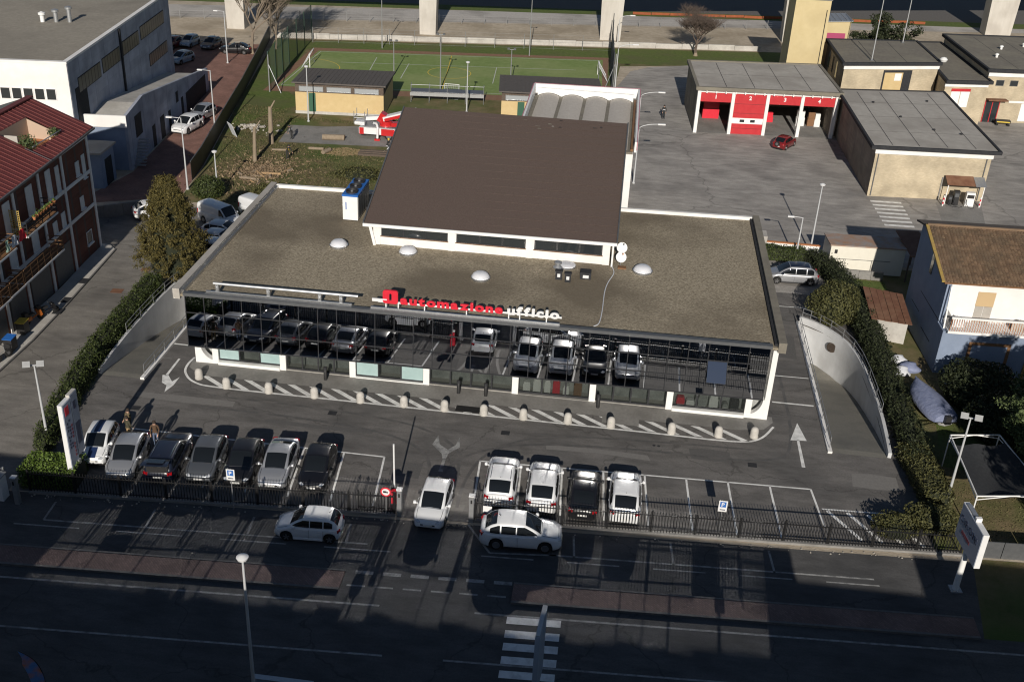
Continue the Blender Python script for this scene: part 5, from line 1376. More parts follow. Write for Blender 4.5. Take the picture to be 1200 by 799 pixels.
W(MB().bar(rq(ridge_x, -9.5, .08), rq(ridge_x, 17.55, .08), .5, .1), 'ridge_cap', red_metal, rf)
W(MB().slab([(ridge_x - .1, -9.5, rz_(ridge_x) - .05), (ridge_x - .1, 17.4, rz_(ridge_x) - .05), (-25.4, 17.4, 10.2), (-25.4, -9.5, 10.2)][::-1], .12), 'grey_roof', mat('grey_roof_felt', (.10, .11, .10), .9, 0, (.14, .15, .14), 2), a)
W(MB().bar((er(17.5) + .05, 17.5, 10.15), (er(-9.5) + .05, -9.5, 9.9), .14, .14), 'gutter', frame_grey, a)
gab = MB(); gab._add([(fx(17), 17.0, 10.0), (-25.0, 17.0, 10.0), (ridge_x, 17.0, 12.1), (fx(17), 16.8, 10.0), (-25.0, 16.8, 10.0), (ridge_x, 16.8, 12.1)], [(0, 1, 2), (5, 4, 3), (0, 2, 5, 3), (1, 4, 5, 2)]); W(gab, 'gable', dark_brick, a)
tr = MB(); x0, x1, y0, y1 = hole
tr.box(x0, x1, y0, y1, 9.99, 10.05); W(tr, 'terrace_floor', terracotta, a)
wl = MB(); wl.box(x0 - .1, x0, y0, y1, 10.02, rz_(x0) - .02); wl.box(x0, x1, y1, y1 + .1, 10.02, 10.6); wl.box(x0, x1, y0 - .1, y0, 10.02, 10.6)
wl._add([(x0, y1, 10.6), (x1, y1, 10.6), (x0, y1, rz_(x0)), (x0, y1 + .1, 10.6), (x1, y1 + .1, 10.6), (x0, y1 + .1, rz_(x0))], [(0, 2, 1), (3, 4, 5), (0, 1, 4, 3), (1, 2, 5, 4), (2, 0, 3, 5)])
W(wl, 'terrace_wall', mat('peach_render', (.48, .36, .27), .85), a)
W(MB().tube([(x1, y0, rz_(x1) + .25), (x1, y1, rz_(x1) + .25)], .04, 6), 'terrace_rail', galv, a)
W(MB().box(x0 + .5, x0 + 1.5, y0 + .1, y0 + .16, 10.05, 11.6), 'terrace_screen', felt_grey, a)
for (x, y, r, lab) in ((-16.1, 13.7, .45, 'small potted shrub at the far corner of the roof terrace'), (-16.3, 10.3, .7, 'leafy potted shrub at the near end of the roof terrace')):
    pt = thing('terrace_plant', lab, 'potted plant', (x, y, 10.05), 0, 'plants on the roof terrace')
    MB().lathe([(.16, 0), (.24, .4), (.26, .4), (.2, .38), (.0001, .36)], (0, 0, 0), 12).build('pot', terracotta, pt)
    p, d_ = blob_points(500 if r > .5 else 260, (0, 0, .5 + r * .8), (r, r, r * .9), .8); leaves('foliage', p, d_, .09, pine_leaf, pt)
W(MB().tube([(-13.9, 9.0, 10.35), (-16.0, 9.3, 11.0)], .03, 5), 'roof_pipe', alu, a)

# ------------------------------------------------------------------ white warehouse
w = thing('warehouse', 'large white warehouse with flat brown roof and strip windows', 'warehouse', (-40, 45, 0))
wp4 = [(-24.4, 32.4), (-28.6, 66.2), (-64, 64), (-64, 26.5)]
FA_, FB_ = wp4[3], wp4[0]
W(MB().prism(wp4[::-1] if False else [wp4[3], wp4[0], wp4[1], wp4[2]], 0, 10.95), 'wall', white_wall, w)
SA, SB = wp4[0], wp4[1]
wpart('side_shade_skin', ware_shade_wall, w, SA, SB, .15, wdist(SA, SB), 0, 10.93, 0, .02)  # thin skin that gives the white side its shade colour
W(MB().prism([(-63.7, 26.9), (-24.8, 32.8), (-28.9, 65.8), (-63.7, 63.7)], 10.951, 11.02), 'roof', ware_roof, w)
for i in range(4):
    q = [wp4[3], wp4[0], wp4[1], wp4[2]]; A, B = q[i], q[(i + 1) % 4]
    wpart('coping', white_wall, w, A, B, -.05, wdist(A, B) - .05, 10.96, 11.16 - .003 * i, -.4, .06)
FL = wdist(FA_, FB_)
for k in range(14):
    s1 = FL - 1.35 - k * 1.05; window(w, FA_, FB_, s1 - .82, s1, 7.55, 8.55, win_glass, white_wall)
for (s0, s1, z0, z1) in ((2.2, 8.6, 7.6, 9.1), (9.2, 14.8, 7.7, 9.2), (15.8, 21.5, 7.9, 9.4), (22.2, 31.5, 8.1, 9.6), (24.5, 31.8, 4.6, 6.0)):
    n = int((s1 - s0) / .8)
    st_ = wpart('strip_window', frame_dark, w, SA, SB, s0, s1, z0, z1, .02, .05)
    for k in range(n):
        u0 = s0 + (s1 - s0) * k / n; wpart('pane', mat('strip_pane', (.13, .12, .10), .3), st_, SA, SB, u0 + .06, u0 + (s1 - s0) / n - .02, z0 + .08, z1 - .08, .05, .07)
wpart('downpipe', frame_dark, w, SA, SB, 15.0, 15.35, 2.5, 10.9, .02, .2)
wpart('loading_opening', frame_dark, w, SA, SB, 1.2, 4.2, 4.4, 8.3, .02, .06)
for k, x in enumerate((-45.5, -42.5, -40.2)):
    v_ = W(MB().lathe([(.22, 0), (.22, .7 + .3 * k), (.36, .75 + .3 * k), (.36, .95 + .3 * k), (.0001, 1.1 + .3 * k)], (-34.5 + k * 1.3, 47.5 + k * .4, 11.02), 12), 'roof_vent', white_paint if k == 0 else galv, w)
an = thing('warehouse_annex', 'low pale annex with sloping parapet beside the warehouse', 'building', (-22.5, 45, 0))
aA, aB = (-20.6, 35.3), (-23.9, 65.0)
al = wdist(aA, aB)
def ax(s): return (aA[0] + (aB[0] - aA[0]) * s / al, aA[1] + (aB[1] - aA[1]) * s / al)
prof = [(0, 0), (al, 0), (al, 2.7), (5.4, 6.1), (0, 5.55)]
mb = MB(); n = len(prof)
for t0 in (0, -.3):
    pass
o1 = [(*ax(s), z) for s, z in prof]; e = (Vector(aB) - Vector(aA)).normalized(); nn = Vector((e.y, -e.x))
o2 = [(p[0] - nn.x * .3, p[1] - nn.y * .3, p[2]) for p in o1]
mb._add(o1 + o2, [tuple(range(n)), tuple(range(2 * n - 1, n - 1, -1))] + [(i, n + i, n + (i + 1) % n, (i + 1) % n) for i in range(n)])
W(mb, 'side_wall', ware_shade_wall, an)
W(MB().prism([(-26.2, 34.6), (-20.9, 35.3), (-21.3, 39.6), (-26.7, 38.8)], 0, 4.4), 'front_block', shade_blue_wall, an)
W(MB().prism([(-26.3, 34.3), (-20.55, 35.05), (-20.6, 35.25), (-26.35, 34.55)], 4.41, 5.6), 'front_parapet', white_wall, an)
W(MB()._add([(-26.3, 34.6, 4.6), (-20.9, 35.3, 4.6), (-21.5, 41, 5.2), (-27.0, 40.2, 5.2), (-23.9, 63.5, 2.4), (-29.0, 62.5, 2.4)], [(0, 1, 2, 3), (3, 2, 4, 5)]), 'roof', concrete_lt, an)
for (s0, s1, z0, z1) in ((2.2, 4.2, 2.6, 4.8), (7.2, 8.2, 0, 2.3), (10, 11.4, .0, 2.4), (13, 13.8, 0, 2.2), (16.2, 17, 2.2, 3.4), (18, 18.8, 0, 2.3)):
    wpart('opening', frame_dark, an, aA, aB, s0, s1, z0 + .02, z1, 0, .03)
wpart('car_port', frame_dark, an, aA, aB, 20.0, 28.5, .02, 2.3, 0, .03)
for k in range(9): wpart('stair_tread', galv, an, aA, aB, .6 + .25 * k, .95 + .25 * k, .3 + .25 * k, .36 + .25 * k, .03, 1.1)
W(MB().prism([(-26.5, 29.2), (-21.0, 29.9), (-21.2, 33.0), (-26.8, 32.3)], 0, 3.4), 'porch', shade_blue_wall, an)
W(MB().prism([(-26.7, 28.9), (-20.8, 29.6), (-21.0, 33.3), (-27, 32.6)], 3.41, 3.6), 'porch_roof', felt_grey, an)
wpart('porch_opening', frame_dark, an, (-21.0, 29.9), (-21.2, 33.0), .8, 2.4, .02, 2.6, 0, .03)
lw = thing('lane_wall', 'low concrete wall closing the driveway from the brick lane', 'wall', (-16, 24, 0))
for k in range(6):
    A = (-20.5 + k * 1.35, 21.2 + k * .95); B = (A[0] + 1.33, A[1] + .94); W(wbox(MB(), A, B, 0, 1.62, 0, 1.15, -.22, 0), 'wall_segment', concrete, lw)

# ------------------------------------------------------------------ white house on the right
h = thing('tiled_house', 'white house with clay tile roof and a railed balcony', 'house', (60, 14, 0))
W(MB().prism([(51.3, 8.9), (78, 10.4), (78, 20.4), (50.9, 18.2)], 0, 3.4), 'ground_floor_wall', shade_blue_wall, h)
W(MB().prism([(51.25, 10.3), (78, 11.8), (78, 20.4), (50.9, 18.2)], 3.402, 6.55), 'upper_wall', white_wall, h)
gw = MB(); q = [(51.25, 10.3, 6.55), (51.0, 15.9, 8.35), (50.9, 18.2, 7.9), (50.9, 18.2, 3.4), (51.25, 10.3, 3.4)]
gw._add([(x - .03, y, z) for x, y, z in q] + [(x + .3, y, z) for x, y, z in q], [(0, 1, 2, 3, 4), (9, 8, 7, 6, 5)] + [(i, (i + 1) % 5, 5 + (i + 1) % 5, 5 + i) for i in range(5)]); W(gw, 'gable_wall', shade_blue_wall, h)
W(MB().prism([(50.88, 18.19), (51.28, 8.92), (51.3, 8.92), (50.9, 18.19)], 0, 3.39), 'side_shade_render', shade_blue_wall, h)  # shade-coloured skin over the side of the white house
HA, HB = (50.9, 18.2), (51.28, 8.9)
wpart('side_window', win_blue, h, (50.87, 18.2), (51.22, 10.3), 3.75, 4.3, 5.5, 7.0, .0, .04)
for z0, s0, s1 in ((3.55, .3, 8.2), (2.1, 1.4, 3.6), (1.4, 4.8, 7.2)): wpart('wall_joint', frame_dark, h, HA, HB, s0, s1, z0, z0 + .06, .0, .02)
DA, DB = (51.3, 8.9), (78, 10.4)
for (s0, s1) in ((2.0, 4.95), (6.2, 8.6)):
    fr = MB(); wbox(fr, DA, DB, s0, s0 + .22, 0, 2.7, 0, .06); wbox(fr, DA, DB, s1 - .22, s1, 0, 2.7, 0, .06); wbox(fr, DA, DB, s0 + .22, s1 - .22, 2.48, 2.7, 0, .059)
    f_ = W(fr, 'door_surround', wood if s0 < 5 else tile_edge, h); wpart('garage_door', shade_blue_wall, f_, DA, DB, s0 + .22, s1 - .22, 0.02, 2.48, 0, .03)
UA, UB = (51.25, 10.3), (78, 11.8)
bd = wpart('balcony_door', mat('tan_blind', (.50, .36, .20), .8), h, UA, UB, 2.25, 3.5, 4.9, 6.0, 0, .05)
for k in range(2): wpart('door_glass', felt_grey, bd, UA, UB, 2.28 + .62 * k, 2.86 + .62 * k, 3.55, 4.88, 0, .04)
wpart('window_blind', MATS['tan_blind'], h, UA, UB, 8.0, 9.3, 4.9, 6.0, 0, .05)
bk = W(MB().prism([(51.5, 8.55), (78, 10.05), (78, 11.78), (51.5, 10.28)], 3.42, 3.6), 'balcony', white_wall, h)
rl = MB()
for k in range(150):
    u = k / 150; x, y = 51.6 + 26 * u, 8.62 + 1.47 * u; rl.bar((x, y, 3.6), (x, y, 4.55), .03)
o = W(rl, 'baluster_row', terracotta, bk); o['kind'] = 'stuff'
W(MB().bar((51.55, 8.62, 4.62), (77.6, 10.1, 4.62), .12, .12), 'balcony_rail', white_paint, bk)
for k in range(9): W(MB().bar((51.6, 8.75 + k * .17, 3.6), (51.6, 8.75 + k * .17, 4.6), .03), 'rail_bar', frame_dark, bk)
W(MB().bar((51.42, 9.9, 6.5), (51.42, 8.9, .2), .10, .10), 'drainpipe', white_paint, h)
for (s_, w_, mt, lab, nm) in ((.7, .8, sign_white, 'white covered appliance on the house balcony', 'covered_appliance'), (4.8, 1.9, felt_grey, 'grey cloth covered bundle on the house balcony', 'covered_bundle')):
    e = (Vector(UB) - Vector(UA)).normalized(); q = Vector(UA) + e * s_ + Vector((0, -.75))
    mb = MB(); mb.smooth = True
    hh = .75
    mb.grid([[(q.x + w_ * i / 6, q.y + .55 * (j / 5 - .5) * (1 if 0 < i < 6 else .9), 3.6 + hh * (0 if j in (0, 5) else (.85 + .15 * math.sin(i * 1.7 + j)) * (1 if 0 < i < 6 else .7))) for j in range(6)] for i in range(7)]); tag(W(mb, nm, mt, None), lab, 'bundle')
# roof with rows of clay tiles
ey, ez, ry, rz2, by, bz = 9.75, 6.78, 16.2, 8.5, 18.8, 7.95
W(MB().slab([(50.8, ey + .05, ez), (78.3, ey + 1.6, ez), (78.3, ry + 1.6, rz2), (50.6, ry, rz2)], .14), 'roof_deck', wood, h)
W(MB().slab([(50.6, ry, rz2), (78.3, ry + 1.6, rz2), (78.3, by + 1.6, bz), (50.5, by, bz)], .14), 'back_roof', bark_dark, h)
tl = MB(); rr = random.Random(9)
cols_, rows_ = 120, 26
for j in range(rows_):
    v0, v1 = j / rows_, (j + 1) / rows_ + .012
    for i in range(cols_):
        u = (i + .5) / cols_
        def tp_(u, v, dz): 
            x = 50.75 + 27.5 * u; return (x, ey + (ry - ey) * v + 1.6 * u * (27.5 / 27.7), ez + (rz2 - ez) * v + dz)
        wd = .5 / cols_ * .92; k = rr.uniform(-.012, .014)
        a0, a1, a2 = tp_(u - wd, v0, .03 + k), tp_(u, v0, .11 + k), tp_(u + wd, v0, .03 + k)
        b0, b1, b2 = tp_(u - wd, v1, .01 + k), tp_(u, v1, .07 + k), tp_(u + wd, v1, .01 + k)
        tl._add([a0, a1, a2, b0, b1, b2], [(0, 1, 4, 3), (1, 2, 5, 4), (0, 2, 1)])
o = W(tl, 'roof_tiles', tile_m, h); o['kind'] = 'stuff'
W(MB().tube([(50.6, ry, rz2 + .06), (78.3, ry + 1.6, rz2 + .06)], .12, 8), 'ridge_tiles', tile_m, h)
W(MB().bar((50.72, ey, ez + .04), (50.58, ry, rz2 + .04), .22, .12), 'verge_tiles', tile_edge, h)
W(MB().bar((50.8, ey - .06, ez - .02), (78.3, ey + 1.5, ez - .02), .12, .10), 'gutter', wood, h)

# ------------------------------------------------------------------ yard sheds by the house
ct = thing('storage_container', 'cream storage container with rust stained roof', 'container', (48.9, 26.6, 0))
W(MB().prism([(45.9, 25.4), (52.2, 25.8), (52.0, 28.2), (45.7, 27.8)], .1, 2.55), 'body', mat('cream_paint', (.66, .63, .54), .6, 0, (.72, .69, .60), 2), ct)
W(MB().prism([(45.8, 25.3), (52.3, 25.7), (52.1, 28.3), (45.6, 27.9)], 2.552, 2.66), 'roof', mat('rust_stained_roof', (.30, .29, .28), .7, 0, (.36, .19, .10), 1.2), ct)
for s_ in (1.2, 1.35, 3.6, 3.75): wpart('lock_bar', frame_grey, ct, (45.9, 25.4), (52.2, 25.8), s_, s_ + .04, .2, 1.4, 0, .04)
wpart('low_rail', frame_grey, ct, (45.9, 25.4), (52.2, 25.8), .2, 5.2, 1.36, 1.4, .001, .03)
wpart('round_mark', black_plastic, ct, (45.9, 25.4), (52.2, 25.8), .35, .6, 1.85, 2.2, 0, .01)
sh = thing('dark_shed', 'dark open shed with rusty sloping roof beside the container', 'shed', (53, 27, 0))
W(MB().slab([(52.4, 24.6, 2.5), (54.6, 24.8, 2.5), (53.8, 29.2, 3.1), (51.8, 28.9, 3.1)], .08), 'roof', rust, sh)
for x, y in ((52.4, 24.9), (54.3, 25.0), (53.6, 28.8)): W(MB().box(x - .06, x + .06, y - .06, y + .06, 0, 2.5), 'post', bark_dark, sh)
rs = thing('rusty_shed', 'low shed with brown rusty sheet roof behind the hedge', 'shed', (48.8, 15.5, 0))
W(MB().prism([(47.6, 13.6), (50.0, 13.0), (50.3, 17.2), (47.7, 18.0)], 0, 1.7), 'wall', concrete_lt, rs)
for k in range(6):
    u0, u1 = k / 6, (k + 1) / 6 - .01
    q = lambda u, v: ((47.35 + (50.3 - 47.35) * u) + v * .1, (13.3 - .5 * u) + v * (5.1 - .4 * u), 1.78 + .35 * v + (.02 if k % 2 else 0))
    W(MB().slab([q(u0, 0), q(u1, 0), q(u1, 1), q(u0, 1)], .04), 'roof_sheet', rust, rs)
yw = thing('garden_wall', 'low stone wall in front of the cream container', 'wall', (47.5, 24.8, 0))
for k in range(5): W(MB().box(45.4 + k * 1.02, 46.4 + k * 1.02, 24.65, 24.9, 0, .75), 'wall_segment', concrete, yw)
cs_ = thing('cool_box', 'small white and pale blue box beside the garden wall', 'box', (46.9, 23.9, 0))
W(MB().box(46.3, 47.5, 23.6, 24.3, 0, .55), 'tub', mat('pale_blue_plastic', (.22, .45, .58), .5), cs_); W(MB().box(46.25, 47.55, 23.55, 24.35, .552, .7), 'lid', white_paint, cs_)
yb = thing('yard_wall', 'low white wall with red trim at the station yard edge', 'wall', (43.4, 28.9, 0))
for k in range(4): W(MB().box(41.0 + k * 1.15, 42.13 + k * 1.15, 28.75, 28.95, 0, 1.0), 'wall_segment', white_wall, yb)
W(MB().box(40.95, 45.65, 28.70, 29.0, 1.002, 1.08), 'coping', terracotta, yb)
W(MB().box(40.0, 40.97, 28.75, 30.2, 0, 1.5), 'pillar', concrete_lt, yb)

# ------------------------------------------------------------------ blocks on the far side of the street, out of the frame
for k, (x0, x1, y0, y1, hh) in enumerate(((-70, -16, -62, -41.2, 11.9), (-15.8, 12.0, -60, -40.9, 12.1), (12.2, 40.5, -60, -41.4, 12.0), (40.7, 47.5, -62, -42.2, 11.2), (47.7, 120, -60, -42, 12.6))):
    c = thing('street_block', ['long pale apartment block across the street', 'second cream apartment block across the street', 'third apartment block facing the showroom', 'lower white block across the street', 'last apartment block along the street'][k], 'building', ((x0 + x1) / 2, (y0 + y1) / 2, 0), 0, 'blocks across the street')
    W(MB().box(x0, x1, y0, y1, 0, hh - .3), 'wall', (white_wall, yellow_wall, white_wall, shade_blue_wall, yellow_wall)[k], c)
    W(MB().box(x0 - .3, x1 + (.05 if k != 4 else .3), y0 - .3, y1 + .0, hh - .298, hh), 'roof', felt_grey, c)
    for q in range(int((x1 - x0) / 3.2)):
        for lv in range(3):
            A, B = (x1, y1), (x0, y1); s_ = 1.0 + q * 3.2
            wpart('window', win_glass, c, A, B, s_, s_ + 1.2, 1.4 + lv * 3.4, 2.9 + lv * 3.4, 0, .05)

# ------------------------------------------------------------------ vehicles
def lerp(a, b, t): return a + (b - a) * t
def interp(tab, x):
    if x <= tab[0][0]: return tab[0][1]
    for (x0, y0), (x1, y1) in zip(tab, tab[1:]):
        if x <= x1: return y0 + (y1 - y0) * (x - x0) / (x1 - x0)
    return tab[-1][1]
SPEC = {
    # L, W, H, wheelbase, front axle from nose, wheel r, belt z, cowl x, roof front, roof rear, rear base (from nose, as fraction of L), hood z at nose/cowl, tail z
    'city':  dict(L=3.60, W=1.66, H=1.50, fa=.70, wb=2.34, r=.30, belt=.97, cowl=.235, rf=.45, rr=.87, rb=.965, nose=.68, hood=.93, tail=.93),
    'hatch': dict(L=4.05, W=1.76, H=1.47, fa=.80, wb=2.54, r=.31, belt=.93, cowl=.255, rf=.475, rr=.82, rb=.95, nose=.68, hood=.93, tail=.97),
    'sedan': dict(L=4.40, W=1.78, H=1.46, fa=.85, wb=2.62, r=.31, belt=.92, cowl=.265, rf=.47, rr=.72, rb=.885, nose=.68, hood=.92, tail=1.0),
    'wagon': dict(L=4.70, W=1.82, H=1.52, fa=.90, wb=2.75, r=.32, belt=.95, cowl=.26, rf=.45, rr=.87, rb=.965, nose=.70, hood=.95, tail=.98),
    'suv':   dict(L=4.45, W=1.86, H=1.66, fa=.88, wb=2.65, r=.35, belt=1.06, cowl=.255, rf=.455, rr=.81, rb=.945, nose=.82, hood=1.06, tail=1.10),
    'mpv':   dict(L=4.27, W=1.78, H=1.60, fa=.80, wb=2.78, r=.32, belt=.98, cowl=.205, rf=.42, rr=.85, rb=.96, nose=.72, hood=.97, tail=1.03),
    'van':   dict(L=5.00, W=1.92, H=2.05, fa=.95, wb=3.1, r=.34, belt=1.25, cowl=.20, rf=.33, rr=.975, rb=.995, nose=.85, hood=1.18, tail=1.25),
}
def make_car(label, kind, pt, x, y, heading, group, name='parked_car', cat='car', scale=1.0, roof_mt=None, stripe=None, rack=False, tailgate=False, spare=False, cargo_side=False, glass=car_glass):
    """heading: direction of the nose, radians from +X. Nose at local +X."""
    S = dict(SPEC[kind]); L, Wd, H = S['L'], S['W'], S['H']; hw = Wd / 2; r = S['r']
    t = thing(name, label, cat, (x, y, .0135), heading, group)
    t.scale = (scale, scale, scale)
    nose = L / 2
    X = lambda f: nose - f * L                                  # fraction from the nose -> local x
    fa, ra = nose - S['fa'], nose - S['fa'] - S['wb']
    belt = S['belt']
    top = [(-L / 2, S['tail'] - .22), (-L / 2 + .06, S['tail'] - .06), (X(S['rb']) - .0, S['tail']), (X(S['rb']) + .15, belt), (X(S['cowl']) - .2, belt), (X(S['cowl']) + .05, S['hood']), (nose - .55, S['nose'] + .17), (nose - .2, S['nose'] + .06), (nose - .04, S['nose'] - .08), (nose, S['nose'] - .2)]
    if kind == 'sedan': top[2] = (X(S['rb']) - .05, S['tail'])
    top = [(q.x, q.y) for q in smooth_path([(a, b, 0) for a, b in top], 6)]
    def halfw(xx):
        d = max(0, abs(xx) - L * .30) / (L * .20); return hw * (1 - (.26 if xx > 0 else .18) * d ** 2.6)
    Ra = r + .055
    def zlow(xx):
        z = .20
        if xx > nose - .35: z = .20 + .10 * ((xx - nose + .35) / .35)
        if xx < -L / 2 + .35: z = .20 + .12 * ((-L / 2 + .35 - xx) / .35)
        for wx in (fa, ra):
            if abs(xx - wx) < Ra: z = max(z, r + math.sqrt(max(0, Ra * Ra - (xx - wx) ** 2)))
        return z
    xs = set(np.linspace(-L / 2, nose, 30)) | {nose - .03, nose - .08, nose - .14, -L / 2 + .03, -L / 2 + .08, -L / 2 + .14}
    for wx in (fa, ra):
        for k in np.linspace(-1, 1, 11): xs.add(wx + Ra * k * .999)
        xs.add(wx - Ra - .01); xs.add(wx + Ra + .01)
    xs = sorted(xs)
    rows = []
    for xx in xs:
        w_, zt, zl = halfw(xx), interp(top, xx), zlow(xx)
        zt = max(zt, zl + .12); zs = zt - .05
        en = max(0, 1 - min(nose - xx, xx + L / 2) / .14); zl = zl + .10 * en ** 2; zt = zt - .05 * en ** 2; zs = zt - .05
        h = [(w_ * .90, zl), (w_ * .985, zl + min(.08, (zs - zl) * .3)), (w_, lerp(zl, zs, .5)), (w_ * .985, zs - .07 if zs - .07 > zl + .05 else lerp(zl, zs, .8)), (w_ * .955, zs - .01), (w_ * .88, zt), (w_ * .45, zt + .022), (0, zt + .03)]
        rows.append([(xx, -p[0], p[1]) for p in h] + [(xx, p[0], p[1]) for p in reversed(h[:-1])])
    body = MB(); body.grid([[q for q in row] for row in rows][::-1])
    body._add(rows[0], [tuple(range(len(rows[0])))]); body._add(rows[-1], [tuple(range(len(rows[-1]) - 1, -1, -1))])
    # greenhouse: sections along the car whose height follows the roof line
    xc, xrf, xrr, xb = X(S['cowl']), X(S['rf']), X(S['rr']), X(S['rb'])
    yr = hw * (.76 if kind != 'van' else .84)
    z0 = belt - .02
    ctl = [(xb - .03, z0 - .03), (xb + .02, z0 + .10), (lerp(xb, xrr, .55), lerp(z0, H, .62)), (xrr + .02, H - .10), (xrr + .22, H - .035), (lerp(xrr, xrf, .5), H), (xrf - .12, H - .025), (xrf + .10, H - .10), (lerp(xrf, xc, .55), lerp(z0, H, .50)), (xc, max(z0, S['hood'] - .01))]
    if kind == 'van': ctl[1] = (xb + .02, z0 + .5); ctl[2] = (xb + .05, H - .2)
    sp = [(q.x, q.y) for q in smooth_path([(a, b, 0) for a, b in ctl], 8)]
    def zr(xx): return interp(sp, xx)
    def yb_(xx):
        f = (xx - xb) / (xc - xb); return hw * .94 * (1 - .10 * max(0, (f - .62) / .38) ** 2 - .12 * max(0, (.25 - f) / .25) ** 2)
    def section(xx):
        zt = max(zr(xx), z0 + .004); k = max(0, min(1, (zt - z0) / (H - z0))); yb = yb_(xx); yt = lerp(yb * .93, yr, k ** .7) * (1 if kind == 'van' else (yb / (hw * .94)) ** .5)
        return [(yb, z0), (lerp(yb, yt, .32) + .02 * k, lerp(z0, zt, .32)), (lerp(yb, yt, .68) + .02 * k, lerp(z0, zt, .66)), (yt + .01 * k, lerp(z0, zt, .86)), (yt * .955, lerp(z0, zt, .955)), (yt * .84, lerp(z0, zt, .992)), (yt * .45, zt + .022 * k), (0, zt + .030 * k)]
    def sect_pt(xx, t):                                         # t 0 at the belt .. 7 at the centre line
        q = section(xx); i = min(6, int(t)); f = t - i; return Vector((xx, lerp(q[i][0], q[i + 1][0], f), lerp(q[i][1], q[i + 1][1], f)))
    gx = sorted(set(list(np.linspace(xb - .02, xc, 26)) + [a for a, _ in ctl[:4]] + [a for a, _ in ctl[-4:]]))
    body.grid([[(xx, -q[0], q[1]) for q in section(xx)] + [(xx, q[0], q[1]) for q in reversed(section(xx)[:-1])] for xx in gx][::-1])
    body.build('body', pt, t, sharp=48)
    def Rf(sv, u):
        xx = lerp(xrr + .05, xrf - .02, sv); a = abs(u); q = sect_pt(xx, 7 - a * 2.2); return Vector((xx, math.copysign(q.y, u) if u else 0, q.z + .004))
    if roof_mt is not None:
        rm = MB(); rm.grid([[Rf(i / 10, -1 + 2 * j / 8) for i in range(11)] for j in range(9)]); rm.build('roof', roof_mt, t, sharp=60)
    def top_pane(nm, xa, xb2, mt=glass, ulim=.95):
        P = []
        for i in range(9):
            xx = lerp(xa, xb2, i / 8); dz = (zr(xx + .02) - zr(xx - .02)) / .04; nrm = Vector((-dz, 0, 1)).normalized()
            row = []
            for j in range(11):
                u = (-1 + 2 * j / 10); q = sect_pt(xx, 7 - abs(u) * 2.15 * ulim); row.append(Vector((xx, math.copysign(q.y, u), q.z)) + nrm * .012)
            P.append(row)
        return MB().grid(P).build(nm, mt, t, sharp=60)
    def side_pane(sg, xa, xb2, mt=glass):
        P = []
        for i in range(9):
            xx = lerp(xa, xb2, i / 8); zt = zr(xx) - .085
            lo = z0 + .055; hi = max(lo + .012, min(zt, H - .13)); row = []
            q = section(xx)
            for j in range(5):
                zz = lerp(lo, hi, j / 4)
                k = 0
                while k < 5 and q[k + 1][1] < zz: k += 1
                f = (zz - q[k][1]) / max(1e-4, q[k + 1][1] - q[k][1]); yy = lerp(q[k][0], q[k + 1][0], max(0, min(1, f))); row.append((xx, sg * (yy + .010), zz))
            P.append(row)
        return MB().grid(P).build('side_window', mt, t, sharp=60)
    top_pane('windscreen', xc - .02, xrf + .02, ulim=1.0)
    if not tailgate: top_pane('rear_window', lerp(xb, xrr, .08), xrr + .06, ulim=.94)
    def Sd(sv, v, sg): return Vector((lerp(xb, xc, sv), sg * hw * .9, belt))
    for sg in (-1, 1):
        if kind == 'van': side_pane(sg, lerp(xb, xc, .80), lerp(xb, xc, .965))
        else:
            side_pane(sg, lerp(xb, xc, .575), lerp(xb, xc, .93)); side_pane(sg, lerp(xb, xc, .30), lerp(xb, xc, .555)); side_pane(sg, lerp(xb, xc, .10), lerp(xb, xc, .275))
    # wheels
    for wx in (fa, ra):
        for sg in (-1, 1):
            wl = MB(); wl.lathe([(r * .62, -.10), (r * .93, -.105), (r, -.06), (r, .06), (r * .93, .105), (r * .62, .10)], (wx, sg * (hw - .13), r), 20, 'y')
            o = wl.build('wheel', tyre_m, t)
            rim = MB(); d = hw - .13 + .085
            rim.lathe([(r * .64, 0), (r * .60, -.03)], (wx, sg * d, r), 16, 'y')
            for k in range(5):
                a = 2 * math.pi * k / 5 + .3; rim.bar((wx, sg * (d + .01), r), (wx + r * .6 * math.cos(a), sg * (d + .01), r + r * .6 * math.sin(a)), .07, .03, up=(0, 1, 0))
            rim.build('rim', rim_m, o)
    un = MB(); un.box(-L / 2 + .2, nose - .25, -hw * .72, hw * .72, .19, .55); un.build('underbody', black_plastic, t)
    # lamps, grille, plates, mirrors, bumpers
    zt = S['nose']
    for sg in (-1, 1):
        m_ = MB(); xx = nose - .17; m_.lathe([(.0001, -.5), (.6, -.38), (.95, -.1), (1, .1), (.7, .4), (.0001, .5)], (0, 0, 0), 12, 'x')
        m_.v = [(xx + p[0] * .42 - .06, sg * hw * .665 + p[1] * .16 - sg * p[0] * .14, zt - .005 + p[2] * .075 + p[0] * -.10) for p in m_.v]; m_.build('headlight', head_lamp, t)
        m_ = MB(); m_.obox((-L / 2 + .115, sg * hw * .735, S['tail'] - .13), .17, hw * .30, .17 if kind != 'van' else .45, sg * -.42); m_.build('tail_light', tail_red, t)
        m_ = MB(); m_.lathe([(.0001, -.1), (.09, -.07), (.11, 0), (.08, .08), (.0001, .1)], (xc - .28, sg * (hw + .10), belt + .08), 8, 'y'); m_.bar((xc - .30, sg * (hw * .9), belt + .03), (xc - .28, sg * (hw + .04), belt + .05), .05); m_.build('mirror', pt if roof_mt is None else roof_mt, t)
    m_ = MB(); m_.obox((nose - .055, 0, zt - .20), .10, hw * .92, .12); m_.build('grille', black_plastic, t)
    m_ = MB(); m_.obox((nose - .06, 0, .36), .10, hw * 1.2, .10); m_.build('lower_intake', black_plastic, t)
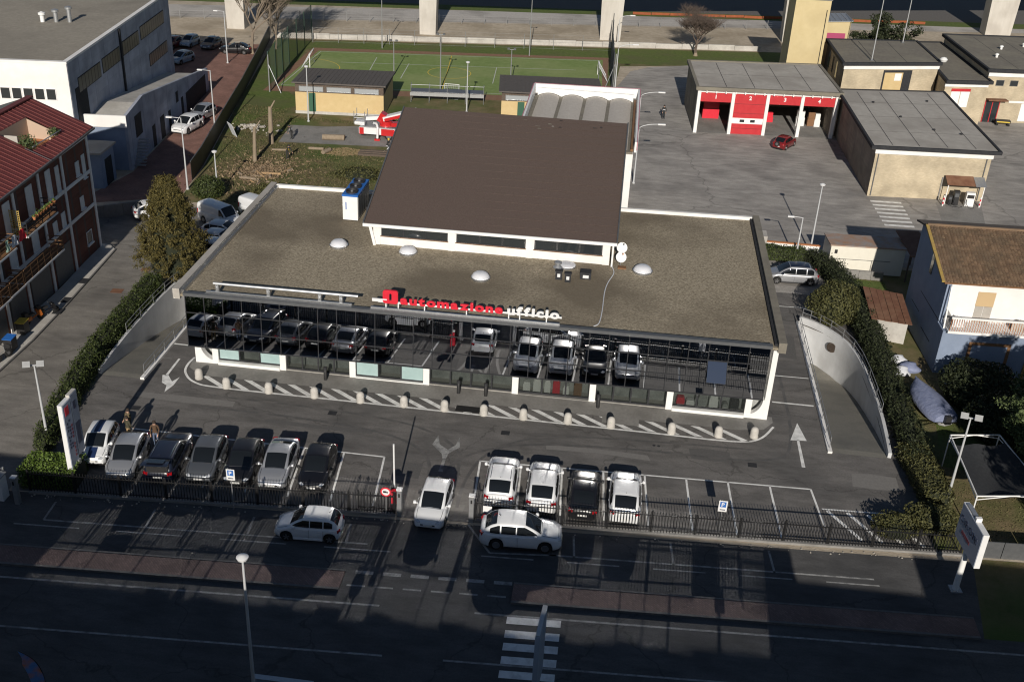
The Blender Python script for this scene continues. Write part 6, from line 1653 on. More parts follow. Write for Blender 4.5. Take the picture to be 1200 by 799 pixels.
    m_ = MB(); m_.obox((nose + .008, 0, .50), .02, .50, .11); m_.build('front_plate', plate_m, t)
    m_ = MB(); m_.obox((-L / 2 - .004, 0, .62 if kind != 'van' else .7), .02, .50, .11); m_.build('rear_plate', plate_m, t)
    m_ = MB(); m_.obox((-L / 2 + .065, 0, .40), .12, hw * 1.3, .13); m_.build('rear_bumper', black_plastic if kind in ('suv', 'van') else pt, t)
    for sg in (-1, 1):
        m_ = MB(); m_.bar((ra + Ra + .02, sg * hw * .985, .26), (fa - Ra - .02, sg * hw * .985, .26), .06, .10); m_.build('sill', black_plastic if kind in ('suv', 'mpv') else pt, t)
        for s_, nm in ((.585, 'door_seam'), (.285, 'door_seam')):
            a = Sd(s_, .0, sg); m_ = MB(); m_.bar((a.x, sg * (hw * 1.0), belt - .1), (a.x + .03, sg * (hw * 1.001), .32), .012, .012)
            if kind != 'van': m_.build(nm, black_plastic, t)
        for s_ in (.62, .32):
            a = Sd(s_, .0, sg); m_ = MB(); m_.bar((a.x, sg * (hw * 1.0), belt - .16), (a.x + .16, sg * (hw * 1.0), belt - .16), .04, .03)
            m_.build('door_handle', chrome if rack else pt, t)
    for sg in (-1, 1):                                          # bonnet edges and front bumper joint
        m_ = MB(); hx = np.linspace(X(S['cowl']) + .08, nose - .24, 6); m_.tube([(q, sg * halfw(q) * .80, interp(top, q) + .012) for q in hx], .012, 4); m_.build('bonnet_seam', black_plastic, t)
    m_ = MB(); m_.tube([(nose - .19, yy, interp(top, nose - .19) + .018) for yy in np.linspace(-hw * .6, hw * .6, 6)], .010, 4); m_.build('bonnet_seam', black_plastic, t)
    m_ = MB(); m_.tube([(xc + .03, yy, S['hood'] + .02) for yy in np.linspace(-hw * .62, hw * .62, 6)], .022, 4); m_.build('wiper_cowl', black_plastic, t)
    if rack:
        for sg in (-1, 1):
            m_ = MB(); m_.tube([Rf(.06, sg * .86) + Vector((0, 0, .05)), Rf(.5, sg * .86) + Vector((0, 0, .07)), Rf(.94, sg * .86) + Vector((0, 0, .04))], .022, 6); m_.build('roof_rail', chrome, t)
    if stripe:
        m_ = MB(); m_.grid([[Rf(i / 10, u) + Vector((0, 0, .008)) for i in range(11)] for u in (-.30, -.1, .1, .30)])
        hx = np.linspace(X(S['cowl']) + .04, nose - .1, 8)
        m_.grid([[(q, yy, interp(top, q) + .037) for q in hx] for yy in (-.24, -.08, .08, .24)]); m_.build('racing_stripe', stripe, t)
    if kind in ('hatch', 'city', 'suv', 'mpv', 'wagon', 'sedan'):
        q = Rf(.12, 0) ; m_ = MB(); m_.bar(q, q + Vector((-.12, 0, .12)), .025); m_.build('antenna', black_plastic, t)
    if tailgate:
        m_ = MB(); hx = xrr - .02
        m_.grid([[(hx - .95 * v - .05, lerp(-yr, yr, u) * (1 + .12 * v), H + .02 + .28 * v - .14 * v * v) for u in np.linspace(0, 1, 5)] for v in np.linspace(0, 1, 5)])
        o = m_.build('tailgate', pt, t)
        m_ = MB(); m_.obox((hx - .5, 0, H + .17), .5, yr * 1.4, .02, 0, ('Y', .17)); m_.build('tailgate_glass', glass, o)
        m_ = MB(); m_.obox((-L / 2 + .34, 0, .98), .55, hw * 1.36, .62); m_.build('boot_opening', black_plastic, t)
    if spare:
        m_ = MB(); m_.lathe([(.0001, -.10), (.30, -.10), (.34, -.05), (.34, .08), (.0001, .10)], (-L / 2 - .10, .1, .95), 18, 'x'); o = m_.build('spare_wheel', tyre_m, t)
        m_ = MB(); m_.lathe([(.2, -.02), (.2, .0)], (-L / 2 - .21, .1, .95), 16, 'x'); m_.build('spare_rim', rim_m, o)
    return t

pw = paint('white', (.72, .73, .74)); pw2 = paint('pearl_white', (.66, .67, .68)); psilver = paint('silver', (.42, .43, .45), .55, .32)
pgrey = paint('grey', (.13, .14, .155), .5, .3); pblack = paint('black', (.008, .008, .010)); pnavy = paint('navy', (.010, .013, .026)); pblue = paint('blue', (.16, .25, .40), .2)
pdarkred = paint('dark_red', (.10, .01, .012)); pred = paint('fire_red', (.42, .016, .018)); plight = paint('light_blue', (.30, .38, .46), .2)
stripe_m = mat('dark_blue_stripe', (.015, .03, .09), .35)
S_ = -math.pi / 2; N_ = math.pi / 2
GL = 'cars in the bays left of the entrance'; GRr = 'cars in the bays right of the entrance'
make_car('white city car with a dark blue stripe beside the tall sign', 'city', pw, -1.9, -11.6, S_ + .16, GL, stripe=stripe_m)
make_car('silver hatchback parked next to the striped white city car', 'hatch', psilver, .25, -12.5, S_ + .14, GL)
make_car('navy estate car with its tailgate raised towards the fence', 'wagon', pnavy, 2.6, -12.0, N_ + .10, GL, rack=True, tailgate=True)
make_car('dark grey hatchback parked between the navy estate and a black car', 'hatch', pgrey, 4.85, -11.9, S_ + .10, GL)
make_car('black hatchback parked behind the small blue parking sign', 'hatch', pblack, 7.05, -11.85, S_ + .09, GL)
make_car('silver saloon parked between two black cars', 'sedan', psilver, 9.1, -11.6, S_ + .08, GL)
make_car('glossy black hatchback next to the empty bay at the entrance', 'hatch', pblack, 11.45, -11.55, S_ + .07, GL)
make_car('white hatchback leaving through the open gate', 'hatch', pw, 18.8, -13.75, S_ - .01, None, name='moving_car')
make_car('white sport utility car with grey tail lamps in the first bay after the gate', 'suv', pw, 22.3, -11.0, N_ + .03, GRr, rack=True)
make_car('white car with bright red tail lamps parked beside the first white sport utility car', 'suv', pw2, 24.75, -11.1, N_ + .02, GRr)
make_car('glossy black saloon parked between two white cars', 'sedan', pblack, 27.15, -11.3, N_ + .0, GRr)
make_car('pearl white sport utility car beside the black saloon', 'suv', pw2, 29.5, -11.2, N_ + .0, GRr)
make_car('white sport utility car parked along the kerb outside the fence', 'suv', pw, 23.95, -15.6, .055, 'cars along the street')
make_car('small white city car with red tail lamps parked along the kerb', 'city', pw, 12.5, -16.95, math.pi + .06, 'cars along the street')
make_car('silver minivan parked at the hedge end of the right side lane', 'mpv', psilver, 42.6, 22.9, math.pi + .06, None, roof_mt=pnavy)
GBk = 'cars behind the showroom by the conifer'
make_car('white high roof van parked behind the conifer', 'van', pw, -7.4, 24.0, R(-28), GBk, 'parked_van', 'van', scale=.9)
make_car('second white van half hidden by the showroom roof edge', 'van', pw2, -4.4, 26.2, R(-28), GBk, 'parked_van', 'van', scale=.9)
for k, (x, y) in enumerate(((-6.0, 21.2), (-5.6, 19.2), (-5.0, 17.3))):
    make_car(['white car parked beside the white vans', 'white car in the middle of the three parked behind the conifer', 'white car at the ramp end of the three behind the conifer'][k], 'hatch', pw2, x, y, R(-8), GBk)
make_car('white car at the end of the brick lane behind the conifer top', 'hatch', pw, -13.6, 24.6, R(35), None)
make_car('white sport utility car with black roof opening on the brick lane', 'suv', pw, -20.3, 49.0, S_ - .15, 'cars on the brick lane')
make_car('grey car standing behind the white one on the brick lane', 'hatch', psilver, -20.5, 54.0, S_ - .15, 'cars on the brick lane')
GF = 'cars parked behind the warehouse'
make_car('dark red car at the corner of the warehouse', 'hatch', pdarkred, -36.3, 84.0, S_ - .1, GF)
make_car('pale blue car parked at the far wall behind the warehouse', 'city', plight, -34.4, 85.6, S_ - .1, GF)
make_car('dark car parked at the far wall beside the pale blue one', 'hatch', pgrey, -31.2, 85.4, S_ - .1, GF)
make_car('blue grey car parked alone in front of the far row', 'hatch', plight, -32.0, 76.6, S_ - .25, GF)
make_car('black car parked on the grass under the bare tree', 'sedan', pblack, -27.0, 83.6, math.pi + .12, GF)
make_car('dark red off-road car with a spare wheel by the garage', 'suv', paint('deep_red', (.16, .012, .014)), 45.8, 60.6, R(60), None, scale=.84, spare=True)

# ------------------------------------------------------------------ aerial ladder fire engine (its front is hidden by the brown roof)
ft = thing('fire_engine', 'red and white fire engine with folded ladder and outrigger', 'fire engine', (2.6, 52.3, .022))
f_red, f_white = paint('engine_red', (.50, .02, .022)), paint('engine_white', (.74, .74, .74))
W(MB().box(-1.6, 6.2, 51.2, 53.6, .55, 1.25), 'chassis', f_white, ft)
for (x0, x1, mt) in ((-1.55, -1.05, f_red), (.9, 2.4, f_red), (4.0, 6.1, f_red)): W(MB().box(x0, x1, 51.18, 51.199, .5, 1.24), 'locker_panel', mt, ft)
W(MB().box(2.45, 3.9, 51.185, 51.199, .6, 1.15), 'open_locker', black_plastic, ft)
W(MB().box(-1.5, 6.2, 51.25, 53.55, 1.252, 1.36), 'deck', galv, ft)
for x in (1.75, 5.4):
    for y in (51.35, 53.4):
        o = W(MB().lathe([(.3, -.16), (.48, -.15), (.52, -.08), (.52, .08), (.48, .15), (.3, .16)], (x, y, .50), 20, 'y'), 'wheel', tyre_m, ft)
        W(MB().lathe([(.30, -.165), (.12, -.14), (.0001, -.15)], (x, y, .5), 14, 'y'), 'rim', rim_m, o)
mb = MB(); mb.tube(smooth_path([(.0, 51.6, 1.7), (.35, 51.3, 1.72), (.55, 51.0, 1.4), (.55, 50.85, .25)]), .13, 8); W(mb, 'outrigger', f_white, ft)
W(MB().box(.25, .85, 50.65, 51.05, .0, .2), 'outrigger_foot', f_red, ft)
W(MB().lathe([(.75, 0), (.7, .5), (.55, .55)], (1.2, 52.4, 1.36), 16), 'turntable', f_red, ft)
W(MB().obox((.9, 52.3, 2.2), .9, 1.0, 1.0, 0, ('Y', .5)), 'lift_arm', f_red, ft)
W(MB().bar((1.0, 52.0, 2.2), (4.6, 52.4, 3.25), .9, .45), 'ladder_base', f_white, ft); W(MB().bar((1.2, 51.52, 2.15), (4.6, 51.9, 3.15), .06, .32), 'ladder_trim', f_red, ft)
W(MB().bar((2.0, 51.6, 1.75), (6.4, 52.0, 1.95), .8, .4), 'ladder_tip', f_red, ft)
cg = MB()
for x in (-2.2, -1.0):
    for y in (51.5, 52.8): cg.tube([(x, y, 1.5), (x, y, 2.9)], .04, 6)
for z in (1.55, 2.2): cg.tube([(-2.2, 51.5, z), (-1.0, 51.5, z), (-1.0, 52.8, z), (-2.2, 52.8, z), (-2.2, 51.5, z)], .035, 6)
W(cg, 'rescue_cage', galv, ft); W(MB().box(-2.15, -1.05, 51.55, 52.75, 1.4, 1.75), 'cage_floor', f_white, ft)
W(MB().bar((-1.05, 52.2, 2.0), (.6, 52.3, 2.2), .4, .4), 'cage_arm', f_white, ft)

# ------------------------------------------------------------------ street furniture
def bar_fence(name, label, A, B, n, h=1.5, z0=.0, mt=fence_black, posts=8, sill=True, cat='fence'):
    A, B = Vector((*A, z0)), Vector((*B, z0)); t = thing(name, label, cat, A, math.atan2(B.y - A.y, B.x - A.x)); L = (B - A).length
    bme = MB().box(-.018, .018, -.012, .012, .12, h).mesh('bar', mt)
    for i in range(n):
        place(bme, 'bar', t, ((i + .5) * L / n, 0, 0))
    pme = MB().box(-.04, .04, -.04, .04, 0, h + .06).mesh('fence_post', mt)
    for i in range(posts + 1): place(pme, 'fence_post', t, (i * L / posts, .03, 0))
    for z in (.28, h - .22): MB().box(0, L, -.024, .024, z - .025, z + .025).build('rail', mt, t)
    if sill: MB().box(-.05, L + .05, -.14, .14, 0, .14).build('kerb', concrete, t)
    return t
bar_fence('bar_fence', 'black bar fence along the bays left of the entrance', (-3.9, -16.15), (16.7, -14.55), 128)
bar_fence('bar_fence', 'black bar fence along the bays right of the entrance', (21.2, -14.25), (48.2, -12.45), 165, posts=11)
bar_fence('sliding_gate', 'sliding bar gate folded back against the left fence end', (14.6, -14.45), (16.6, -14.3), 10, 1.35, sill=False, posts=1, cat='gate')
bar_fence('driveway_gate', 'grey bar gate closing the driveway beside the box hedge', (-12.4, -17.0), (-5.2, -16.3), 44, 1.6, mt=galv, sill=False, posts=3, cat='gate')
for (x, y, lab) in ((16.95, -14.45, 'tall pale gate post beside the barrier'), (21.0, -14.3, 'pale gate post at the end of the right hand fence'), (-4.05, -17.2, 'pale gate pillar beside the box hedge')):
    p = thing('gate_post', lab, 'post', (x, y, 0), 0, 'gate posts')
    MB().box(-.13, .13, -.13, .13, 0, 1.75).build('shaft', galv, p); MB().box(-.16, .16, -.16, .16, 1.752, 1.80).build('cap', sign_white, p)
    MB().box(-.05, .05, -.14, -.132, 1.3, 1.55).build('lamp_lens', black_plastic, p)
p = thing('letter_box_pillar', 'white rendered pillar with letter boxes at the driveway gate', 'pillar', (-5.35, -16.9, 0))
MB().box(-.45, .45, -.3, .3, 0, 1.5).build('pillar', white_wall, p); MB().box(-.5, .5, -.35, .35, 1.502, 1.58).build('cap', concrete_lt, p); MB().box(-.3, .3, -.32, -.302, .9, 1.3).build('letter_box', galv, p)
# barrier with raised arm
b = thing('entrance_barrier', 'red entrance barrier with its white arm raised upright', 'barrier', (16.45, -13.3, .01))
MB().box(-.18, .18, -.2, .2, 0, 1.05).build('cabinet', sign_red, b); MB().box(-.2, .2, -.22, .22, 1.052, 1.12).build('cap', black_plastic, b)
MB().tube([(-.02, -.1, 1.0), (-.05, -.1, 4.0)], .05, 8).build('arm', sign_white, b)
s = thing('no_lorries_sign', 'round red bordered no lorries sign on the left fence end', 'traffic sign', (16.25, -14.75, 0))
MB().tube([(0, 0, 0), (0, 0, 1.9)], .03, 6).build('post', galv, s)
MB().lathe([(.0001, -.012), (.30, -.012), (.30, .012), (.0001, .012)], (0, -.05, 1.75), 24, 'y').build('red_disc', sign_red, s)
MB().lathe([(.0001, -.004), (.22, -.004), (.22, .0), (.0001, .0)], (0, -.067, 1.75), 24, 'y').build('white_disc', sign_white, s)
MB().box(-.14, .04, -.082, -.072, 1.70, 1.82).box(.045, .13, -.082, -.072, 1.70, 1.78).build('lorry_symbol', black_plastic, s)
def p_sign(x, y, h, lab):
    s = thing('parking_sign', lab, 'traffic sign', (x, y, 0), 0, 'parking signs at the fence')
    MB().tube([(0, 0, 0), (0, 0, h)], .03, 6).build('post', galv, s)
    MB().box(-.24, .24, -.05, -.03, h - .72, h).build('plate', sign_white, s)
    MB().box(-.17, .17, -.056, -.0505, h - .42, h - .06).build('blue_square', sign_blue, s)
    me = text_mesh('P', .34, .004, sign_white, .008, 'letter_p'); tune(me, lambda c: (c.x - .10, -.0595 - c.z, h - .36 + c.y)); o = place(me, 'letter_p', s)
    MB().box(-.15, .15, -.054, -.0505, h - .62, h - .56).build('text_bar', sign_ink, s)
p_sign(7.75, -15.62, 2.75, 'blue and white parking sign in front of the black hatchback')
p_sign(34.85, -12.8, 2.2, 'blue and white parking sign at the empty right bays')
s = thing('fence_notice', 'small white notice board on the fence by the gate', 'notice', (21.9, -14.3, 0))
MB().box(-.25, .25, -.06, -.04, .75, 1.2).build('board', sign_white, s); MB().tube([(0, -.02, 0), (0, -.02, 1.2)], .02, 6).build('post', galv, s)

def lamp(x, y, h, rz, label, style, group, arm=1.3, mt=lamp_grey):
    t = thing('street_lamp', label, 'street lamp', (x, y, 0), rz, group)
    MB().lathe([(.10, 0), (.085, 1.0), (.05, h)], (0, 0, 0), 10).build('pole', mt, t)
    MB().lathe([(.16, 0), (.16, .12), (.10, .14)], (0, 0, 0), 10).build('base', mt, t)
    if style == 'arm':
        MB().tube(smooth_path([(0, 0, h - .05), (.15, 0, h + .35), (arm * .5, 0, h + .62), (arm, 0, h + .72)]), .035, 6).build('arm', mt, t)
        MB().obox((arm + .3, 0, h + .72), .75, .26, .12).build('lamp_head', sign_white, t)
    elif style == 'short':
        MB().tube([(0, 0, h - .02), (-arm * .6, 0, h + .02)], .03, 6).build('arm', mt, t)
        MB().obox((-arm * .6 - .25, 0, h + .02), .55, .24, .12).build('lamp_head', sign_white, t)
    elif style == 'top':
        MB().lathe([(.05, h), (.22, h + .05), (.26, h + .16), (.10, h + .24), (.0001, h + .25)], (0, 0, 0), 12).build('lamp_head', sign_white, t)
    elif style == 'flood':
        MB().bar((-.5, 0, h), (.5, 0, h), .06).build('cross_arm', mt, t)
        for k in (-.38, .38): MB().obox((k, -.18, h + .18), .42, .12, .36, 0, ('X', -.5)).build('flood_head', frame_grey, t)
    return t
GLm = 'street lamps'
lamp(-5.35, -11.3, 5.4, R(20), 'slim lamp post with floodlights behind the box hedge', 'flood', None)
lamp(13.55, -29.2, 8.3, R(90), 'tall street lamp standing in the shaded road', 'top', None)
lamp(48.6, -7.4, 5.9, R(-10), 'lamp post with twin floodlights above the right hand hedge', 'flood', None)
lamp(45.0, 29.6, 6.3, R(100), 'tall curved lamp post at the cream container', 'top', None)
lamp(43.5, 27.6, 4.0, 0, 'short lamp post behind the silver minivan', 'short', None)
lamp(28.9, 55.0, 5.9, R(5), 'arm lamp standing beside the vaulted hall', 'arm', GLm, 1.9)
lamp(25.7, 80.0, 5.2, R(8), 'arm lamp at the tall netting fence corner', 'arm', GLm, 1.9)
lamp(28.9, 44.0, 5.6, R(5), 'arm lamp by the white end wall of the vaulted hall', 'arm', GLm, 1.9)
lamp(25.2, 104.5, 4.0, R(8), 'arm lamp in front of the middle viaduct pier', 'arm', GLm, 1.6)
lamp(-13.5, 31.6, 7.0, R(5), 'lamp post on the brick lane behind the conifer', 'short', 'lamps along the brick lane', 1.4)
lamp(-16.7, 47.7, 7.2, R(5), 'lamp post on the brick lane beside the parked white car', 'short', 'lamps along the brick lane', 1.4)
lamp(-10.3, 31.0, 4.1, 0, 'low lamp post beside the white vans', 'top', None)
lamp(-26.2, 78.0, 6.8, R(5), 'lamp post at the marked bays of the brick lane', 'short', 'lamps along the brick lane', 1.4)
lamp(8.4, 64.2, 5.9, 0, 'grey lamp post in front of the team bench shelter', 'top', None)
lamp(-8.6, 55.6, 6.2, R(90), 'lamp post in front of the yellow hut door', 'top', None)
for k, (x, y, h) in enumerate(((-3.6, 78.4, 4.5), (3.6, 73.0, 7.0), (-8.4, 92.5, 8.0), (12.8, 94.6, 8.2), (12.2, 76.5, 5.0), (30.5, 97.0, .1))):
    if h < 1: continue
    t = thing('floodlight_mast', ['short floodlight mast behind the first yellow hut', 'tall floodlight mast above the team bench', 'floodlight mast at the far pitch fence left of the pier', 'floodlight mast at the far pitch fence between two piers', 'floodlight mast beside the second hut roof'][k], 'mast', (x, y, 0), 0, 'masts round the pitch')
    MB().lathe([(.09, 0), (.05, h)], (0, 0, 0), 8).build('pole', galv, t); MB().bar((-.45, 0, h), (.45, 0, h), .05).build('cross_arm', galv, t)
    for q in (-.4, .4): MB().obox((q, -.1, h + .1), .3, .2, .22).build('flood_head', frame_grey, t)
for (x, y, h, lab) in ((57.4, 78.6, 16, 'thin tall aerial mast on the raised brick block'), (63.5, 90.5, 15, 'second thin aerial mast at the back of the raised block')):
    t = thing('aerial_mast', lab, 'mast', (x, y, 6.5)); MB().lathe([(.09, 0), (.04, h - 6.5)], (0, 0, 0), 6).build('pole', galv, t); MB().box(-.2, .2, -.2, .2, 0, .12).build('foot', frame_grey, t)

# concrete bollards
bp_ = MB(); bp_.lathe([(.27, 0), (.29, .08), (.26, .20), (.265, .42), (.25, .56), (.20, .68), (.11, .75), (.0001, .77)], (0, 0, 0), 14)
bme = bp_.mesh('bollard', bollard_m)
for k, (x, y) in enumerate(((.6, -2.2), (2.8, -3.0), (5.7, -3.05), (8.8, -3.05), (11.9, -3.05), (14.8, -3.0), (17.5, -3.0), (20.1, -3.05), (22.7, -3.05), (25.6, -3.0), (28.4, -2.95), (32.3, -2.9), (35.3, -2.75), (37.6, -2.4))):
    o = place(bme, 'concrete_bollard', None, (x, y, .013), k * .7)
    tag(o, 'pale domed concrete bollard on the hatched strip before the showroom', 'bollard', 'bollards along the showroom front')
for k, x in enumerate((8.9, 18.05, 19.9, 27.45)):
    t = thing('ash_bin', ['slim black ash bin before the second shop window pane group', 'slim black ash bin beside the rubber mat at the main doors', 'slim black ash bin across from the rubber mat at the main doors', 'slim black ash bin at the column beside the last doors'][k], 'bin', (x, -.7, .02), 0, 'black bins at the doors')
    MB().lathe([(.12, 0), (.12, .75), (.10, .78)], (0, 0, 0), 12).build('tube', black_plastic, t); MB().lathe([(.13, .782), (.13, .95), (.05, 1.0), (.0001, 1.0)], (0, 0, 0), 12).build('hood', frame_dark, t)

# totem sign left, panel sign right
t = thing('totem_sign', 'tall white edged double totem sign above the box hedge', 'sign', (-1.75, -14.4, 0), R(0))
MB().box(-.12, .12, -.12, .12, 0, 1.4).build('post', galv, t)
def tot(x0, x1, y0, y1, z0, z1, nm, mt): return MB().box(x0, x1, y0, y1, z0, z1).build(nm, mt, t)
TX, TY = -.05, -.55
tot(-.28, -.02, -.75, .15, 1.1, 5.35, 'sign_panel', sign_white); tot(-.018, .01, -.72, .12, 1.14, 5.31, 'sign_face', sign_panel)
tot(-.24, -.02, .18, .95, 1.5, 5.5, 'sign_panel', concrete_lt); tot(-.018, .008, .21, .92, 1.54, 5.46, 'sign_face', mat('sign_face_dark', (.20, .235, .30), .45, 0, (.24, .275, .34), 2))
tot(.012, .022, -.55, -.15, 4.55, 5.1, 'red_emblem', sign_red)
for k, (z0, z1, y0, mt) in enumerate(((2.2, 4.2, -.58, sign_ink), (2.4, 4.3, -.36, sign_ink), (1.7, 3.9, -.14, mat('sign_dull_red', (.22, .04, .05), .5)))):
    for q in range(9):
        if (q * 7 + k) % 5 == 0: continue
        dz = (z1 - z0) / 9; tot(.012, .02, y0, y0 + .13, z0 + q * dz, z0 + q * dz + dz * .62, 'letter_block', mt)
tot(.010, .02, .35, .62, 4.5, 5.0, 'dark_emblem', sign_ink); tot(.010, .02, .3, .75, 2.2, 3.6, 'dark_patch', sign_ink)
t = thing('panel_sign', 'blue grey panel sign on a single post outside the fence', 'sign', (47.2, -15.5, 0), R(-84))
MB().lathe([(.17, 0), (.15, 2.6)], (0, 0, 0), 12).build('post', white_paint, t); MB().box(-.3, .3, -.3, .3, 0, .08).build('foot_plate', galv, t)
for q in (-.26, .26): MB().slab([(q, 0, .45), (q * .4, .02, .45), (q, .02, .05), (q, 0, .05)][:3], .03).build('gusset', white_paint, t)
MB().box(-1.4, 1.4, -.15, .15, 2.6, 4.7).build('panel', sign_white, t)
MB().box(-1.37, 1.37, -.17, -.152, 2.63, 4.67).build('sign_face', sign_panel, t)
MB().box(-1.1, -.1, -.12, .12, 4.702, 4.80).build('top_cap', galv, t); MB().box(.1, .3, -.15, .16, 4.702, 4.90).build('lamp_box', sign_white, t)
xx = -1.2
for ch in 'CIRONI':
    me = text_mesh(ch, .58, .02, sign_ink, .0, 'letter'); w0 = [v.co.x for v in me.vertices]; a = min(w0); wd = max(w0) - a
    tune(me, lambda c, a=a, xx=xx: (xx + c.x - a, -.185 - c.z, 3.75 + c.y)); place(me, 'letter', t); xx += wd + .13
for q in range(7): MB().box(-.75 + q * .16, -.64 + q * .16, -.18, -.171, 3.2, 3.4).build('letter_block', MATS['sign_dull_red'], t)
# sign panel seen edge-on in the middle of the street and blue board at the bottom
t = thing('street_totem', 'narrow pale blue totem sign standing in the street edge on', 'sign', (25.95, -28.3, 0), R(-4))
MB().lathe([(.16, 0), (.16, 2.5)], (0, 0, 0), 10).build('post', galv, t); MB().box(-.10, .10, -1.0, 1.0, 2.5, 6.1).build('panel', mat('totem_blue', (.28, .34, .42), .5), t); MB().box(-.11, -.101, -.9, .9, 2.6, 6.0).build('sign_face', sign_blue, t); MB().box(-.09, .09, -.95, .95, 6.102, 6.16).build('cap', galv, t)
t = thing('feather_flag', 'blue and orange feather flag rising from the street edge', 'flag', (4.55, -30.5, 0), R(25))
MB().tube(smooth_path([(0, 0, 0), (.05, 0, .9), (.0, 0, 1.9), (-.25, 0, 2.7), (-.75, 0, 3.3)]), .02, 6).build('pole', black_plastic, t)
fl = MB(); fl.smooth = True
edge = smooth_path([(0, 0, .4), (.05, 0, .9), (.0, 0, 1.9), (-.25, 0, 2.7), (-.75, 0, 3.3)], 5)
fl.grid([[(q.x - wq, .02 * math.sin(q.z * 3), q.z - .12 * wq) for wq in np.linspace(0, .55 * min(1, (3.32 - q.z) / .8), 4)] for q in edge])
flag_m = mat('flag_print', (.10, .26, .66), .7, 0, (.16, .34, .74), 3, c3=(.62, .24, .09), scale3=1.8, mix3=.95)
fl.build('cloth', flag_m, t)
t = thing('street_board', 'pale blue board lying at the shaded street edge', 'board', (14.7, -28.6, 0)); MB().box(-1.3, 1.3, -.1, .1, 0, 1.15).build('panel', MATS['totem_blue'], t); MB().box(-1.35, 1.35, -.14, .14, 1.152, 1.2).build('top_rail', alu, t)

# bins, scooter and bicycles by the brick block
t = thing('wheelie_bin', 'black wheeled bin with yellow lid at the brick block', 'bin', (-13.6, 1.2, .13)); MB().box(-.3, .3, -.35, .35, .1, .95).build('tub', black_plastic, t); MB().slab([(-.34, -.4, 1.0), (.34, -.4, 1.0), (.34, .38, 1.06), (-.34, .38, 1.06)], .05).build('lid', paint_yellow, t)
for q in (-.25, .25): MB().lathe([(.1, -.03), (.1, .03)], (q, .34, .1), 10, 'x').build('wheel', tyre_m, t)
t = thing('wheelie_bin', 'black wheeled bin with blue lid at the brick block', 'bin', (-13.2, -1.2, .13)); MB().box(-.3, .3, -.35, .35, .1, .95).build('tub', black_plastic, t); MB().slab([(-.34, -.4, 1.0), (.34, -.4, 1.0), (.34, .38, 1.06), (-.34, .38, 1.06)], .05).build('lid', blue_plastic, t)
def two_wheeler(x, y, rz, lab, nm, cat, mt, rw, fat):
    t = thing(nm, lab, cat, (x, y, .13), rz)
    for q in (-.62, .62):
        w_ = MB(); w_.lathe([(rw - fat, -fat * .8), (rw, 0), (rw - fat, fat * .8)], (q, 0, rw), 18, 'y'); o = w_.build('wheel', tyre_m, t); MB().lathe([(rw * .35, -.03), (rw * .35, .03)], (q, 0, rw), 10, 'y').build('rim', rim_m, o)
    MB().tube([(-.62, 0, rw), (-.2, 0, rw + .12), (.35, 0, rw + .25), (.62, 0, rw)], .05 if fat > .04 else .02, 6).tube([(.35, 0, rw + .25), (.3, 0, rw + .65)], .03, 6).build('frame', mt, t)
    MB().obox((-.3, 0, rw + .45), .6 if fat > .04 else .25, .24 if fat > .04 else .14, .14).build('saddle', black_plastic, t)
    MB().tube([(.28, -.32, rw + .68), (.32, 0, rw + .65), (.28, .32, rw + .68)], .02, 6).build('handlebar', black_plastic, t)
    if fat > .04: MB().obox((.45, 0, rw + .35), .2, .4, .5, 0, ('Y', -.3)).build('front_shield', mt, t); MB().obox((-.55, 0, rw + .2), .5, .28, .3).build('rear_cowl', mt, t); MB().obox((-.75, 0, rw + .62), .32, .36, .3).build('top_box', black_plastic, t)
two_wheeler(-13.7, 3.0, R(70), 'dark scooter with orange panels at the brick block', 'scooter', 'scooter', mat('orange_paint', (.5, .14, .02), .35), .27, .06)
two_wheeler(-13.3, 4.2, R(60), 'black scooter standing behind the orange one', 'scooter', 'scooter', pblack, .27, .06)
two_wheeler(-13.1, -2.7, R(65), 'grey bicycle leaning near the blue lidded bin', 'bicycle', 'bicycle', galv, .33, .02)
two_wheeler(-13.5, -3.6, R(50), 'dark bicycle beside the grey one', 'bicycle', 'bicycle', frame_dark, .33, .02)
for k, (x, y) in enumerate(((-13.25, 6.8), (-12.95, 4.9), (-13.5, 10.2))):
    struct(MB().obox((x, y, .137), .6, .9, .012, .05).build('drain_cover', frame_dark))
for (x, y, s) in ((-10.4, 9.3, .9), (-9.9, 13.5, .7), (-11.8, -8.5, .9), (-9.8, 16, .5)):
    struct(MB().obox((x, y, .017), s, s * .8, .012, .1).build('manhole_cover', rust))
for (x, y) in ((31.2, -4.6), (31.5, -4.62)): struct(MB().lathe([(.0001, 0), (.1, 0), (.1, .008), (.0001, .008)], (x, y, .012), 10).build('manhole_cover', frame_dark))

# black screen fence along the brick lane
t = thing('screen_fence', 'long black screen fence between brick lane and lawn', 'fence', (-19, 64, 0))
fp = [(-14.0, 34.0), (-14.6, 38.3), (-16.6, 49.0), (-19.4, 64.5), (-22.2, 78.5), (-25.2, 93.0)]
for i in range(len(fp) - 1):
    A, B = Vector(fp[i]), Vector(fp[i + 1]); L = (B - A).length; n = max(1, round(L / 2.2))
    for k in range(n):
        a, b = A.lerp(B, k / n), A.lerp(B, (k + 1) / n)
        W(MB().bar((a.x, a.y, .95), (b.x, b.y, .95), .05, 1.9), 'screen_panel', fence_black, t)
    W(MB().bar((A.x, A.y, 1.95), (B.x, B.y, 1.95), .09, .07), 'top_rail', frame_grey, t)

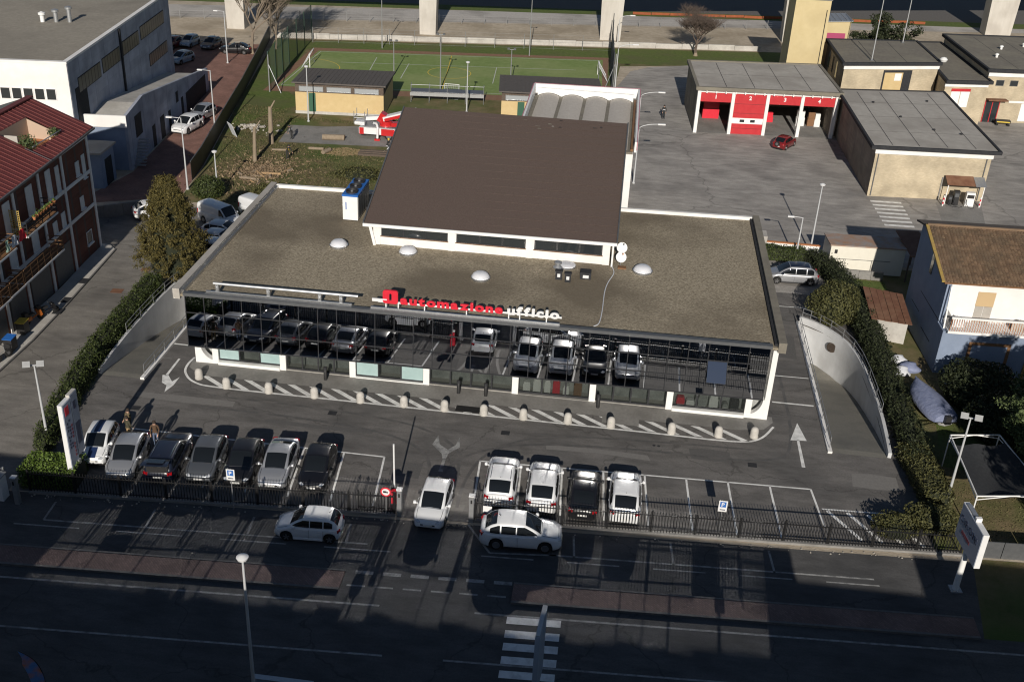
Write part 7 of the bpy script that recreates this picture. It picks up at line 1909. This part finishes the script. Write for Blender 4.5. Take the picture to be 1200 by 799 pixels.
# ------------------------------------------------------------------ felled trees and litter on the lawn
def stump(x, y, h, r, lean, lab, fork):
    t = thing('tree_stump', lab, 'tree trunk', (x, y, 0))
    pts = smooth_path([(0, 0, 0), (lean[0] * .3, lean[1] * .3, h * .35), (lean[0] * .6, lean[1] * .6, h * .7), (lean[0], lean[1], h)], 3)
    m_ = MB(); n = len(pts); m_.tube(pts, [r * (1.25 - .45 * i / (n - 1)) for i in range(n)], 12); m_.build('trunk', bark, t)
    q = pts[-1]; m_ = MB(); m_.lathe([(r * .78, 0), (.0001, .01)], (q.x, q.y, q.z + .005), 14); m_.build('cut_face', cut_wood, t)
    m_ = MB(); m_.tube(smooth_path([pts[-2], pts[-2] + Vector((fork * .3, 0, .35)), pts[-2] + Vector((fork * .9, .1, 1.0))], 3), [r * .5, r * .45, r * .42, r * .4, r * .36, r * .33, r * .3], 8); m_.build('branch_stub', bark, t)
stump(-10.2, 46.9, 4.0, .24, (.05, .1), 'thick pale tree trunk cut short in front of the yellow hut', .6)
stump(-10.0, 40.9, 3.6, .18, (.15, .1), 'slim forked tree trunk cut short above the wood pile', .7)
rl = random.Random(21)
for k in range(16):
    x, y = -8.2 + rl.gauss(0, 1.3), 36.4 + rl.gauss(0, 1.3); a = rl.uniform(0, 3.14); L = rl.uniform(.5, 1.9); r = rl.uniform(.05, .15)
    m_ = MB(); m_.tube([(x, y, r), (x + L * math.cos(a), y + L * math.sin(a), r)], r, 8); tag(W(m_, 'cut_log', (bark, cut_wood)[k % 3 == 0]), 'cut branch lying on the lawn below the slim trunk', 'log', 'cut branches on the lawn')
for (x, y, L, r, a, lab) in ((-5.3, 49.6, 2.4, .32, .15, 'thick pale log with a pink cut end on the lawn'), (-3.9, 44.8, 1.2, .22, 1.2, 'short brown log beside the sawdust'), (-5.8, 46.0, 1.6, .15, .1, 'thin pale log left of the sawdust'), (-9.4, 44.6, 1.6, .12, .2, 'pale branch at the foot of the thick trunk')):
    t = thing('log', lab, 'log', (x, y, 0)); m_ = MB(); m_.tube([(x, y, r), (x + L * math.cos(a), y + L * math.sin(a), r)], r, 12); W(m_, 'log_body', bark, t)
    q = (x + (L + .005) * math.cos(a), y + (L + .005) * math.sin(a), r); m_ = MB(); m_.lathe([(r * .95, 0), (.0001, .005)], (0, 0, 0), 12, 'x'); m_.v = [(q[0] + p[0], q[1] + p[1], q[2] + p[2]) for p in m_.v]; W(m_, 'cut_face', cut_wood, t)
t = thing('timber_stack', 'dark stack of sawn timber at the brown roof edge', 'timber', (1.8, 46.2, 0))
for k in range(5): W(MB().obox((1.9, 45.6 + .32 * k, .14 + .1 * (k % 2)), 4.4, .28, .22, .08), 'timber_beam', bark_dark, t)
for q in range(3): pass
n = 26
t = thing('rubble_heap', 'pale heap of stones beside the black screen fence', 'rubble', (-14.0, 51.6, 0))
m_ = MB()
for k in range(90):
    a, d = rl.uniform(0, 6.28), abs(rl.gauss(0, 1)); s_ = rl.uniform(.12, .34); m_.obox((-13.6 + 1.6 * d * math.cos(a), 51.4 + .8 * d * math.sin(a), max(.06, .4 - .25 * d)), s_, s_ * .8, s_ * .6, rl.uniform(0, 3), ('X', rl.uniform(-.6, .6)))
o = W(m_, 'stones', rubble_m, t); o['kind'] = 'stuff'
t = thing('leaning_panel', 'white corrugated panel leaning on the black fence', 'panel', (-15.3, 48.6, 0))
for k in range(4): W(MB().obox((-15.3 + .22 * k, 48.6 - .25 * k, .75), .28, .05, 1.6, -.8, ('X', .35)), 'sheet', cloth_white, t)
struct(sheet('sawdust_patch', [(-4.2, 45.0), (-1.8, 44.7), (.2, 45.8), (-.2, 47.2), (-2.2, 47.6), (-4.6, 46.4)], sawdust, .026))

# ------------------------------------------------------------------ people
def person(x, y, rz, label, cloth, z0=.0135, pose='stand', h=1.75, name='person', helmet=None, vest=None, group=None):
    t = thing(name, label, 'person', (x, y, z0), rz, group)
    k = h / 1.75
    bend = {'stand': 0, 'bend': .55, 'crouch': .3}[pose]
    hip = .93 if pose != 'crouch' else .55
    def J(px, py, pz): return (px * k, py * k, pz * k)
    sb = math.sin(bend); cb = math.cos(bend)
    up = lambda d, xx=0.0: (xx, -d * sb, hip + d * cb)          # along the spine, leaning towards -Y (facing)
    V = {'pel': up(0), 'wai': up(.16), 'che': up(.38), 'nek': up(.53), 'nk2': up(.59), 'hed': up(.68), 'top': up(.79)}
    for s_, sg in (('l', 1), ('r', -1)):
        V['hp' + s_] = (sg * .10, 0, hip - .04)
        if pose == 'crouch': V['kn' + s_] = (sg * .15, -.38, .50); V['an' + s_] = (sg * .13, -.02, .09)
        else: V['kn' + s_] = (sg * .11, -.03 - .04 * (sg > 0), .50); V['an' + s_] = (sg * .12, .02 * sg, .09)
        V['to' + s_] = (V['an' + s_][0], V['an' + s_][1] - .17, .045)
        q = up(.48, sg * .19); V['sh' + s_] = q
        V['el' + s_] = (q[0] + sg * .07, q[1] - .03 - .1 * sb, q[2] - .28); V['wr' + s_] = (q[0] + sg * .03, q[1] - .20 - .15 * sb, q[2] - .48); V['ha' + s_] = (q[0] + sg * .01, q[1] - .27 - .15 * sb, q[2] - .55)
        for fi in range(3): V['f%d%s' % (fi, s_)] = (q[0] + sg * .01 + (fi - 1) * .03, q[1] - .33 - .15 * sb, q[2] - .60 - .015 * (fi == 1))
    E_ = [('pel', 'wai'), ('wai', 'che'), ('che', 'nek'), ('nek', 'nk2'), ('nk2', 'hed'), ('hed', 'top')]
    for s_ in 'lr': E_ += [('pel', 'hp' + s_), ('hp' + s_, 'kn' + s_), ('kn' + s_, 'an' + s_), ('an' + s_, 'to' + s_), ('nek', 'sh' + s_), ('sh' + s_, 'el' + s_), ('el' + s_, 'wr' + s_), ('wr' + s_, 'ha' + s_)] + [('ha' + s_, 'f%d%s' % (q, s_)) for q in range(3)]
    RAD = {'pel': (.15, .12), 'wai': (.14, .11), 'che': (.17, .125), 'nek': (.075, .07), 'nk2': (.06, .06), 'hed': (.085, .10), 'top': (.06, .07), 'hp': (.095, .095), 'kn': (.065, .065), 'an': (.05, .055), 'to': (.04, .035), 'sh': (.075, .07), 'el': (.05, .05), 'wr': (.036, .036), 'ha': (.04, .03), 'f0': (.012, .012), 'f1': (.012, .012), 'f2': (.012, .012)}
    keys = list(V); me = bpy.data.meshes.new('p'); me.from_pydata([J(*V[q]) for q in keys], [(keys.index(a), keys.index(b)) for a, b in E_], [])
    ob = bpy.data.objects.new('p', me); COL.objects.link(ob)
    md = ob.modifiers.new('s', 'SKIN'); sb2 = ob.modifiers.new('d', 'SUBSURF'); sb2.levels = 1; sb2.render_levels = 1
    for i, q in enumerate(keys):
        rr = RAD[q] if q in RAD else RAD[q[:2]]
        me.skin_vertices[0].data[i].radius = (rr[0] * k, rr[1] * k)
        me.skin_vertices[0].data[i].use_root = (q == 'pel')
    dg = bpy.context.evaluated_depsgraph_get(); dg.update()
    fm = bpy.data.meshes.new_from_object(ob.evaluated_get(dg)); bpy.data.objects.remove(ob)
    fm.materials.clear()
    for mt in (cloth[0], cloth[1], skin_m, black_plastic): fm.materials.append(mt)
    hips = Vector(J(*V['pel']))
    for pgn in fm.polygons:
        c = pgn.center; ax_ = (c - hips)
        d = ax_.x * 0 + (-ax_.y * sb + ax_.z * cb)
        nearhand = min((c - Vector(J(*V['ha' + s_]))).length for s_ in 'lr') < .11 * k
        if c.z < .10 * k: mi = 3
        elif nearhand: mi = 2
        elif d > .565 * k: mi = 2
        elif d < .02 * k and min((c - Vector(J(*V['wr' + s_]))).length for s_ in 'lr') > .16 * k and min((c - Vector(J(*V['el' + s_]))).length for s_ in 'lr') > .1 * k: mi = 1
        else: mi = 0
        pgn.material_index = mi; pgn.use_smooth = True
    place(fm, 'body', t)
    hd = Vector(J(*V['hed'])); 
    m_ = MB(); m_.lathe([(.112 * k, -.02), (.118 * k, .04), (.10 * k, .11), (.06 * k, .15), (.0001, .165 * k)], tuple(hd + Vector((0, .018, 0))), 14); m_.build('helmet' if helmet else 'hair', helmet or mat('dark_hair', (.03, .02, .014), .8), t)
    for sg in (-1, 1):
        m_ = MB(); m_.lathe([(.0001, -.016), (.014, 0), (.0001, .016)], (hd.x + sg * .035, hd.y - .098 * k, hd.z + .01), 8); m_.build('eye', black_plastic, t)
    m_ = MB(); m_.obox((hd.x, hd.y - .108 * k, hd.z - .025), .025, .03, .05); m_.build('nose', skin_m, t)
    if vest:
        c1 = Vector(J(*V['wai'])).lerp(Vector(J(*V['che'])), .5)
        m_ = MB(); m_.lathe([(.155 * k, -.04), (.16 * k, 0), (.155 * k, .04)], tuple(c1), 14); m_.build('reflective_band', vest, t)
    return t
khaki = mat('khaki_jacket', (.10, .075, .04), .9, 0, (.13, .10, .055), 12); tan = mat('tan_trousers', (.42, .29, .15), .9); olive = mat('olive_jacket', (.055, .05, .03), .9); brownj = mat('brown_jacket', (.085, .05, .028), .9); denim = mat('blue_denim', (.09, .12, .19), .9); drk = mat('dark_trousers', (.03, .03, .03), .9)
person(-1.05, -9.35, R(-30), 'person in an olive coat standing beside the striped white car', (khaki, drk))
person(-.75, -10.15, R(150), 'person in dark jacket and tan trousers facing the one in olive', (olive, tan))
person(1.05, -10.35, R(10), 'person in brown jacket and blue jeans by the navy estate', (brownj, denim))
person(32.0, 67.9, R(5), 'firefighter in black with yellow boots on the station yard', (drk, drk), .02, helmet=None, vest=cloth_white)
person(-7.0, 42.3, R(60), 'firefighter in dark gear bending over the cut branches', (drk, drk), .02, 'bend', helmet=black_plastic, vest=paint_yellow)
person(-8.5, 48.9, R(-40), 'worker in dark gear bending beside the thick log', (drk, drk), .02, 'bend', helmet=black_plastic, vest=cloth_white)
person(2.3, 47.9, R(80), 'worker in dark gear crouching by the timber stack', (drk, cloth_white), .02, 'crouch', helmet=paint_yellow)

# ------------------------------------------------------------------ boat and yard clutter by the house
t = thing('covered_boat', 'small boat under a blue grey tarpaulin on the lawn', 'boat', (49.85, 3.7, .02), R(103)); t.scale = (.86, 1.0, .84)
prof = [(-2.9, .75), (-2.4, .98), (-1.2, 1.08), (.2, 1.05), (1.4, .85), (2.3, .45), (2.85, .05)]
rows = []
for (x, w_) in prof:
    rows.append([(x, w_ * 1.0 * s_, z) for s_, z in ((-1, .45), (-1.03, .75), (-.8, 1.0), (-.35, 1.22), (0, 1.3), (.35, 1.22), (.8, 1.0), (1.03, .75), (1, .45))])
m_ = MB(); m_.grid(rows); m_._add(rows[0], [tuple(range(9))]); m_.build('tarpaulin', tarp_blue, t, sharp=70)
m_ = MB(); m_.grid([[(x, w_ * .9 * s_, z) for s_, z in ((-1, .5), (-.6, .2), (0, .1), (.6, .2), (1, .5))] for x, w_ in prof]); m_.build('hull', white_paint, t)
MB().obox((-3.1, 0, .8), .35, .4, .7).build('outboard_motor', black_plastic, t); MB().box(-2.0, 1.2, -.6, .6, 0, .2).build('cradle', bark_dark, t)
for k, (x, y, s_, lab) in enumerate(((49.0, 9.9, .75, 'white tarpaulin bundle behind the right hedge'), (49.6, 8.9, .9, 'pale blue tarpaulin bundle beside the white one'), (48.9, 8.2, .7, 'crumpled cloth bundle near the covered boat'))):
    m_ = MB(); P = []
    for i in range(9):
        th = math.pi / 2 * i / 8; P.append([((s_ * (.85 + .18 * math.sin(3 * a + i + k)) * math.cos(th)) * math.cos(a), (s_ * (.7 + .15 * math.cos(2 * a + i)) * math.cos(th)) * math.sin(a), .65 * math.sin(th)) for a in np.linspace(0, 2 * math.pi, 17)])
    m_.grid(P); o = m_.build('tarpaulin_bundle', (cloth_white, tarp_blue, cloth_white)[k], None, (x, y, .015)); tag(o, lab, 'bundle')
t = thing('garden_table', 'small white garden table behind the dark bush', 'table', (51.9, 6.1, .015)); MB().box(-.45, .45, -.3, .3, .55, .6).build('top', sign_white, t)
for sx_ in (-.4, .4):
    for sy_ in (-.25, .25): MB().box(sx_ - .025, sx_ + .025, sy_ - .025, sy_ + .025, 0, .55).build('leg', galv, t)
t = thing('shade_pergola', 'white tube pergola with torn dark shade net', 'pergola', (50.8, -6.5, .012))
c4 = [(-1.6, 3.0), (1.5, 3.6), (2.6, -2.6), (-1.6, -3.4)]
for (x, y) in c4: MB().tube([(x, y, 0), (x, y, 2.3)], .04, 6).build('post', white_paint, t)
for i in range(4):
    a, b = c4[i], c4[(i + 1) % 4]; m_ = MB(); m_.tube([(a[0], a[1], 2.3), (b[0], b[1], 2.3)], .045, 6); m_.tube([(a[0], a[1], 2.05), ((a[0] + b[0]) / 2, (a[1] + b[1]) / 2, 2.3), (b[0], b[1], 2.05)], .03, 6); m_.build('beam', white_paint, t)
m_ = MB(); m_.grid([[(lerp(lerp(c4[0][0], c4[1][0], u), lerp(c4[3][0], c4[2][0], u), v), lerp(lerp(c4[0][1], c4[1][1], u), lerp(c4[3][1], c4[2][1], u), v) - .25 * math.sin(u * 6) * v * 0, 2.22 - .5 * math.sin(math.pi * u) * math.sin(math.pi * v) - .12 * math.sin(u * 9 + v * 5)) for u in np.linspace(0, 1, 13)] for v in np.linspace(.12, 1, 13)]); m_.build('shade_net', tarp_dark, t, sharp=80)
t = thing('side_wall', 'low grey plank fence behind the panel sign', 'fence', (51.5, -12.9, 0))
for k in range(10): W(MB().bar((48.9 + k * 1.5, -12.45 + k * .1, .55), (50.36 + k * 1.5, -12.35 + k * .1, .55), .06, 1.1), 'plank_panel', frame_grey, t)

# ------------------------------------------------------------------ hedges and trees
hedge_run('boundary_hedge', 'long clipped hedge between driveway and left ramp', 'hedge', [(-5.15, -12.4), (-5.9, -9), (-6.55, -5.0), (-7.15, 0), (-7.3, 5), (-7.4, 9.5)], [.8, 1.0, 1.1, 1.15, 1.2, 1.3], [1.0, 1.2, 1.3, 1.35, 1.45, 1.7], hedge_leaf, 190, .075, .24)
hedge_run('box_hedge', 'bright green square hedge behind the left fence corner', 'hedge', [(-4.7, -14.85), (-1.6, -14.6)], 2.0, 1.25, hedge_bright, 240, .075, .09)
hedge_run('side_hedge', 'tall dark hedge beside the right ramp and house yard', 'hedge', [(44.6, 27.3), (45.9, 24.5), (46.9, 20), (47.2, 15), (47.35, 9), (47.4, 3), (47.5, -4.5)], [1.1, 1.3, 1.4, 1.4, 1.4, 1.3, 1.2], [1.2, 1.5, 1.7, 1.8, 1.6, 1.4, 1.2], dark_leaf, 170, .08, .30)
hedge_run('rear_hedge', 'low hedge behind the silver minivan', 'hedge', [(40.2, 27.3), (44.2, 27.6)], 1.0, 1.2, hedge_leaf, 140, .085, .16)
hedge_run('low_hedge', 'clipped hedge strip left of the lamp with twin floodlights', 'hedge', [(47.3, -3.0), (47.6, -5.5), (47.8, -8.2)], 1.7, 1.15, olive_leaf, 170, .08, .14)
def bush(name, label, x, y, r, z, n, leaf_mt, size=.09, cat='bush', group=None, trunk=False, seed=0.0):
    t = thing(name, label, cat, (x, y, 0), 0, group)
    c_ = MB(); c_.lathe([(.0001, z - r[2] * .7), (r[0] * .55, z - r[2] * .5), (r[0] * .66, z), (r[0] * .45, z + r[2] * .5), (.0001, z + r[2] * .62)], (0, 0, 0), 14); c_.build('branch_core', core_dark, t)
    p, d_ = blob_points(n, (0, 0, z), r, .4, seed=seed, wob=.10); p[:, 2] = np.maximum(p[:, 2], .04); leaves('foliage', p, d_, size, leaf_mt, t)
    m_ = MB(); m_.tube([(0, 0, 0), (0, 0, z)], .08, 6); m_.build('stem', bark_dark, t)
    return t
bush('round_bush', 'rounded clipped bush at the right end of the fence', 44.9, -11.2, (1.5, .85, .75), .65, 2600, olive_leaf, .08)
bush('round_bush', 'wider clipped bush between fence end and lamp post', 47.0, -10.4, (1.6, 1.2, .9), .75, 3600, olive_leaf, .08, seed=2.0)
bush('large_bush', 'big dark domed bush in front of the white house', 53.5, 5.0, (2.7, 2.7, 1.8), 1.2, 9000, dark_leaf, .12, seed=3.0)
bush('large_bush', 'dark spreading bush below the house garden', 53.8, .3, (2.4, 2.6, 1.9), 1.4, 6500, dark_leaf, .12, seed=5.0)
bush('large_bush', 'olive leaved bush leaning over the curved pale ramp wall', 44.95, 15.4, (2.0, 1.9, 1.7), 1.7, 6500, olive_leaf, .10, seed=6.0)
bush('large_bush', 'green bush at the foot of the lane lamp', -10.9, 30.2, (1.5, 1.4, 1.1), .9, 3200, hedge_leaf, .10, seed=7.0)
bush('large_bush', 'low brown green scrub behind the showroom corner', -5.0, 32.2, (2.2, 1.4, .7), .4, 2600, olive_leaf, .10, seed=8.0)
bush('large_bush', 'scrub patch on the lawn behind the chiller', 1.5, 39.0, (2.6, 1.6, .6), .3, 2600, olive_leaf, .10, seed=9.0)
def crown_tree(name, label, x, y, h, r, cz, leaf_mt, nc, per, sc_, size, cat='tree', seed=1, lean=(0, 0)):
    t = thing(name, label, cat, (x, y, 0))
    m_ = MB(); m_.tube([(0, 0, 0), (lean[0] * .3, lean[1] * .3, h * .3), (lean[0], lean[1], h * .7)], [.22, .17, .07], 8)
    for k in range(9):
        a = k * 2.4; z = h * (.3 + .05 * k); m_.tube([(lean[0] * .4, lean[1] * .4, z), (r[0] * .6 * math.cos(a), r[1] * .6 * math.sin(a), z + .8)], [.07, .02], 5)
    m_.build('trunk', bark_dark, t)
    p, d_ = crown_clumps(nc, per, (lean[0], lean[1], cz), r, sc_, seed); leaves('crown', p, d_, size, leaf_mt, t, droop=.3)
    return t
crown_tree('pine_tree', 'light green pine leaning into the right edge below the house', 54.2, -4.6, 7.4, (2.3, 2.6, 2.7), 4.5, pine_leaf, 190, 75, .55, .10, seed=4)
crown_tree('pine_tree', 'second light green pine beside the house garden', 56.0, .0, 6.4, (2.0, 2.2, 2.4), 4.0, pine_leaf, 120, 70, .55, .10, seed=6)
crown_tree('evergreen_tree', 'dark round evergreen behind the raised brick block', 63.4, 101.5, 7.0, (5.0, 4.0, 3.2), 4.4, dark_leaf, 160, 70, .8, .17, seed=8)
for k, (x, y, hh, rr_k) in enumerate(((56.3, -11.6, 12.0, 2.5), (60.2, -11.2, 12.0, 2.5), (64.0, -11.6, 12.0, 2.6), (58.6, -3.5, 7.6, 2.6), (55.2, -19.6, 11.5, 2.9))):  # unseen pines, put in to shade house front, pergola and boat
    crown_tree('pine_tree', ['added unseen pine nearest to the pergola', 'added unseen pine shading the front of the white house', 'added unseen pine at the end of the garden row', 'added unseen low pine behind the other garden pines', 'added unseen pine on the verge beyond the panel sign'][k], x, y, hh, (rr_k, rr_k, 2.6), hh - 2.9, pine_leaf, 230, 60, .75, .16, seed=10 + k)
# golden conifer
t = thing('conifer_tree', 'golden green conifer standing beside the left ramp', 'tree', (-6.95, 12.4, 0))
m_ = MB(); m_.tube([(0, 0, 0), (0, 0, 7.6)], [.20, .03], 8); m_.build('trunk', bark, t)
Ps, Ns = [], []
nc = 1150
for k in range(nc):
    u = RNG.uniform(0, 1) ** .75; z = .7 + 7.7 * u
    rad = 2.9 * min(1.0, (z / 1.5) ** .6) * (1 - max(0, (z - 1.2) / 7.4)) ** .72 + .12
    a = RNG.uniform(0, 6.283); rr = rad * (1 + .10 * math.sin(3 * a + z * 2.1) + .08 * math.sin(7 * a + 3 * z)) * RNG.uniform(.72, 1.02)
    c = np.array([rr * math.cos(a), rr * math.sin(a), z])
    dirv = np.array([math.cos(a), math.sin(a), .75]); dirv /= np.linalg.norm(dirv)
    m2 = 34
    s_ = RNG.uniform(.16, .34)
    q = c + dirv * (RNG.uniform(-.5, 1, (m2, 1)) * s_) + RNG.normal(0, .10, (m2, 3)); Ps.append(q); Ns.append(np.tile(dirv, (m2, 1)))
leaves('crown', np.concatenate(Ps), np.concatenate(Ns), .085, conifer_leaf, t, aspect=.45)
c_ = MB(); c_.lathe([(.0001, .5), (1.7, 1.0), (1.75, 2.6), (1.25, 4.6), (.6, 6.4), (.0001, 7.8)], (0, 0, 0), 14); c_.build('branch_core', core_dark, t)
# bare trees
for (x, y, h, r, sd, lab, mt, lv, kd) in ((-24.9, 84.0, 4.4, .26, 3, 'tall bare tree at the end of the black screen fence', twig_m, 5, 6), (36.9, 102.4, 2.5, .24, 9, 'spreading bare tree on the grass behind the yard', twig_dark, 5, 6), (-22.6, 87.5, 2.8, .16, 14, 'smaller bare tree beside the tall one at the fence end', twig_m, 5, 5)):
    t = thing('bare_tree', lab, 'tree', (x, y, 0)); m_ = MB(); branch_tree(m_, (0, 0, 0), h, r, lv, sd, .6 if sd == 9 else .42, kd); tr_o = m_.build('branches', mt, t)
    MB().lathe([(r * 1.5, 0), (r * 1.1, .3), (r, .5)], (0, 0, 0), 10).build('trunk_base', bark, t)
# loose grass and leaf litter
def scatter(name, poly_fn, n, size, mt, z=.03, up=1.6):
    P = np.array([poly_fn() for _ in range(n)]); P = np.c_[P, np.full(n, z)]
    o = leaves(name, P, np.tile([0, 0, .3], (n, 1)), size, mt, None, aspect=.3, droop=-up, spread=1.0, kind='stuff'); return o
def in_lawn():
    while True:
        x, y = RNG.uniform(-18, 20), RNG.uniform(29, 60)
        if x > -14.2 - (y - 38) * .19 + .5 and not (-9.8 < x < 3.2 and 47.4 < y < 55.8) and not (x > 8 and y < 43) and not (-12 < x < 0 and y > 57): return (x, y)
o = scatter('lawn_grass', in_lawn, 30000, .13, grass_blade); tag(o, 'rough grass tufts growing on the lawn behind the showroom', 'grass')
def in_yard():
    while True:
        x, y = RNG.uniform(46.8, 57), RNG.uniform(-11, 25)
        if x > 48.3 and y < 8: return (x, y)
        if x < 50.6 and y > 18.2: return (x, y)
o = scatter('garden_grass', in_yard, 5000, .08, grass_blade); tag(o, 'short garden grass round the covered boat and shed', 'grass')
def in_brush():
    a, d = RNG.uniform(0, 6.283), abs(RNG.normal(0, 1)); return (-8.6 + 2.6 * d * math.cos(a), 38.2 + 3.2 * d * math.sin(a))
o = scatter('brushwood', in_brush, 2600, .22, mat('brush_twig', (.16, .11, .065), .95, 0, (.30, .22, .14), island=True), .05, .2); tag(o, 'brown brushwood and twigs scattered round the cut trunks', 'brushwood')
rk = random.Random(77)
m_ = MB()
for k in range(140):
    x = rk.uniform(-4, 48); y = -16.05 + .067 * x - abs(rk.gauss(.15, .12)); s_ = rk.uniform(.03, .10); m_.obox((x, y, .02 + s_ * .2), s_, s_ * .7, s_ * .4, rk.uniform(0, 3))
o = W(m_, 'roadside_litter', rubble_m); o['kind'] = 'stuff'; tag(o, 'scattered pale litter and leaves along the fence foot', 'litter')
